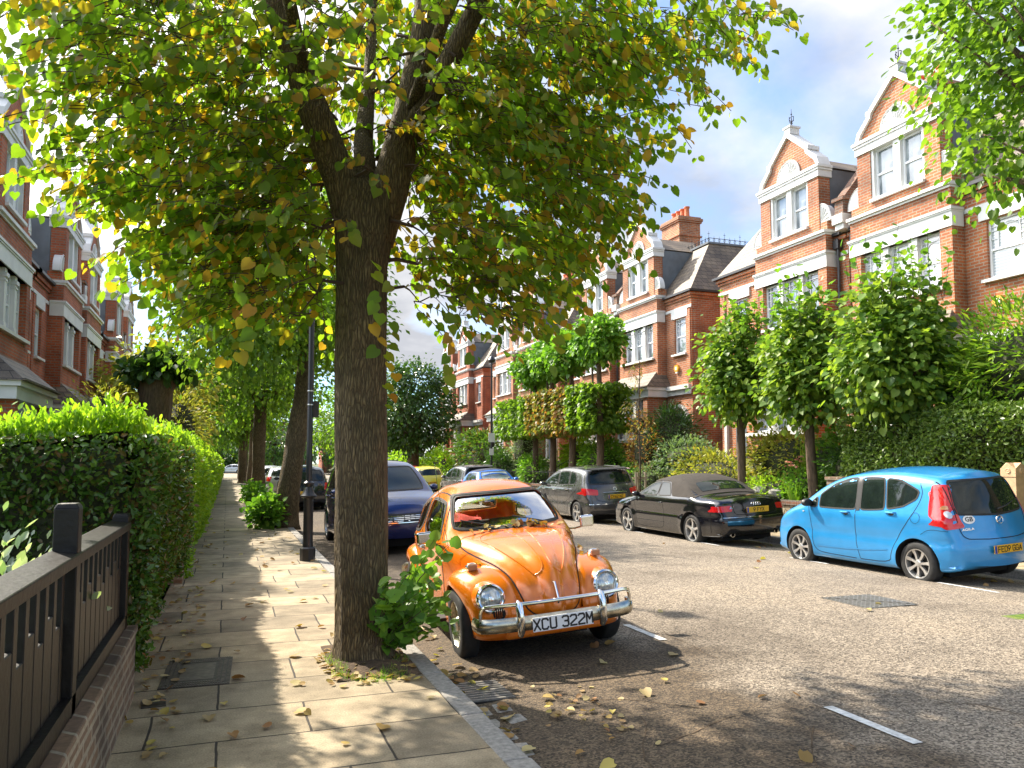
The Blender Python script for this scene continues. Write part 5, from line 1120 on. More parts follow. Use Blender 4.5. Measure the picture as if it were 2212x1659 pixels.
GL_ = {'0': [[(1, 0), (4, 0), (5, 1), (5, 7), (4, 8), (1, 8), (0, 7), (0, 1), (1, 0)]], '1': [[(1, 7), (2.5, 8), (2.5, 0)]], '2': [[(0, 7), (1, 8), (4, 8), (5, 7), (5, 5), (0, 1.4), (0, 0), (5, 0)]],
 '3': [[(0, 7.2), (1, 8), (4, 8), (5, 7), (5, 5), (4, 4.2), (2, 4.2)], [(4, 4.2), (5, 3.4), (5, 1), (4, 0), (1, 0), (0, .8)]], '5': [[(5, 8), (0, 8), (0, 4.6), (4, 4.8), (5, 4), (5, 1), (4, 0), (0, 0)]], '6': [[(4, 8), (0, 3), (0, 1), (1, 0), (4, 0), (5, 1), (5, 3), (4, 4.2), (1, 4.2)]],
 '8': [[(1, 4.2), (0, 3.2), (0, 1), (1, 0), (4, 0), (5, 1), (5, 3.2), (4, 4.2), (1, 4.2), (0, 5.2), (0, 7), (1, 8), (4, 8), (5, 7), (5, 5.2), (4, 4.2)]], '9': [[(1, 0), (5, 5), (5, 7), (4, 8), (1, 8), (0, 7), (0, 5), (1, 3.8), (4, 3.8)]],
 'A': [[(0, 0), (2.5, 8), (5, 0)], [(1, 2.4), (4, 2.4)]], 'B': [[(0, 0), (0, 8), (4, 8), (5, 7), (5, 5), (4, 4.2), (0, 4.2)], [(4, 4.2), (5, 3.2), (5, 1), (4, 0), (0, 0)]], 'C': [[(5, 6.6), (4, 8), (1, 8), (0, 7), (0, 1), (1, 0), (4, 0), (5, 1.4)]],
 'D': [[(0, 0), (0, 8), (3.6, 8), (5, 6.6), (5, 1.4), (3.6, 0), (0, 0)]], 'E': [[(5, 8), (0, 8), (0, 0), (5, 0)], [(0, 4.2), (4, 4.2)]], 'F': [[(5, 8), (0, 8), (0, 0)], [(0, 4.2), (4, 4.2)]], 'G': [[(5, 6.6), (4, 8), (1, 8), (0, 7), (0, 1), (1, 0), (4, 0), (5, 1), (5, 3.8), (3, 3.8)]],
 'J': [[(5, 8), (5, 1), (4, 0), (1, 0), (0, 1.4)]], 'K': [[(0, 0), (0, 8)], [(5, 8), (0, 3.4)], [(1.6, 4.8), (5, 0)]], 'L': [[(0, 8), (0, 0), (5, 0)]], 'M': [[(0, 0), (0, 8), (2.5, 3), (5, 8), (5, 0)]], 'N': [[(0, 0), (0, 8), (5, 0), (5, 8)]],
 'O': [[(1, 0), (4, 0), (5, 1), (5, 7), (4, 8), (1, 8), (0, 7), (0, 1), (1, 0)]], 'P': [[(0, 0), (0, 8), (4, 8), (5, 7), (5, 4.6), (4, 3.6), (0, 3.6)]], 'R': [[(0, 0), (0, 8), (4, 8), (5, 7), (5, 4.8), (4, 3.8), (0, 3.8)], [(3, 3.8), (5, 0)]],
 'S': [[(5, 7), (4, 8), (1, 8), (0, 7), (0, 5.2), (5, 3), (5, 1), (4, 0), (1, 0), (0, 1)]], 'U': [[(0, 8), (0, 1), (1, 0), (4, 0), (5, 1), (5, 8)]], 'V': [[(0, 8), (2.5, 0), (5, 8)]], 'W': [[(0, 8), (1.2, 0), (2.5, 5), (3.8, 0), (5, 8)]],
 'X': [[(0, 0), (5, 8)], [(0, 8), (5, 0)]], 'Y': [[(0, 8), (2.5, 4), (5, 8)], [(2.5, 4), (2.5, 0)]], 'Z': [[(0, 8), (5, 8), (0, 0), (5, 0)]]}
def plate_text(mb, txt, h, org, right, up, w=.62, sw=.18):
    """registration lettering from strokes; h is the character height"""
    r = Vector(right); u = Vector(up); n = r.cross(u); k = h / 8; cw = 5 * k * w / .625; adv = cw + h * .24; tot = sum(adv if c != ' ' else adv * .5 for c in txt) - h * .24; x = -tot / 2; q = h * sw / 2; e = 0
    for c in txt:
        if c == ' ': x += adv * .5; continue
        for pl in GL_.get(c, []):
            for (a0, b0), (a1, b1) in zip(pl[:-1], pl[1:]):
                p = Vector((x + a0 * cw / 5, (b0 - 4) * k)); s = Vector((x + a1 * cw / 5, (b1 - 4) * k)); t = (s - p).normalized(); m = Vector((-t.y, t.x)) * q; p = p - t * q * .8; s = s + t * q * .8; e += 1e-6
                mb.add([Vector(org) + r * v.x + u * v.y + n * (.0012 + e) for v in (p + m, p - m, s - m, s + m)], [(0, 1, 2, 3)])
        x += adv
def plate(parent, x, z, txt, front=False, w=0.52, h=0.11, size=.082, tilt=0.0, y=0.0, sx=.78):
    s = 1 if front else -1; mb = MB(); mb.box((x, y - w / 2, z - h / 2), (x + s * 0.012, y + w / 2, z + h / 2))
    p = mb.build('number_plate', M['white' if front else 'yellow'], parent); bevel(p, .004)
    mb = MB(); right = (0, s, 0)
    plate_text(mb, txt, size * .84, (x + s * .0125, y + (0 if front else -.02), z), right, (0, 0, 1)); mb.build('lettering', M['ink'], p)
    if not front: mb = MB(); mb.box((x - .0125, y + w / 2 - .045, z - h / 2 + .004), (x - .0135, y + w / 2 - .004, z + h / 2 - .004)); mb.build('blue_band', M['euroblue'], p)
    return p
def mirror(parent, x, y, z, mat, s, face_back=True):
    mb = MB(); mb.lathe([(.02, -.05), (.075, -.035), (.09, 0), (.085, .03), (.05, .07), (.01, .085)], (x, y + s * .12, z), (1, 0, 0), 14)
    mb.v = [(v[0], y + s * .12 + (v[1] - y - s * .12) * 1.15, z + (v[2] - z) * .72) for v in mb.v]
    mb.tube([(x, y, z - .03), (x, y + s * .08, z - .02)], .02, 6)
    o = mb.build('wing_mirror', mat, parent); return o
def car(name, label, group, loc, rz, sp):
    root = thing(name, label, 'car', loc, rz, group)
    if sp.get('roll'): root.rotation_euler = (R(sp['roll']), R(sp.get('pitch', 0)), rz)
    Wm, zb, WB = sp['W'], sp['belt'], sp['wb']; x0, x1 = min(p[0] for p in sp['sil']), max(p[0] for p in sp['sil']); xc, hl = (x0 + x1) / 2, (x1 - x0) / 2
    tum = sp.get('tumble', 0.42); r = sp['r']
    def Wf(x, z):
        w = Wm / 2 * (1 - 0.16 * np.abs((x - xc) / hl) ** 4.5) * (1 - 0.05 * np.clip((0.42 - z) / .25, 0, 1) ** 2)
        w = w - 0.03 * np.clip((zb - z) / .35 - .2, 0, 1) * 0 - tum * np.clip(z - zb, 0, 1) - .02 * np.clip(z - zb + .06, 0, .06) / .06
        for ax_ in (0, -WB): w = w + .02 * np.exp(-(((x - ax_) ** 2 + (z - r) ** 2) ** .5 - r - .04) ** 2 / .006)
        return w - .012 * np.exp(-((z - .62) / .05) ** 2)
    rf = lambda x, z: np.where(z > zb, .13, np.where(z < .3, .06, sp.get('er', .14)))
    cf = lambda x, z, n: np.where(n[:, 1] < -.5, 0.0, np.where(n[:, 1] > .8, .045, .12))
    vs, fs = hull(sp['sil'], Wf, rf, cf, sp.get('step', .055))
    B = Body(vs, fs); paint = sp['paint']; mats = [paint, M['arch']]
    me = solid('body', vs, fs, mats); cut = []
    for ax_ in (0, -WB):
        for s in (-1, 1):
            mb = MB(); mb.lathe([(r + .045, -.02), (r + .045, .6)], (ax_, s * (Wm / 2 - .27), r + .005), (0, s, 0), 36, smooth=False)
            cut.append(solid('c', mb.v, mb.f, mats, 1))
    me = boolean(me, cut, mats, 'body'); link('body', smooth(me, 40), root)
    mb = MB(); mb.box((x0 + .35, -Wm / 2 + .3, .12), (x1 - .35, Wm / 2 - .3, .3)); mb.build('underbody', M['arch'], root)
    for ax_ in (0, -WB):
        for s in (-1, 1): wheel(root, ax_, s * (Wm / 2 - .085 - sp.get('tw', .2) / 2 + .06), r, sp.get('tw', .2), sp.get('spokes', 5), sp.get('wstyle', 'alloy'), sp.get('rimr'))
    G = M['glass_dark']
    for s in sp.get('sides', 'L'):
        for k, w in enumerate(sp['swin']): patch(B, w, s, 'side_window', G, root, .003, 2)
        mbs = MB()
        for w in sp['swin']: ribbon(B, roundc(w), s, '', None, None, .022, .0055, True, mb=mbs)
        mbs.build('window_seal', M['rubber'], root); mbs = MB()
        for ln in sp['seams']: ribbon(B, ln, s, '', None, None, .010, .0015, mb=mbs, rnd=2)
        mbs.build('door_seams', M['arch'], root)
        for (hx, hz) in sp['handles']:
            p, n = B.hit(hx, hz, s)
            if p: mb = MB(); sg = 1 if s == 'L' else -1; mb.tube([p + Vector((.085, 0, 0)), p + Vector((.07, sg * .03, .004)), p + Vector((-.07, sg * .03, .008)), p + Vector((-.085, 0, .008))], .013, 8); mb.build('door_handle', sp.get('hmat', paint), root)
        if sp.get('strip'): ribbon(B, sp['strip'], s, 'side_trim', M['chrome'] if sp.get('chromestrip') else M['blackplastic'], root, .02, .006)
    for nm, az in (('windscreen', 'F'), ('rear_window', 'B')):
        if sp.get(nm):
            g_ = patch(B, sp[nm], az, nm, sp.get('glass', G) if nm == 'windscreen' else G, root, .003, 2); mbs = MB(); ribbon(B, roundc(sp[nm]), az, '', None, None, .026, .0055, True, mb=mbs); mbs.build('window_seal', M['rubber'], g_)
    for (nm, poly, az, mt, *of) in sp.get('patches', []): patch(B, poly, az, nm, M[mt] if isinstance(mt, str) else mt, root, of[0] if of else .006, 2, .035)
    for (nm, pts, az, mt, w) in sp.get('lines', []): ribbon(B, pts, az, nm, M[mt] if isinstance(mt, str) else mt, root, w, .006, rnd=1)
    for s in (-1, 1):
        mx, mz = sp['mirror']; p, n = B.hit(mx, mz, 'L'); mirror(root, mx, s * (p.y - .02), mz, sp.get('mmat', paint), s)
    if sp.get('plate'):
        txt, z = sp['plate']; p, n = B.hit(0, z, 'B'); plate(root, p.x - .012, z, txt)
    if sp.get('fplate'):
        txt, z = sp['fplate']; p, n = B.hit(0, z, 'F'); plate(root, p.x + .012, z, txt, True)
    if sp.get('extra'): sp['extra'](root, B)
    return root
def both(fn): return [fn(1), fn(-1)]
def mir(poly): return [(-a, b) for a, b in poly]
GC = 'cars parked along the far kerb'; GN = 'cars parked along the near kerb'
# -- light blue hatchback
blue = carpaint('blue_car_paint', (0.022, 0.275, 0.62), .25, .32)
def ex_blue(root, B):
    mb = MB(); p, n = B.hit(.50, .93, 'B'); c = Vector((p.x - .004, .46, .93))
    p, n = B.hit(.46, .93, 'B'); r_ = Vector((0, -1, 0)); n = n.normalized(); up = r_.cross(-n).normalized() * -1
    up = Vector((0, 0, 1)) - n * n.z; up.normalize(); rt = up.cross(n).normalized(); o = p + n * .004
    mb.add([o + rt * (.085 * cos(t)) + up * (.06 * sin(t)) for t in np.linspace(0, 2 * PI, 25)[:-1]], [tuple(range(24))]); st = mb.build('oval_sticker', M['white'], root)
    mb = MB(); add_text(mb, 'GB', .085, o, rt, up, bold=.001, off=.002); mb.build('lettering', M['ink'], st)
    mb = MB(); p, n = B.hit(.50, .80, 'B'); add_text(mb, 'AGILA', .045, p + n * .003, Vector((0, -1, 0)) - n * Vector((0, -1, 0)).dot(n), Vector((0, 0, 1)) - n * n.z, bold=.001, sx=1.3); mb.build('badge_lettering', M['chrome'], root)
    p, n = B.hit(0, .9, 'B'); mb = MB(); mb.lathe([(.06, 0), (.055, .012), (.048, .006)], p + n * .003, n, 20, caps=False); mb.tube([p + n * .012 + Vector((0, -.03, .02)), p + n * .012 + Vector((0, .004, .004)), p + n * .012 + Vector((0, -.004, -.004)), p + n * .012 + Vector((0, .03, -.02))], .006, 4); mb.build('round_emblem', M['chrome'], root)
    mb = MB(); q = [B.hit(a, b, 'B') for a, b in ((.0, 1.04), (-.2, 1.07), (-.42, 1.12))]; mb.tube([p_ + n_ * .018 for p_, n_ in q], [.012, .008, .005], 5); mb.build('rear_wiper', M['blackplastic'], root)
    for hx, hz in ((-1.12, .95), (-2.0, .99)): patch(B, [(hx + .05 * cos(t) - .01, hz - .012 + .03 * sin(t)) for t in np.linspace(0, 2 * PI, 13)[:-1]], 'L', 'handle_recess', M['blackplastic'], root, .003, 0, .02)
    mb = MB(); mb.box((-2.73, -.22, 1.475), (-2.76, .22, 1.5)); mb.build('brake_light', M['red_lens'], root)
car('parked_car', 'light blue five-door hatchback with a GB sticker, seen from behind at the right edge', GC, (9.95, 10.95, road_z(9.95)), PI / 2, dict(
    W=1.68, belt=.985, wb=2.40, r=.305, roll=-3.4, paint=blue, spokes=7, tw=.185, rimr=.205, tumble=.33,
    sil=[(.56, .2), (.68, .26), (.70, .5), (.64, .72), (.44, .87), (.12, .99), (-.12, 1.09), (-.5, 1.34), (-.9, 1.49), (-1.4, 1.56), (-2.0, 1.575), (-2.5, 1.53), (-2.76, 1.48), (-2.86, 1.2), (-2.93, .95), (-2.97, .72), (-3.02, .62), (-3.03, .36), (-2.95, .2), (-1.2, .17)],
    swin=[[(-.27, 1.01), (-.47, 1.17), (-.49, 1.0)], [(-.53, 1.0), (-.53, 1.20), (-.80, 1.37), (-1.1, 1.46), (-1.28, 1.475), (-1.33, 1.0)], [(-1.41, 1.0), (-1.37, 1.48), (-1.8, 1.485), (-1.88, 1.03)], [(-1.92, 1.035), (-1.84, 1.482), (-2.1, 1.455), (-2.43, 1.31), (-2.40, 1.20), (-2.2, 1.09)]],
    seams=[[(-.28, 1.02), (-.34, .8), (-.36, .45), (-.42, .3), (-.6, .27), (-1.28, .26)], [(-1.33, 1.50), (-1.33, 1.0), (-1.30, .55), (-1.36, .27)], [(-1.36, .26), (-1.95, .27), (-1.97, .42), (-2.16, .72), (-2.36, .96), (-2.5, 1.25), (-2.42, 1.42)]],
    handles=[(-1.12, .95), (-2.0, .99)], mirror=(-.34, 1.07), mmat=M['blackplastic'],
    windscreen=[(-.62, 1.12), (.62, 1.12), (.5, 1.46), (-.5, 1.46)], rear_window=[(-.60, 1.0), (-.59, 1.16), (-.54, 1.45), (.54, 1.45), (.59, 1.16), (.60, 1.0), (0, .97)],
    patches=[('tail_light', [(-2.60, 1.40), (-2.78, 1.40), (-2.98, .82), (-2.86, .80), (-2.62, .98), (-2.60, 1.12)], 'L', 'red_lens'), ('tail_light', [(.625, 1.38), (.68, 1.3), (.76, 1.0), (.8, .86), (.70, .80), (.66, .95), (.665, 1.1)], 'B', 'red_lens'),
             ('tail_light', [(-.625, 1.38), (-.68, 1.3), (-.76, 1.0), (-.8, .86), (-.70, .80), (-.66, .95), (-.665, 1.1)], 'B', 'red_lens'),
             ('lamp_lens', [(.69 + .035 * cos(t), 1.0 + .05 * sin(t)) for t in np.linspace(0, 2 * PI, 13)[:-1]], 'B', 'clear_lens', .012), ('amber_lens', [(.66, 1.12), (.70, 1.12), (.725, 1.07), (.665, 1.07)], 'B', 'amber_lens', .012), ('side_repeater', [(-.19, .93), (-.15, .93), (-.15, .905), (-.19, .905)], 'L', 'clear_lens')],
    lines=[('door_pillar', [(-1.37, .99), (-1.325, 1.48)], 'L', 'blackplastic', .07), ('fuel_flap_seam', [(-2.42 + .075 * cos(t), .94 + .075 * sin(t)) for t in np.linspace(0, 2 * PI, 20)], 'L', 'arch', .005), ('tailgate_seam', [(.605, 1.44), (.625, 1.0), (.6, .72), (.5, .66), (-.5, .66), (-.6, .72), (-.625, 1.0), (-.605, 1.44)], 'B', 'arch', .01),
           ('bumper_seam', [(-2.50, .72), (-2.62, .80), (-2.88, .78)], 'L', 'arch', .006), ('door_crease', [(-.45, .38), (-1.3, .40), (-1.9, .46)], 'L', blue, .02)],
    plate=('FE09 GGA', .52), extra=ex_blue))
# -- black convertible
black = carpaint('black_car_paint', (0.006, 0.006, 0.008), .0, .12)
hoodm = plain('hood_fabric', (0.035, 0.028, 0.022), .9, var=.2, scale=9, bump=.3, bscale=200)
def ex_audi(root, B):
    mb = MB()
    for k in range(4):
        p, n = B.hit(.075 - .05 * k, .86, 'B'); mb.lathe([(.036, 0), (.032, .006), (.027, .001)], p + n * .004, n, 18, caps=False)
    mb.build('four_ring_emblem', M['chrome'], root)
    mb = MB(); p, n = B.hit(.52, .80, 'B'); add_text(mb, 'A4', .07, p + n * .004, (0, -1, 0), (0, 0, 1), bold=.002, sx=1.3); mb.build('badge_lettering', M['chrome'], root)
    for s in (-1, 1):
        mb = MB(); mb.lathe([(.045, .15), (.048, 0), (.040, 0), (.038, .14)], (-3.72, s * .52, .27), (1, 0, 0), 16, caps=False); mb.build('exhaust_pipe', M['chrome'], root)
car('parked_car', 'black convertible with a brown-black fabric roof, second car from the right edge', GC, (9.98, 17.0, road_z(9.98)), PI / 2, dict(
    W=1.78, belt=.95, wb=2.78, r=.325, roll=-3.0, paint=black, spokes=5, tw=.23, rimr=.235, tumble=.55, hmat=black, wstyle='slim5',
    sil=[(.72, .2), (.88, .26), (.9, .5), (.84, .66), (.55, .82), (.1, .90), (-.35, .96), (-.75, 1.18), (-1.1, 1.33), (-1.5, 1.385), (-1.95, 1.375), (-2.45, 1.26), (-2.85, 1.02), (-3.0, .985), (-3.5, .97), (-3.66, .92), (-3.72, .72), (-3.78, .62), (-3.79, .38), (-3.7, .25), (-3.5, .2), (-1.4, .17)],
    swin=[[(-.62, .985), (-.80, 1.10), (-1.12, 1.25), (-1.42, 1.29), (-1.44, .99)], [(-1.48, .99), (-1.46, 1.29), (-1.78, 1.27), (-2.02, 1.0)]],
    seams=[[(-.42, .93), (-.47, .6), (-.5, .34), (-.6, .27), (-1.6, .27), (-1.72, .34), (-1.74, .6), (-1.70, .95)], [(-3.0, .62), (-3.5, .62)], [(-.5, .42), (-1.74, .42)]],
    strip=[(-.5, .60), (-2.28, .585)], chromestrip=True, handles=[(-1.58, .83)], mirror=(-.62, 1.0),
    windscreen=[(-.62, 1.0), (.62, 1.0), (.5, 1.3), (-.5, 1.3)],
    patches=[('fabric_roof', [(-1.06, 1.42), (-1.06, 1.27), (-1.46, 1.31), (-1.82, 1.285), (-2.06, .985), (-2.9, .985), (-2.86, 1.05), (-2.45, 1.3), (-1.95, 1.42)], 'L', hoodm), ('fabric_roof', [(-1.06, -.66), (-1.06, .66), (-2.0, .66), (-2.9, .72), (-2.92, -.72), (-2.0, -.66)], 'T', hoodm),
             ('tail_light', [(-3.46, .835), (-3.60, .835), (-3.62, .73), (-3.46, .735)], 'L', 'red_lens'), ('tail_light', [(.52, .845), (.80, .835), (.84, .72), (.53, .73)], 'B', 'red_lens'), ('tail_light', [(-.52, .845), (-.80, .835), (-.84, .72), (-.53, .73)], 'B', 'red_lens'),
             ('side_repeater', [(-.28, .84), (-.24, .84), (-.24, .81), (-.28, .81)], 'L', 'clear_lens')],
    lines=[('boot_seam', [(.50, .94), (.50, .72), (.46, .66), (-.46, .66), (-.5, .72), (-.5, .94)], 'B', 'arch', .01), ('bumper_strip', [(.8, .56), (-.8, .56)], 'B', 'blackplastic', .02), ('bumper_seam', [(-3.42, .72), (-3.42, .3)], 'L', 'arch', .008), ('rear_chrome_line', [(.72, .615), (-.72, .615)], 'B', 'chrome', .008)],
    plate=('9 FYX', .75), extra=lambda root, B: (ex_audi(root, B), patch(B, [(-2.48, -.5), (-2.44, .5), (-2.78, .56), (-2.78, -.56)], 'T', 'rear_window', M['glass_dark'], root, .012, 2))))
# -- grey people carriers (two alike)
grey = carpaint('grey_car_paint', (0.10, 0.10, 0.098), .55, .25)
def merc(label, loc, sp_plate, sides='L'):
    def ex(root, B):
        p, n = B.hit(0, .96, 'B'); mb = MB(); mb.lathe([(.05, 0), (.05, .008), (.043, .008), (.043, 0)], p + n * .004, n, 20, caps=False)
        up = (Vector((0, 0, 1)) - n * n.z).normalized(); rt = up.cross(n)
        for k in range(3): a = PI / 2 + k * 2 * PI / 3; mb.tube([p + n * .008, p + n * .008 + rt * .046 * cos(a) + up * .046 * sin(a)], [.007, .002], 4)
        mb.build('star_emblem', M['chrome'], root)
        p1, n1 = B.hit(.36, .875, 'B'); p2, _ = B.hit(-.36, .875, 'B'); p3, _ = B.hit(0, .875, 'B'); mb = MB(); mb.tube([p1 + n1 * .008, p3 + n1 * .012, p2 + n1 * .008], .016, 8, flat=(1.2, .6)); mb.build('boot_handle', M['chrome'], root)
        mb = MB(); p, n = B.hit(.52, .99, 'B'); add_text(mb, 'B180', .045, p + n * .004, (0, -1, 0), (0, 0, 1), bold=.001, sx=1.2); mb.build('badge_lettering', M['chrome'], root)
        mb = MB(); mb.add([(-2.92, -.58, 1.50), (-2.92, .58, 1.50), (-3.16, .54, 1.475), (-3.16, -.54, 1.475), (-2.92, -.58, 1.54), (-2.92, .58, 1.54), (-3.15, .54, 1.50), (-3.15, -.54, 1.50)], [(0, 1, 2, 3), (7, 6, 5, 4), (3, 2, 6, 7), (0, 3, 7, 4), (1, 5, 6, 2), (0, 4, 5, 1)]); mb.build('spoiler', M['blackplastic'], root)
        mb = MB()
        for s in (-1, 1): mb.tube([(-.95, s * .6, 1.47), (-1.7, s * .58, 1.565), (-2.7, s * .56, 1.545)], .012, 6)
        mb.tube([p + Vector((0, -.3, .15)) for p in (Vector((-3.12, .2, .98)), Vector((-3.11, .45, .99)))], .01, 4)
        mb.build('roof_rails', M['blackplastic'], root)
    return car('parked_car', label, GC, loc, PI / 2, dict(
        W=1.79, belt=1.02, wb=2.72, r=.32, roll=-2.6, paint=grey, spokes=5, tw=.21, rimr=.22, tumble=.38, sides=sides,
        sil=[(.66, .2), (.86, .28), (.88, .55), (.8, .74), (.5, .90), (.1, 1.0), (-.2, 1.07), (-.6, 1.32), (-1.0, 1.49), (-1.5, 1.555), (-2.1, 1.56), (-2.7, 1.52), (-3.0, 1.46), (-3.14, 1.12), (-3.24, 1.0), (-3.32, .86), (-3.37, .72), (-3.42, .62), (-3.42, .36), (-3.32, .22), (-1.4, .17)],
        swin=[[(-.42, 1.06), (-.52, 1.18), (-.82, 1.36), (-1.2, 1.45), (-1.36, 1.46), (-1.44, 1.07)], [(-1.52, 1.07), (-1.44, 1.465), (-2.1, 1.46), (-2.22, 1.09)], [(-2.27, 1.09), (-2.17, 1.455), (-2.45, 1.42), (-2.62, 1.28), (-2.64, 1.11)]],
        seams=[[(-.42, 1.04), (-.46, .7), (-.46, .4), (-.55, .3), (-2.1, .3)], [(-1.48, 1.5), (-1.48, .95), (-1.46, .3)], [(-2.1, .3), (-2.18, .5), (-2.4, .75), (-2.58, 1.0), (-2.62, 1.3)]],
        handles=[(-1.3, .93), (-2.2, .96)], hmat=M['chrome'], mirror=(-.55, 1.09),
        windscreen=[(-.66, 1.12), (.66, 1.12), (.54, 1.46), (-.54, 1.46)], rear_window=[(-.66, 1.10), (-.58, 1.42), (.58, 1.42), (.66, 1.10)],
        patches=[('tail_light', [(-3.02, 1.0), (-3.16, 1.0), (-3.24, .80), (-3.10, .82)], 'L', 'red_lens'), ('tail_light', [(.48, .95), (.8, 1.0), (.88, .84), (.5, .80)], 'B', 'red_lens'), ('tail_light', [(-.48, .95), (-.8, 1.0), (-.88, .84), (-.5, .80)], 'B', 'red_lens'), ('lower_bumper', [(.74, .40), (.74, .28), (-.74, .28), (-.74, .40)], 'B', 'blackplastic')],
        lines=[('tailgate_seam', [(.64, 1.12), (.6, .8), (.5, .62), (-.5, .62), (-.6, .8), (-.64, 1.12)], 'B', 'arch', .01), ('bumper_chrome_line', [(.8, .57), (-.8, .57)], 'B', 'chrome', .014), ('flank_crease', [(-.2, .95), (-1.0, .66), (-1.6, .50), (-2.2, .66), (-2.7, .95)], 'L', grey, .012), ('sill_chrome_line', [(-.4, .24), (-2.3, .24)], 'L', 'chrome', .014), ('window_chrome_line', [(-.42, 1.045), (-1.5, 1.05), (-2.66, 1.085)], 'L', 'chrome', .012)],
        plate=(sp_plate, .76) if sp_plate else None, extra=ex))
merc('dark grey people carrier with a star emblem, third car from the right edge', (10.02, 22.75, road_z(10.0)), 'CY62 NZ ')
merc('grey people carrier further back, seen over the orange car roof, red lamp showing', (10.05, 34.6, road_z(10.0)), None)
# -- blue small convertible facing us
mblue = carpaint('bright_blue_paint', (0.02, 0.16, 0.62), .2, .25)
navyfab = plain('navy_fabric', (0.02, 0.03, 0.06), .9, var=.2)
def ex_mini(root, B):
    for s in (-1, 1):
        p, n = B.hit(s * .54, .72, 'F'); mb = MB(); mb.lathe([(.105, -.03), (.105, .015), (.09, .02)], p, n + Vector((.6, 0, .2)), 20, caps=False); h = mb.build('headlight', M['chrome'], root); mb = MB(); mb.lathe([(.09, .016), (.05, .03), (.001, .034)], p, n + Vector((.6, 0, .2)), 20, caps=False); mb.build('lens', M['clear_lens'], h)
    mb = MB(); mb.tube([(-.25, -.3, 1.0), (-.3, -.32, 1.35)], .004, 4); mb.build('aerial', M['arch'], root)
car('parked_car', 'small bright blue convertible with white bonnet stripes, facing the camera', GC, (10.0, 28.9, road_z(10.0)), -PI / 2, dict(
    W=1.69, belt=.94, wb=2.47, r=.30, roll=2.6, paint=mblue, tumble=.5, sides='R', spokes=8,
    sil=[(.6, .2), (.72, .3), (.74, .6), (.66, .78), (.4, .88), (-.1, .96), (-.42, 1.02), (-.75, 1.28), (-.95, 1.37), (-1.5, 1.40), (-2.1, 1.36), (-2.5, 1.2), (-2.7, .98), (-2.9, .9), (-2.95, .5), (-2.9, .22), (-1.2, .17)],
    swin=[[(-.62, .98), (-.74, 1.10), (-.95, 1.28), (-1.5, 1.30), (-1.52, .99)], [(-1.58, .99), (-1.57, 1.30), (-2.0, 1.25), (-2.05, 1.0)]],
    seams=[[(-.55, .95), (-.6, .5), (-.7, .27), (-1.5, .27), (-1.56, .5), (-1.56, .95)]], handles=[(-1.4, .84)], mirror=(-.62, 1.0),
    windscreen=[(-.6, 1.03), (.6, 1.03), (.52, 1.32), (-.52, 1.32)], glass=plain('pale_windscreen', (.25, .3, .3), .04, var=.4, scale=3, coat=1),
    patches=[('fabric_roof', [(-.92, -.6), (-.92, .6), (-1.6, .6), (-2.65, .6), (-2.65, -.6), (-1.6, -.6)], 'T', navyfab), ('bonnet_stripe', [(.5, .2), (.5, .34), (-.3, .40), (-.3, .22)], 'T', 'white'), ('bonnet_stripe', [(.5, -.2), (.5, -.34), (-.3, -.40), (-.3, -.22)], 'T', 'white'), ('grille', [(-.3, .66), (.3, .66), (.26, .5), (-.26, .5)], 'F', 'chrome')],
    extra=ex_mini))
# -- yellow car, red car beyond
yel = carpaint('yellow_paint', (0.62, 0.56, 0.05), .0, .3); redp = carpaint('red_paint', (0.5, 0.03, 0.03), 0, .3); silver = carpaint('silver_paint', (0.5, 0.52, 0.54), .5, .3); navy = carpaint('navy_paint', (0.005, 0.012, 0.09), .2, .1); blk2 = carpaint('blue_black_paint', (0.01, 0.014, 0.022), .1, .15)
HATCH = dict(W=1.68, belt=.96, wb=2.45, r=.30, tumble=.4, step=.07,
    sil=[(.62, .2), (.78, .3), (.78, .6), (.6, .78), (.1, .92), (-.15, .98), (-.6, 1.28), (-.9, 1.42), (-1.5, 1.47), (-2.2, 1.44), (-2.6, 1.34), (-2.85, .98), (-2.98, .85), (-3.05, .6), (-3.05, .36), (-2.95, .22), (-1.2, .17)],
    swin=[[(-.4, 1.0), (-.85, 1.34), (-1.3, 1.38), (-1.36, 1.0)], [(-1.46, 1.0), (-1.42, 1.38), (-2.1, 1.36), (-2.4, 1.12), (-2.38, 1.02)]],
    seams=[[(-.35, .97), (-.38, .3), (-2.0, .28)], [(-1.41, 1.4), (-1.41, .28)]], handles=[(-1.25, .86), (-2.1, .88)], mirror=(-.5, 1.02),
    windscreen=[(-.6, 1.04), (.6, 1.04), (.5, 1.36), (-.5, 1.36)], rear_window=[(-.6, 1.02), (-.52, 1.32), (.52, 1.32), (.6, 1.02)],
    patches=[('tail_light', [(.58, .98), (.8, .98), (.82, .76), (.66, .76)], 'B', 'red_lens'), ('tail_light', [(-.58, .98), (-.8, .98), (-.82, .76), (-.66, .76)], 'B', 'red_lens')])
def hatch(label, loc, rz, paint, group, **k):
    d = dict(HATCH); d['paint'] = paint; d.update(k); return car('parked_car', label, group, loc, rz, d)
hatch('yellow saloon car in the far row, just past the navy car windscreen', (10.1, 43.3, road_z(10)), PI / 2, yel, GC, roll=-2, plate=('LS53 OAO', .62), patches=HATCH['patches'] + [('side_light', [(-2.8, .95), (-3.0, .9), (-3.04, .78), (-2.82, .8)], 'L', 'red_lens')], sides='L')
hatch('red car beyond the further grey people carrier, only its roof showing', (10.3, 40.3 + 8.2, road_z(10)), PI / 2, redp, GC, roll=-2)
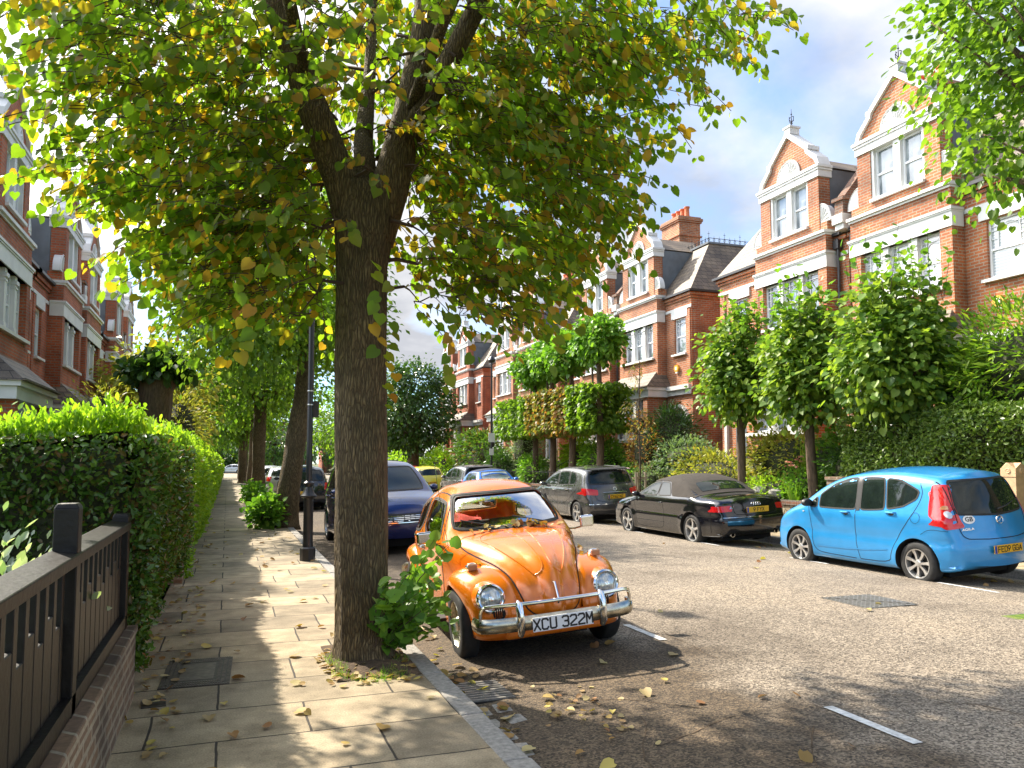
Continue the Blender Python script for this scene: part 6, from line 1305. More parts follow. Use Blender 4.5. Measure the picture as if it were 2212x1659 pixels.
# -- near kerb, beyond the orange car
def ex_navy(root, B):
    mb = MB()
    for k in range(5): ribbon(B, [(-.42, .70 - .03 * k), (.42, .70 - .03 * k)], 'F', '', None, None, .012, .006, mb=mb)
    mb.build('grille', M['chrome'], root)
    mb = MB(); mb.box((-.52, .42, 1.125), (-.50, .52, 1.26)); mb.build('parking_permit', M['white'], root)
car('parked_car', 'dark navy tall car facing the camera behind the orange car and the lime trunk', GN, (3.05, 15.15, road_z(2.9)), -PI / 2 + R(1.0), dict(
    W=1.84, belt=1.08, wb=2.75, r=.33, roll=2.4, paint=navy, tumble=.33, sides='R', step=.05,
    sil=[(.7, .22), (.88, .32), (.9, .62), (.82, .8), (.5, .95), (0.05, 1.04), (-.15, 1.1), (-.6, 1.40), (-.95, 1.58), (-1.4, 1.67), (-2.2, 1.69), (-3.0, 1.62), (-3.35, 1.2), (-3.5, .8), (-3.5, .3), (-3.4, .2), (-1.4, .18)],
    swin=[[(-.45, 1.12), (-.85, 1.46), (-1.3, 1.56), (-1.42, 1.13)], [(-1.5, 1.13), (-1.42, 1.57), (-2.2, 1.58), (-2.3, 1.14)], [(-2.36, 1.14), (-2.28, 1.58), (-2.9, 1.5), (-3.05, 1.2)]],
    seams=[[(-.42, 1.08), (-.45, .3), (-2.2, .3)], [(-1.46, 1.6), (-1.46, .3)]], handles=[(-1.3, .98), (-2.15, 1.0)], mirror=(-.55, 1.13),
    windscreen=[(-.70, 1.12), (.70, 1.12), (.60, 1.57), (-.60, 1.57)], patches=[('headlight', [(.52, .80), (.86, .84), (.88, .66), (.56, .62)], 'F', 'clear_lens'), ('headlight', [(-.52, .80), (-.86, .84), (-.88, .66), (-.56, .62)], 'F', 'clear_lens'), ('front_grille', [(-.46, .74), (.46, .74), (.42, .56), (-.42, .56)], 'F', 'blackplastic')],
    lines=[('roof_rail', [(-.9, 1.60), (-1.4, 1.645), (-2.8, 1.62)], 'R', 'chrome', .02)], extra=ex_navy))
hatch('small black car with round-cornered red lamp, parked beyond the lamp post', (2.6, 31.0, road_z(2.6)), PI / 2, blk2, GN, roll=2, plate=('       VPL', .62), wb=2.1,
      sil=[(.55, .2), (.66, .3), (.66, .6), (.5, .8), (.2, .94), (0, 1.02), (-.4, 1.35), (-.8, 1.52), (-1.4, 1.56), (-2.1, 1.52), (-2.38, 1.42), (-2.52, 1.05), (-2.58, .9), (-2.62, .6), (-2.6, .34), (-2.5, .22), (-1.2, .17)],
      swin=[[(-.3, 1.02), (-.7, 1.4), (-1.2, 1.46), (-1.3, 1.02)], [(-1.36, 1.02), (-1.3, 1.46), (-1.9, 1.42), (-2.1, 1.1)]], seams=[[(-.3, 1.0), (-.35, .3), (-1.3, .28), (-1.33, 1.0)]], handles=[(-1.2, .92)], mirror=(-.35, 1.06),
      windscreen=[(-.5, 1.1), (.5, 1.1), (.45, 1.45), (-.45, 1.45)], rear_window=[(-.6, 1.06), (-.5, 1.42), (.5, 1.42), (.6, 1.06)],
      patches=[('tail_light', [(.62, 1.0), (.82, 1.0), (.82, .74), (.62, .74)], 'B', 'red_lens'), ('tail_light', [(-.62, 1.0), (-.82, 1.0), (-.82, .74), (-.62, .74)], 'B', 'red_lens')])
hatch('silver hatchback with a red tail lamp glimpsed left of the leaning lime trunk', (2.6, 42.5, road_z(2.6)), PI / 2, silver, GN, roll=2, sides='LR')
hatch('silver car far down the left kerb line', (2.6, 54.5, road_z(2.6)), PI / 2, silver, GN, roll=2)
hatch('distant silver car at the end of the pavement', (-.1, 127.5, -.1), R(150), silver, 'distant cars on the cross street')
hatch('distant white car beside the silver one at the street end', (6.2, 128.2, -.1), 0, carpaint('white_paint', (.7, .7, .7), 0, .3), 'distant cars on the cross street')

# ---------------------------------------------------------------- the orange car
def beetle():
    O = carpaint('orange_paint', (0.84, 0.20, 0.006), .15, .25)
    root = thing('vintage_car', 'orange vintage rounded two-door car with chrome bumper and white front plate', 'car', (BX, BY, BZ), 0, GN)
    root.rotation_euler = BROT
    sil = [(.50, .27), (.60, .33), (.655, .45), (.635, .58), (.55, .72), (.40, .84), (.18, .93), (-.1, .985), (-.40, 1.015), (-.56, 1.03), (-.66, 1.10), (-.80, 1.26), (-.93, 1.385), (-1.12, 1.455), (-1.45, 1.495), (-1.85, 1.485), (-2.25, 1.41), (-2.62, 1.25), (-2.92, 1.02), (-3.14, .74), (-3.22, .5), (-3.18, .3), (-3.0, .22), (-1.2, .19)]
    def Wf(x, z):
        w = np.interp(x, [-3.3, -3.1, -2.7, -2.2, -1.6, -.7, -.35, 0, .25, .45, .6, .7], [.30, .42, .60, .70, .72, .70, .60, .50, .42, .35, .30, .27])
        t = np.clip((z - .94) / .5, 0, 1); w = w - .20 * t ** 1.15 * (x < -.5) - .015 * (np.clip(z - .92, 0, .03) / .03) * (x < -.5)
        return w - .04 * np.clip((.5 - z) / .3, 0, 1)
    rf = lambda x, z: np.interp(x, [-3.2, -2.6, -2.2, -1.0, -.62, -.5, .3, .7], [.26, .26, .2, .17, .14, .2, .24, .18]) * np.where(z < .35, .35, 1)
    cf = lambda x, z, n: np.where(n[:, 1] < -.4, 0.0, np.interp(x, [-3.2, -2, -.98, -.9, -.62, -.5, .3, .7], [.06, .03, .03, .045, .05, .035, .05, .07]))
    vs, fs = hull(sil, Wf, rf, cf, .042, 16)
    B = Body(vs, fs); inn = plain('orange_interior', (.62, .13, .02), .6, var=.15); mats = [O, M['arch'], inn]
    me = solid('body', vs, fs, mats)
    # cabin cavity
    sil2 = [(-.72, .34), (-.70, .98), (-.72, 1.06), (-.86, 1.24), (-.98, 1.35), (-1.15, 1.42), (-1.45, 1.455), (-1.85, 1.445), (-2.25, 1.36), (-2.55, 1.2), (-2.72, 1.05), (-2.74, .92), (-2.4, .86), (-2.3, .34)]
    v2, f2 = hull(sil2, lambda x, z: Wf(x, z) - .045, lambda x, z: .1 + 0 * x, lambda x, z, n: np.where(n[:, 1] < -.4, 0.0, .02), .08, 10, 1)
    cut = [solid('c', v2, f2, mats, 2)]
    WS = chaikin([(-.53, 1.075), (.53, 1.075), (.555, 1.12), (.475, 1.385), (.40, 1.405), (-.40, 1.405), (-.475, 1.385), (-.555, 1.12)], 3)
    RW = chaikin([(-.42, 1.09), (.42, 1.09), (.44, 1.13), (.36, 1.31), (-.36, 1.31), (-.44, 1.13)], 3)
    S1 = chaikin([(-.80, .985), (-.79, 1.03), (-.98, 1.29), (-1.07, 1.335), (-1.58, 1.365), (-1.62, 1.33), (-1.66, .985)], 3)
    S2 = chaikin([(-1.78, .985), (-1.73, 1.34), (-1.95, 1.335), (-2.2, 1.24), (-2.38, 1.08), (-2.40, .99)], 3)
    def prism(poly, ax, a, b):
        mb = MB(); mb.prism([tuple(p) for p in poly], ax, a, b); return solid('c', mb.v, mb.f, mats, 0)
    cut += [prism(WS, 'x', -1.15, -.3), prism(RW, 'x', -3.1, -2.2)]
    for s in (-1, 1): cut += [prism(S1, 'y', s * .3, s * 1), prism(S2, 'y', s * .3, s * 1)]
    for s in (-1, 1):
        for ax_, rr_ in ((0, .40), (-2.4, .40)):
            mb = MB(); mb.lathe([(rr_, 0), (rr_, .7)], (ax_, s * .36, .31), (0, s, 0), 36, smooth=False); cut.append(solid('c', mb.v, mb.f, mats, 1))
    me = boolean(me, cut, mats, 'body'); link('body', smooth(me, 42), root)
    # windows: panes and rubber seals
    def glassp(poly, az, nm):
        g = patch(B, poly, az, nm, M['glass_clear'], root, -.012, 0, .05); mb = MB(); ribbon(B, poly, az, '', None, None, .03, .004, True, mb=mb); ribbon(B, poly, az, '', None, None, .006, .009, True, mb=mb)
        mb.build('window_seal', M['rubber'], g); return g
    ws = glassp(WS, 'F', 'windscreen'); glassp(RW, 'B', 'rear_window')
    for s in 'LR':
        glassp(S1, s, 'side_window'); glassp(S2, s, 'rear_side_window')
        sg = 1 if s == 'L' else -1; mb = MB(); y = Wf(np.array([-1.0]), np.array([1.15]))[0]
        mb.tube([(-1.0, sg * (y + .01), .985), (-1.06, sg * (y - .06), 1.33)], .01, 6); mb.build('quarterlight_bar', M['blackplastic'], root)
        mb = MB(); ribbon(B, [(-.70, .95), (-.66, .7), (-.67, .36), (-.75, .3), (-1.55, .28), (-1.72, .45), (-1.76, .9), (-1.72, 1.2), (-1.66, 1.41), (-1.3, 1.42), (-1.0, 1.38), (-.84, 1.2), (-.70, .98)], s, '', None, None, .011, .0015, mb=mb, rnd=2); mb.build('door_seam', M['arch'], root)
        ribbon(B, [(-.62, .935), (-1.7, .935), (-2.5, .925), (-2.8, .86)], s, 'waist_trim', M['chrome_worn'], root, .018, .008)
        p, n = B.hit(-1.55, .86, s); mb = MB(); mb.tube([p + Vector((.07, 0, 0)), p + Vector((.06, sg * .035, .0)), p + Vector((-.05, sg * .035, 0)), p + Vector((-.06, sg * .0, 0))], .013, 8); mb.lathe([(.022, 0), (.018, .03), (.001, .032)], p + Vector((.06, 0, 0)), (0, sg, 0), 10); mb.build('door_handle', M['chrome'], root)
        # mirror on a curved arm
        p, n = B.hit(-.76, .965, s); mb = MB(); e = p + Vector((.10, sg * .17, .03)); mb.tube([p, p + Vector((.05, sg * .06, .0)), e], .009, 6); arm = mb.build('mirror_arm', M['chrome'], root)
        mb = MB(); mb.box((e.x - .012, e.y - .075, e.z - .02), (e.x + .028, e.y + .075, e.z + .10)); mo = mb.build('wing_mirror', M['chrome'], root); bevel(mo, .03, 4)
    # bonnet: seams, pressed ridges, handle
    mb = MB()
    for s in (-1, 1): ribbon3(B, [(-.54, s * .57, 1.0), (-.3, s * .60, .96), (0, s * .51, .90), (.22, s * .42, .85), (.42, s * .33, .76), (.56, s * .29, .62), (.63, s * .25, .48), (.65, s * .15, .42), (.66, 0, .405)], .013, .003, mb)
    ribbon(B, [(-.50, -.52), (-.52, 0), (-.50, .52)], 'T', '', None, None, .012, .002, mb=mb, rnd=1); mb.build('bonnet_seam', M['arch'], root)
    for s in (-1, 1):
        for pts in ([(-.44, s * .10), (-.42, s * .33), (-.3, s * .40), (0, s * .335), (.3, s * .24), (.5, s * .14), (.55, s * .07), (.5, s * .03), (.2, s * .045), (-.2, s * .07), (-.40, s * .09)],):
            P = resample(chaikin(pts, 3), .03); Q = []
            for q in P:
                p, n = B.hit(float(q[0]), float(q[1]), 'T')
                if p: Q.append(p + n * .0005)
            mb = MB(); mb.tube(Q + [Q[0]], .0065, 6, caps=False); mb.build('pressed_ridge', O, root)
    p, n = B.hit(0, .62, 'F'); mb = MB(); a = B.hit(0, .70, 'F')[0]; b = B.hit(0, .545, 'F')[0]; c = B.hit(0, .56, 'F')[0]
    mb.tube([a, a + Vector((.03, 0, .0)), b + Vector((.035, 0, .02)), b + Vector((.02, 0, -.005)), b], .011, 8); mb.build('bonnet_handle', M['chrome'], root)
    # wings (fenders)
    def wing(cx, cz, yin, yout, prof, ra, nm, s, t0, t1):
        ths = np.linspace(R(t0), R(t1), 40); nphi = 12; mb = MB(); V = []
        for th in ths:
            Rt = np.interp(math.degrees(th), [p[0] for p in prof], [p[1] for p in prof]); yi = yin(th) if callable(yin) else yin; yo = yout(th) if callable(yout) else yout
            for k in range(nphi + 1):
                f = PI / 2 * k / nphi; e = 0.78; y = yi + (yo - yi) * sin(f) ** e; rad = ra + (Rt - ra) * cos(f) ** e
                V.append((cx + rad * cos(th), s * y, cz + rad * sin(th)))
            y2 = yo - .03; V.append((cx + (ra - .004) * cos(th), s * y2, cz + (ra - .004) * sin(th)))
        m = nphi + 2; F = [(i * m + k, i * m + k + 1, (i + 1) * m + k + 1, (i + 1) * m + k) for i in range(len(ths) - 1) for k in range(m - 1)]
        mb.add(V, F, 0, True); me = mb.mesh(nm, O, 50); bm = bmesh.new(); bm.from_mesh(me); bmesh.ops.recalc_face_normals(bm, faces=bm.faces); bm.to_mesh(me); bm.free(); smooth(me, 50)
        o = link(nm, me, root); m_ = o.modifiers.new('t', 'SOLIDIFY'); m_.thickness = .006; return o
    for s in (-1, 1):
        fw = wing(0, .31, lambda t: .27 + .15 * (1 - cos(t)) ** 1.3, lambda t: .765 - .10 * max(0, cos(t)) ** 2 - .04 * max(0, -cos(t)) ** 2, [(-10, .56), (5, .59), (22, .61), (40, .595), (65, .54), (90, .50), (115, .50), (140, .56), (165, .66), (185, .72), (212, .60)], .355, 'front_wing', s, -6, 188)
        wing(-2.4, .31, lambda t: .52 - .16 * max(0, -cos(t)), lambda t: .775 - .08 * max(0, -cos(t)) ** 2, [(-32, .50), (0, .58), (30, .58), (60, .53), (90, .50), (120, .52), (150, .58), (180, .62), (212, .55)], .345, 'rear_wing', s, -8, 188)
        # head lamp
        hc = Vector((.515, s * .525, .60)); ax = Vector((1, s * .06, .14)).normalized()
        mb = MB(); mb.lathe([(.122, -.02), (.130, -.05), (.148, -.12), (.16, -.22), (.12, -.32)], hc, ax, 28, caps=False); mb.build('headlight_bowl', O, root, 60)
        mb = MB(); mb.lathe([(.124, -.03), (.128, -.005), (.122, .016), (.108, .026), (.098, .02), (.094, .006)], hc, ax, 32, caps=False); hl = mb.build('headlight', M['chrome'], root)
        lens = D.materials.get('lens_fluted') or plain('lens_fluted', (.5, .53, .52), .12, .5, var=.45, scale=26, coat=1, vstretch=(1, 6, .7))
        mb = MB(); mb.lathe([(.096, .008), (.08, .022), (.05, .034), (.001, .04)], hc, ax, 28, caps=False); mb.build('lens', lens, hl)
        mb = MB(); mb.lathe([(.03, -.01), (.03, .03), (.02, .04), (.001, .042)], hc - ax * .0, ax, 14, caps=False); mb.build('bulb', M['chrome'], hl)
        # indicator on the wing top
        ic = Vector((.10, s * .585, .80)); mb = MB(); mb.lathe([(.045, -.05), (.05, .0), (.045, .02), (.036, .026), (.001, .03)], ic + Vector((.05, 0, .028)), (1, 0, .1), 14); mb.v = [(v[0], ic.y + (v[1] - ic.y) * 1.1, ic.z + .028 + (v[2] - ic.z - .028) * .72) for v in mb.v]; ind = mb.build('indicator', M['chrome'], root)
        mb = MB(); mb.box((ic.x + .07, ic.y - .042, ic.z), (ic.x + .10, ic.y + .042, ic.z + .056)); il = mb.build('indicator_lens', M['amber_lens'], ind); bevel(il, .012, 3)
        # horn grille
        mb = MB(); gc = Vector((.575, s * .475, .475))
        mb.lathe([(.055, -.03), (.052, .004), (.001, .004)], gc, (1, s * .35, .1), 18); gg = mb.build('horn_grille', M['arch'], root)
        mb = MB()
        for k in range(-2, 3): mb.box((gc.x - .002, gc.y + k * .018 - .004, gc.z - math.sqrt(.05 ** 2 - (k * .018) ** 2)), (gc.x + .014, gc.y + k * .018 + .004, gc.z + math.sqrt(.05 ** 2 - (k * .018) ** 2)))
        mb.build('grille_bars', M['chrome'], gg)
        # running board
        mb = MB(); mb.box((-.55, s * .60, .235), (-1.95, s * .775, .27)); rb = mb.build('running_board', M['rubber'], root); bevel(rb, .012)
        mb = MB(); mb.box((-.55, s * .7755, .245), (-1.95, s * .782, .262)); mb.build('chrome_strip', M['chrome_worn'], rb)
        # over-rider, towel-rail support
        mb = MB(); q = [(.775, .385), (.80, .42), (.815, .50), (.81, .58), (.785, .64), (.76, .655)]
        mb.tube([(a, s * .36, b - .06) for a, b in q], [.028, .038, .04, .04, .036, .018], 12, flat=(.85, 1)); mb.build('overrider', M['chrome'], root)
    # front bumper blade and upper tube
    pth = [(.56, .695, .415), (.68, .68, .415), (.735, .60, .415), (.775, .43, .415), (.785, 0, .415)]; pth += [(a, -b, c) for a, b, c in pth[::-1][1:]]
    P = chaikin(pth, 2, False); V = []; sec = [(-.02, -.055), (0, -.06), (.018, -.035), (.022, 0), (.018, .035), (0, .06), (-.02, .055)]
    for i, p in enumerate(P):
        t = P[min(i + 1, len(P) - 1)] - P[max(i - 1, 0)]; t /= np.linalg.norm(t); nx = np.array([-t[1], t[0], 0]); nx = nx if nx @ np.array([1, 0, 0]) > -.2 or True else -nx
        nx = -nx if (nx[0] < 0 and abs(nx[0]) > abs(nx[1])) or (abs(nx[1]) >= abs(nx[0]) and nx[1] * p[1] < 0) else nx
        for a, b in sec: V.append(tuple(p + nx * a + np.array([0, 0, b])))
    m = len(sec); F = [(i * m + k, i * m + (k + 1) % m, (i + 1) * m + (k + 1) % m, (i + 1) * m + k) for i in range(len(P) - 1) for k in range(m)] + [tuple(range(m)), tuple(range((len(P) - 1) * m, len(P) * m))]
    mb = MB(); mb.add(V, F, 0, True); bp = mb.build('front_bumper', M['chrome_worn'], root, 50)
    pt = [(.68, .665, .46), (.69, .665, .52), (.70, .65, .56), (.725, .60, .575), (.79, .36, .575), (.80, 0, .575)]; pt += [(a, -b, c) for a, b, c in pt[::-1][1:]]
    mb = MB(); mb.tube([tuple(p) for p in chaikin(pt, 2, False)], .016, 10); mb.build('bumper_tube', M['chrome'], root)
    mb = MB(); pr = [(-3.05, .74, .42), (-3.25, .66, .42), (-3.33, .4, .42), (-3.34, 0, .42)]; pr += [(a, -b, c) for a, b, c in pr[::-1][1:]]; mb.tube([tuple(p) for p in chaikin(pr, 2, False)], .055, 8, flat=(.4, 1)); mb.build('rear_bumper', M['chrome_worn'], root)
    p = plate(root, .812, .40, 'XCU 322M', True, .53, .115, .098, sx=.86)
    # front valance and floor pan
    mb = MB(); mb.box((.45, -.44, .25), (.60, .44, .44)); va = mb.build('front_valance', O, root); bevel(va, .03, 3)
    mb = MB(); mb.box((.3, -.4, .17), (-3.0, .4, .27)); mb.build('underbody', M['arch'], root)
    for ax_ in (0, -2.4):
        for s in (-1, 1): wheel(root, ax_, s * .665, .315, .155, 8, 'steel', .205)
    # wipers with leaves caught under them
    for s in (-1, 1):
        y0 = s * .26 + .12; pts = []
        for f in np.linspace(0, 1, 5): p_, n_ = B.hit(y0 - .33 * f, 1.07 + .085 * f, 'F'); pts.append(p_ + n_ * .02)
        mb = MB(); b0 = B.hit(-.55, y0, 'T')[0]; mb.tube([b0, pts[0], pts[2]], .007, 5); mb.tube(pts, .006, 5); mb.build('wiper', M['blackplastic'], root)
    P_, T_, N_, S_ = [], [], [], []
    for i in range(34):
        y = random.gauss(.05, .26); x = -.55 + random.uniform(-.02, .06); p_, n_ = B.hit(x, max(-.5, min(.5, y)), 'T'); P_.append(tuple(p_ + n_ * random.uniform(.01, .045))); T_.append(unit(1)[0]); N_.append((0, 0, 1)); S_.append(random.uniform(.035, .08))
    for i in range(26):
        s = random.choice((-1, 1)); x = random.uniform(-.3, .45); P_.append((x, s * (np.interp(x, [-.3, .45], [.60, .38])), np.interp(x, [-.3, 0, .45], [.86, .83, .64]) + .02)); T_.append(unit(1)[0]); N_.append((0, 0, 1)); S_.append(random.uniform(.03, .06))
    tag(leaves('fallen_leaves', P_, T_, N_, S_, 'heart', M['deadleaf'], root, .3), kind='stuff')
    # interior
    vin = plain('dark_vinyl', (.05, .035, .03), .6, var=.2)
    for s in (-1, 1):
        mb = MB(); mb.box((-1.75, s * .30 - .24, .42), (-1.25, s * .30 + .24, .56)); mb.add([(-1.68, s * .3 - .23, .5), (-1.55, s * .3 - .23, .5), (-1.55, s * .3 + .23, .5), (-1.68, s * .3 + .23, .5), (-1.90, s * .3 - .2, 1.04), (-1.80, s * .3 - .2, 1.06), (-1.80, s * .3 + .2, 1.06), (-1.90, s * .3 + .2, 1.04)], [(0, 3, 2, 1), (4, 5, 6, 7), (0, 1, 5, 4), (1, 2, 6, 5), (2, 3, 7, 6), (3, 0, 4, 7)])
        st = mb.build('front_seat', vin, root); bevel(st, .04, 3)
    mb = MB(); mb.box((-2.3, -.58, .45), (-2.05, .58, .62)); mb.add([(-2.3, -.58, .5), (-2.2, -.58, .5), (-2.2, .58, .5), (-2.3, .58, .5), (-2.48, -.55, .98), (-2.4, -.55, 1.0), (-2.4, .55, 1.0), (-2.48, .55, .98)], [(0, 3, 2, 1), (4, 5, 6, 7), (0, 1, 5, 4), (1, 2, 6, 5), (2, 3, 7, 6), (3, 0, 4, 7)]); st = mb.build('rear_seat', vin, root); bevel(st, .04, 3)
    red = plain('red_blanket', (.55, .05, .03), .85, var=.3, scale=8, bump=.6, bscale=8)
    mb = MB(); n1, n2 = 22, 10; V = []
    for j in range(n2 + 1):
        for i in range(n1 + 1):
            u, v = i / n1, j / n2; V.append((-2.38 - .28 * v, -.42 + .6 * u, 1.03 + .05 * sin(u * 9 + v * 3) * sin(u * PI) + .025 * sin(u * 23 + v * 9) - .03 * (1 - v) * 2))
    mb.add(V, [(j * (n1 + 1) + i, j * (n1 + 1) + i + 1, (j + 1) * (n1 + 1) + i + 1, (j + 1) * (n1 + 1) + i) for j in range(n2) for i in range(n1)], 0, True); bl = mb.build('blanket', red, root, 180)
    mb = MB(); mb.box((-.73, -.58, .74), (-.80, .58, 1.0)); ds = mb.build('dashboard', vin, root); bevel(ds, .02)
    mb = MB(); c0 = Vector((-1.0, -.30, .97)); axw = Vector((-.85, 0, .5)).normalized(); u = axw.orthogonal().normalized(); w_ = axw.cross(u)
    ring = [c0 + (u * cos(t) + w_ * sin(t)) * .19 for t in np.linspace(0, 2 * PI, 28)]; mb.tube(ring, .011, 6); mb.tube([ring[0], c0, ring[14]], .009, 5); mb.tube([c0, c0 - axw * .25], .014, 6); mb.build('steering_wheel', M['blackplastic'], root)
    mb = MB(); mb.tube([(-.45, -.66, .93), (-.55, -.70, 1.5), (-.6, -.71, 1.75)], .003, 4); mb.build('aerial', M['chrome'], root)
    return root
BX, BY, BZ = 2.72, 6.87, -0.10
BROT = (R(4.6), R(0), -PI / 2 + R(-3.5))
beetle()

# ---------------------------------------------------------------- fence, walls, posts, street furniture
def fence():
    y0, y1, x = 0.6, 5.95, -0.66
    t = thing('timber_fence', 'glossy black timber fence of upright boards on a low brick wall, near left', 'fence', (x, 3.0, 0))
    F = lambda *a: (a[0] - x, a[1] - 3.0, a[2])
    BP = M['blackpaint']
    def rail(mb, z0, z1, d0, d1): mb.box(F(x + d0, y0, z0), F(x + d1, y1, z1))
    mb = MB(); mb.add([F(x - .06, y0, 1.17), F(x + .06, y0, 1.15), F(x + .06, y1, 1.15), F(x - .06, y1, 1.17), F(x - .06, y0, 1.215), F(x + .06, y0, 1.2), F(x + .06, y1, 1.2), F(x - .06, y1, 1.215)], [(0, 1, 2, 3), (7, 6, 5, 4), (0, 4, 5, 1), (1, 5, 6, 2), (2, 6, 7, 3), (3, 7, 4, 0)])
    o = mb.build('top_rail', BP, t); bevel(o, .006)
    mb = MB(); rail(mb, .50, .58, -.02, .05); mb.build('bottom_rail', BP, t)
    y = y0; i = 0
    mb = MB(); mb.box(F(x - .018, y0, .575), F(x - .004, y1, .90)); mb.build('backing_panel', BP, t)
    while y < y1 - .05:
        near_post = any(abs(y + .04 - p) < .09 for p in (2.05, 4.0))
        k = i % 4; zt = {0: 1.155, 1: .98, 2: 1.155, 3: .91}[k]; w = .10 if zt < 1 else .06
        if not near_post:
            mb = MB(); mb.box(F(x - .012, y, .58), F(x + .012 + (.002 if zt > 1 else 0), y + w, zt)); b = mb.build('board', BP, t); bevel(b, .004, 1)
        y += w + .001; i += 1
    for py in (2.05, 4.0, 5.93):
        ph = 1.40 if py < 5 else 1.24
        mb = MB(); mb.box(F(x - .05, py - .05, .02), F(x + .05, py + .05, ph))
        mb.add([F(x - .05, py - .05, ph), F(x + .05, py - .05, ph), F(x + .05, py + .05, ph), F(x - .05, py + .05, ph), F(x - .04, py - .04, ph + .02), F(x + .04, py - .04, ph + .02), F(x + .04, py + .04, ph + .02), F(x - .04, py + .04, ph + .02)], [(0, 1, 5, 4), (1, 2, 6, 5), (2, 3, 7, 6), (3, 0, 4, 7), (4, 5, 6, 7)])
        o = mb.build('post', BP, t); bevel(o, .006)
    w = thing('low_wall', 'weathered low brick wall under the black timber fence', 'wall', (x, 3.0, 0))
    mb = MB(); mb.box(F(x - .11, y0, -.1), F(x + .10, y1 + .1, .44)); mb.build('brickwork', M['brick_low'], w)
    mb = MB(); mb.box(F(x - .12, y0, .442), F(x + .112, y1 + .1, .49)); o = mb.build('coping', M['brick_low'], w); bevel(o, .01)
fence()
mb = MB(); mb.box((-.07, -.2, 0), (.2, .2, .52)); w = mb.build('gate_pier', M['brick_low'], None); w.location = (-.72, 11.6, 0); tag(w, 'small red brick pier between the dark hedge and the bright hedge', 'pier')

def lamp_post(label, x, y, h, detail=True, group='black lamp posts'):
    t = thing('lamp_post', label, 'lamp post', (x, y, 0), 0, group); I = M['iron']; z0 = 0.0
    mb = MB(); mb.lathe([(.125, 0), (.125, .20), (.105, .225)], (0, 0, z0), n=8, smooth=False); mb.lathe([(.088, .22), (.085, .26), (.08, .3), (.078, 1.0), (.09, 1.02)], (0, 0, z0), n=16)
    mb.lathe([(.09, 1.02), (.125, 1.04), (.13, 1.06), (.09, 1.11), (.08, 1.15), (.06, 1.2), (.085, 1.24), (.085, 1.27), (.05, 1.3)], (0, 0, z0), n=20); mb.build('base', I, t)
    mb = MB(); mb.lathe([(.05, 1.28), (.048, 2.6), (.046, 2.62), (.042, h - .3), (.03, h)], (0, 0, 0), n=14); mb.build('column', I, t)
    for z in (2.55, 2.78):
        mb = MB(); mb.lathe([(.052, 0), (.054, .01), (.052, .02)], (0, 0, z), n=12); mb.build('band', M['alloy'], t)
    mb = MB(); mb.box((.05, -.02, 2.35), (.14, .02, 2.62)); mb.build('bracket_box', M['blackplastic'], t)
    mb = MB(); mb.tube([(0, 0, h - .1), (0, 0, h + .3), (0.05, 0, h + .42)], .025, 8)
    mb.lathe([(.02, .28), (.12, .2), (.2, .06), (.16, 0), (.12, -.05), (.001, -.08)], (.0, 0, h), n=18); mb.build('lantern', I, t)
    return t
lamp_post('black cast-iron lamp post with moulded base on the left pavement', 1.28, 13.4, 6.4)
lp = lamp_post('tall slim black lamp post with parking signs across the road', 11.5, 34.6, 6.3)
for z, w_, h_, m_ in ((2.55, .30, .42, 'white'), (1.95, .2, .3, 'white')):
    mb = MB(); mb.box((-.02 - w_ / 2, -.075, z), (w_ / 2 - .02, -.06, z + h_)); s = mb.build('sign_plate', M[m_], lp)
    if z > 2.2: pass
mb = MB(); mb.tube([(-.42, 0, 5.6), (.42, 0, 5.6)], .016, 6); mb.build('crossbar', M['iron'], lp)

# garden wall across the road: rubble stone with brick-on-edge coping, brick piers
gw = thing('garden_wall', 'low rubble stone garden wall with a brick coping behind the parked cars', 'wall', (12.7, 20, 0))
mb = MB(); mb.box((-.1, -17, -.2), (.13, 22, .60)); mb.build('stonework', M['rubble'], gw)
mb = MB(); y = -17.0
while y < 22: mb.box((-.14, y, .602), (.16, y + .068, .70 + random.uniform(-.006, .006))); y += .078
mb.build('coping', M['brick_dark'], gw)
for y, lab in ((13.85, 'squat stacked-brick pier between the blue car and the middle pollard'), (18.9, 'squat brick pier above the black convertible roof')):
    t = thing('brick_pier', lab, 'pier', (12.72, y, 0), 0, 'squat brick piers on the garden wall'); mb = MB(); mb.box((-.22, -.24, 0), (.22, .24, 1.22)); mb.build('brickwork', M['brick_low'], t); mb = MB(); mb.box((-.25, -.27, 1.222), (.25, .27, 1.29)); o = mb.build('cap', M['brick_low'], t); bevel(o, .01)
t = thing('gate_post', 'tan stone gatepost with rosettes and a pointed cap behind the blue car', 'gatepost', (12.62, 9.75, 0)); mb = MB(); mb.box((-.13, -.13, 0), (.13, .13, 1.36))
mb.build('shaft', M['tan'], t)
mb = MB()
for s in (0, 1):
    k = .14 - .004 * s; pts = [(-k, 1.362 + .002 * s), (k, 1.362 + .002 * s), (k, 1.50), (0, 1.60), (-k, 1.50)]; mb.prism(pts, 'xy'[s], -.14 + .003 * s, .14 - .003 * s)
mb.build('cap', M['tan'], t)
mb = MB(); mb.lathe([(.05, 0), (.04, .012), (.02, .006), (.001, .014)], (-.14, 0, 1.46), (-1, 0, 0), 12); mb.lathe([(.05, 0), (.04, .012), (.02, .006), (.001, .014)], (0, -.14, 1.46), (0, -1, 0), 12); mb.build('rosettes', M['tan'], t)
# far red brick boundary pier seen past the lamp post
mb = MB(); mb.box((-.25, -.25, 0), (.25, .25, 1.5)); o = mb.build('brick_pier', M['brick_red'], None); o.location = (12.6, 76, 0); tag(o, 'distant red brick gate pier seen between the lamp post and the big lime', 'pier')
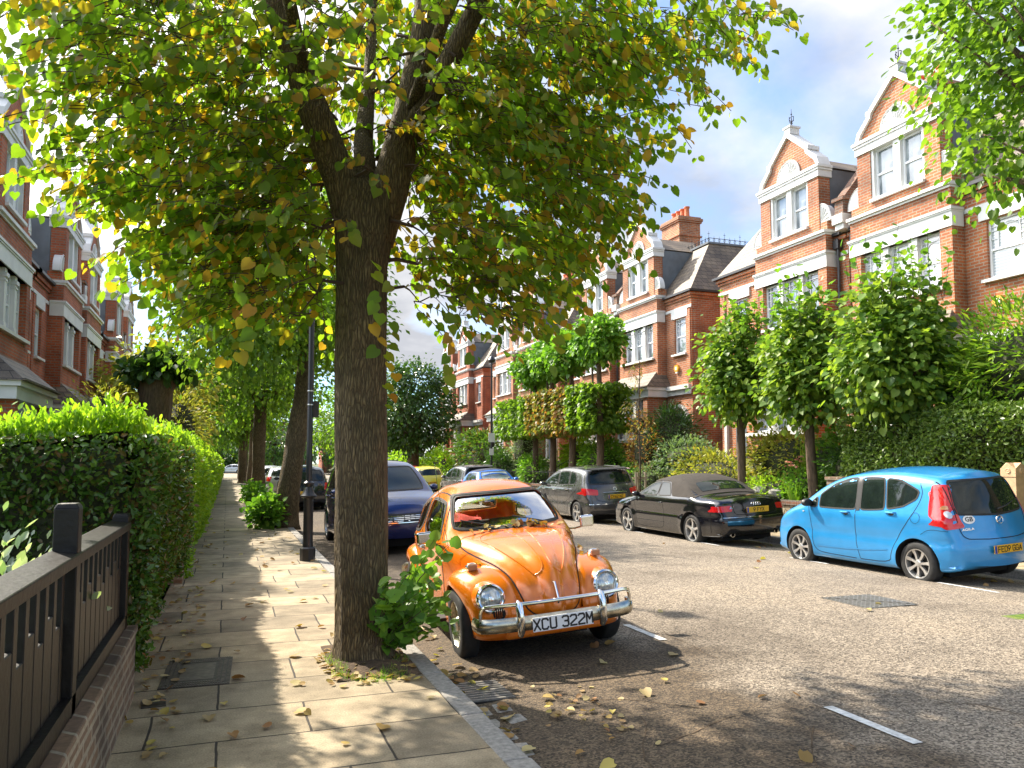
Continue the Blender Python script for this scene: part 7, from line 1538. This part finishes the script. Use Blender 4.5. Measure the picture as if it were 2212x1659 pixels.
# front garden railings near pleached trees
t = thing('iron_railing', 'short black iron railing in front of the pleached limes', 'railing', (12.72, 33, .7)); mb = MB()
mb.tube([(0, -3, .5), (0, 3, .5)], .012, 5); mb.build('rail', M['iron'], t)
for k in range(30): mb = MB(); mb.tube([(0, -3 + .2 * k, 0), (0, -3 + .2 * k, .56), (0, -3 + .2 * k, .62)], [.009, .009, .002], 5); mb.build('bar', M['iron'], t)
# stepped handrails up to the doors
for y in (24.9, 30.9): mb = MB(); mb.tube([(-.6, 0, .9), (1.6, 0, 2.1)], .018, 6); mb.tube([(-.6, 0, .0), (-.6, 0, .9)], .018, 6); mb.tube([(1.6, 0, .9), (1.6, 0, 2.1)], .018, 6); o = mb.build('handrail', M['iron'], None); o.location = (13.4, y, .3); tag(o, ('thin black sloping handrail by the russet acer' if y < 30 else 'thin black sloping handrail behind the pleached trunks'), 'handrail', 'sloping handrails')
# sapling with stakes
t = thing('sapling', 'slender russet-leaved sapling tied between wooden stakes beside the black convertible', 'tree', (12.0, 21.6, 0))
mb = MB(); mb.tube([(0, 0, 0), (.02, 0, 1.5), (0, 0.02, 3.0), (.04, 0, 4.3), (.02, 0, 5.1)], [.028, .026, .02, .014, .006], 8); P, T, N_, S = [], [], [], []
for i in range(22):
    a = random.uniform(0, 6.28); z = random.uniform(1.8, 4.6); L_ = random.uniform(.4, .95) * (1.1 - z / 8); b = Vector((.01, 0, z)); e = b + Vector((cos(a) * L_, sin(a) * L_, random.uniform(.0, .35))); m_ = b.lerp(e, .6) + Vector((0, 0, .12)); mb.tube([b, m_, e + Vector((0, 0, -.1))], [.01, .006, .003], 4)
    for j in range(16):
        f = .25 + .75 * j / 15; p = b.lerp(m_, f / .6) if f < .6 else m_.lerp(e + Vector((0, 0, -.1)), (f - .6) / .4); P.append(np.array(p) + RNG.normal(0, .03, 3)); T.append((cos(a) * .5, sin(a) * .5, -1)); N_.append((0, 0, 1)); S.append(RNG.uniform(.07, .12))
mb.build('trunk', M['twig'], t, 180); leaves('crown', P, T, N_, S, 'lance', M['bronze'], t)
for s, dx in ((0, -.2), (1, .2), (2, .0)):
    mb = MB(); mb.lathe([(.035, 0), (.035, 1.28), (.03, 1.3)], (dx, .12 * (s - 1), 0), n=8); mb.build('stake', M['wood'], t)
mb = MB(); mb.box((-.24, -.02, 1.1), (.24, .02, 1.16)); mb.build('cross_tie', M['wood'], t)

# covers, drain, setts
def cover_diamond(label, x, y, s):
    z = road_z(x) + .004; t = thing('manhole_cover', label, 'cover', (x, y, z), 0, 'metal covers in the road')
    mb = MB(); mb.box((-s, -s, 0), (s, s, .004)); mb.build('plate', M['steelcover'], t)
    mb = MB()
    for i in range(-5, 6):
        for j in range(-5, 6):
            if abs(i + j) < 1 or abs(i) == 0 and 0: continue
            cx, cy = i * s / 5.6, j * s / 5.6; q = s / 17
            if (i + j) % 2: q *= .8
            mb.add([(cx - q, cy, .0055), (cx, cy - q * 1.5, .0055), (cx + q, cy, .0055), (cx, cy + q * 1.5, .0055)], [(0, 1, 2, 3)])
    mb.add([(-s, s - .012, .0056), (-s, s, .0056), (s, -s + .012, .0056), (s, -s, .0056)][:0] or [(-s, s - .02, .006), (-s + .02, s, .006), (s, -s + .02, .006), (s - .02, -s, .006)], [(0, 3, 2, 1)])
    mb.build('recesses', M['rustcover'], t); return t
cover_diamond('square steel manhole cover with studded halves in the middle of the road', 6.93, 7.2, .36)
z = road_z(8.1) + .004; t = thing('drain_cover', 'small slotted cover with moss near the right edge of the road', 'cover', (7.75, 6.0, z), 0, 'metal covers in the road')
mb = MB(); mb.box((-.2, -.13, 0), (.2, .13, .004)); mb.build('plate', M['steelcover'], t); mb = MB()
for k in range(-4, 5): mb.box((k * .042 - .012, -.1, .0042), (k * .042 + .012, .1, .006))
mb.build('slots', M['grassm'], t)
t = thing('pavement_cover', 'dark cast-iron inspection cover set in the flagstones', 'cover', (-.17, 6.6, 0), R(-2)); mb = MB(); mb.box((-.24, -.42, .0), (.24, .42, .005)); mb.build('plate', M['rustcover'], t)
mb = MB()
for r_ in range(3):
    a, b = .225 - .035 * r_, .40 - .045 * r_; n = int(26 - 4 * r_)
    for k in range(n):
        f = -a + 2 * a * (k + .5) / n
        for s in (-1, 1): mb.box((f - a / n * .62, s * b - .014, .0052), (f + a / n * .62, s * b + .014, .010))
    n = int(n * 1.5)
    for k in range(n):
        f = -b + 2 * b * (k + .5) / n
        for s in (-1, 1): mb.box((s * a - .012, f - b / n * .62, .0052), (s * a + .012, f + b / n * .62, .010))
mb.box((-.12, -.25, .0052), (.12, .25, .007)); mb.build('raised_studs', M['steelcover'] if False else plain('worn_iron', (.12, .10, .08), .55, .5, var=.4, scale=20), t)
t = thing('pavement_cover', 'tiny iron stopcock cover beside the low wall', 'cover', (-.42, 5.85, 0), R(4)); mb = MB(); mb.box((-.075, -.09, 0), (.075, .09, .006)); mb.build('plate', M['rustcover'], t)

z = road_z(1.8) + .006; t = thing('drain_grate', 'iron gutter grate against the kerb in front of the orange car', 'drain', (1.82, 5.75, z))
mb = MB(); mb.box((-.2, -.25, -.02), (.2, .25, 0)); mb.build('sump', M['arch'], t)
for k in range(9): mb = MB(); mb.box((-.2, -.235 + .055 * k, .001), (.2, -.205 + .055 * k, .014)); mb.build('bar', M['steelcover'], t)
y = 4.55; i = 0
while y < 5.45:
    x = 1.64
    for c in range(2 if y > 4.9 else 1):
        w_, l_ = random.uniform(.13, .19), random.uniform(.16, .24); mb = MB(); mb.box((-w_ / 2, -l_ / 2, -.05), (w_ / 2, l_ / 2, .0))
        o = mb.build('sett', M['granite'], None); o.location = (x + w_ / 2, y + random.uniform(0, .05), road_z(x) + random.uniform(.004, .012)); o.rotation_euler = (random.uniform(-.04, .04), random.uniform(-.04, .04), random.uniform(-.15, .15)); bevel(o, .02, 2)
        tag(o, 'worn stone sett among others in the gutter in front of the drain', 'paving stone', 'stone setts in the gutter'); x += w_ + .02; i += 1
    y += .25

# cracks in the old surface beside the kerb
mb = MB()
for (x, y, a, n_) in [(2.1, 3.4, 1.2, 16), (2.7, 3.1, .9, 14), (3.1, 4.6, 2.2, 10), (3.9, 5.6, 1.7, 14), (2.4, 4.2, .3, 9), (4.6, 3.2, 1.1, 12)]:
    p = Vector((x, y)); L_ = []
    for k in range(n_):
        a += random.gauss(0, .16); p = p + Vector((cos(a), sin(a))) * .09; L_.append(p.copy())
    for q, r_ in zip(L_[:-1], L_[1:]):
        t_ = (r_ - q).normalized() * .004; w_ = random.uniform(.002, .006); m_ = Vector((-t_.y, t_.x)).normalized() * w_
        vs = [(v.x, v.y, road_z(v.x) + .003) for v in (q + m_, q - m_, r_ - m_ * .8, r_ + m_ * .8)]; mb.add(vs, [(0, 1, 2, 3)])
o = mb.build('road_cracks', M['soil']); o['kind'] = 'structure'

# rocks on the bank
for i, (y, z, q, lab) in enumerate([(16.6, .82, .17, 'pale boulder nearest the middle pollard trunk'), (17.2, .86, .2, 'upright grey-brown rock between the two garden trunks'), (17.9, .8, .15, 'small rock beside the left pollard trunk')]):
    vs = []; n1, n2 = 9, 6
    for a in range(n2 + 1):
        for k in range(n1): ph, th = PI * a / n2, 2 * PI * k / n1; r_ = q * random.uniform(.8, 1.1) if 0 < a < n2 else q * .8; vs.append((r_ * sin(ph) * cos(th), r_ * 1.2 * sin(ph) * sin(th), r_ * .8 * cos(ph)))
    mb = MB(); mb.add(vs, [(a * n1 + k, a * n1 + (k + 1) % n1, (a + 1) * n1 + (k + 1) % n1, (a + 1) * n1 + k) for a in range(n2) for k in range(n1)]); o = mb.build('rock', M['granite'], None); o.location = (13.1, y, z); tag(o, lab, 'rock', 'rocks on the garden bank')
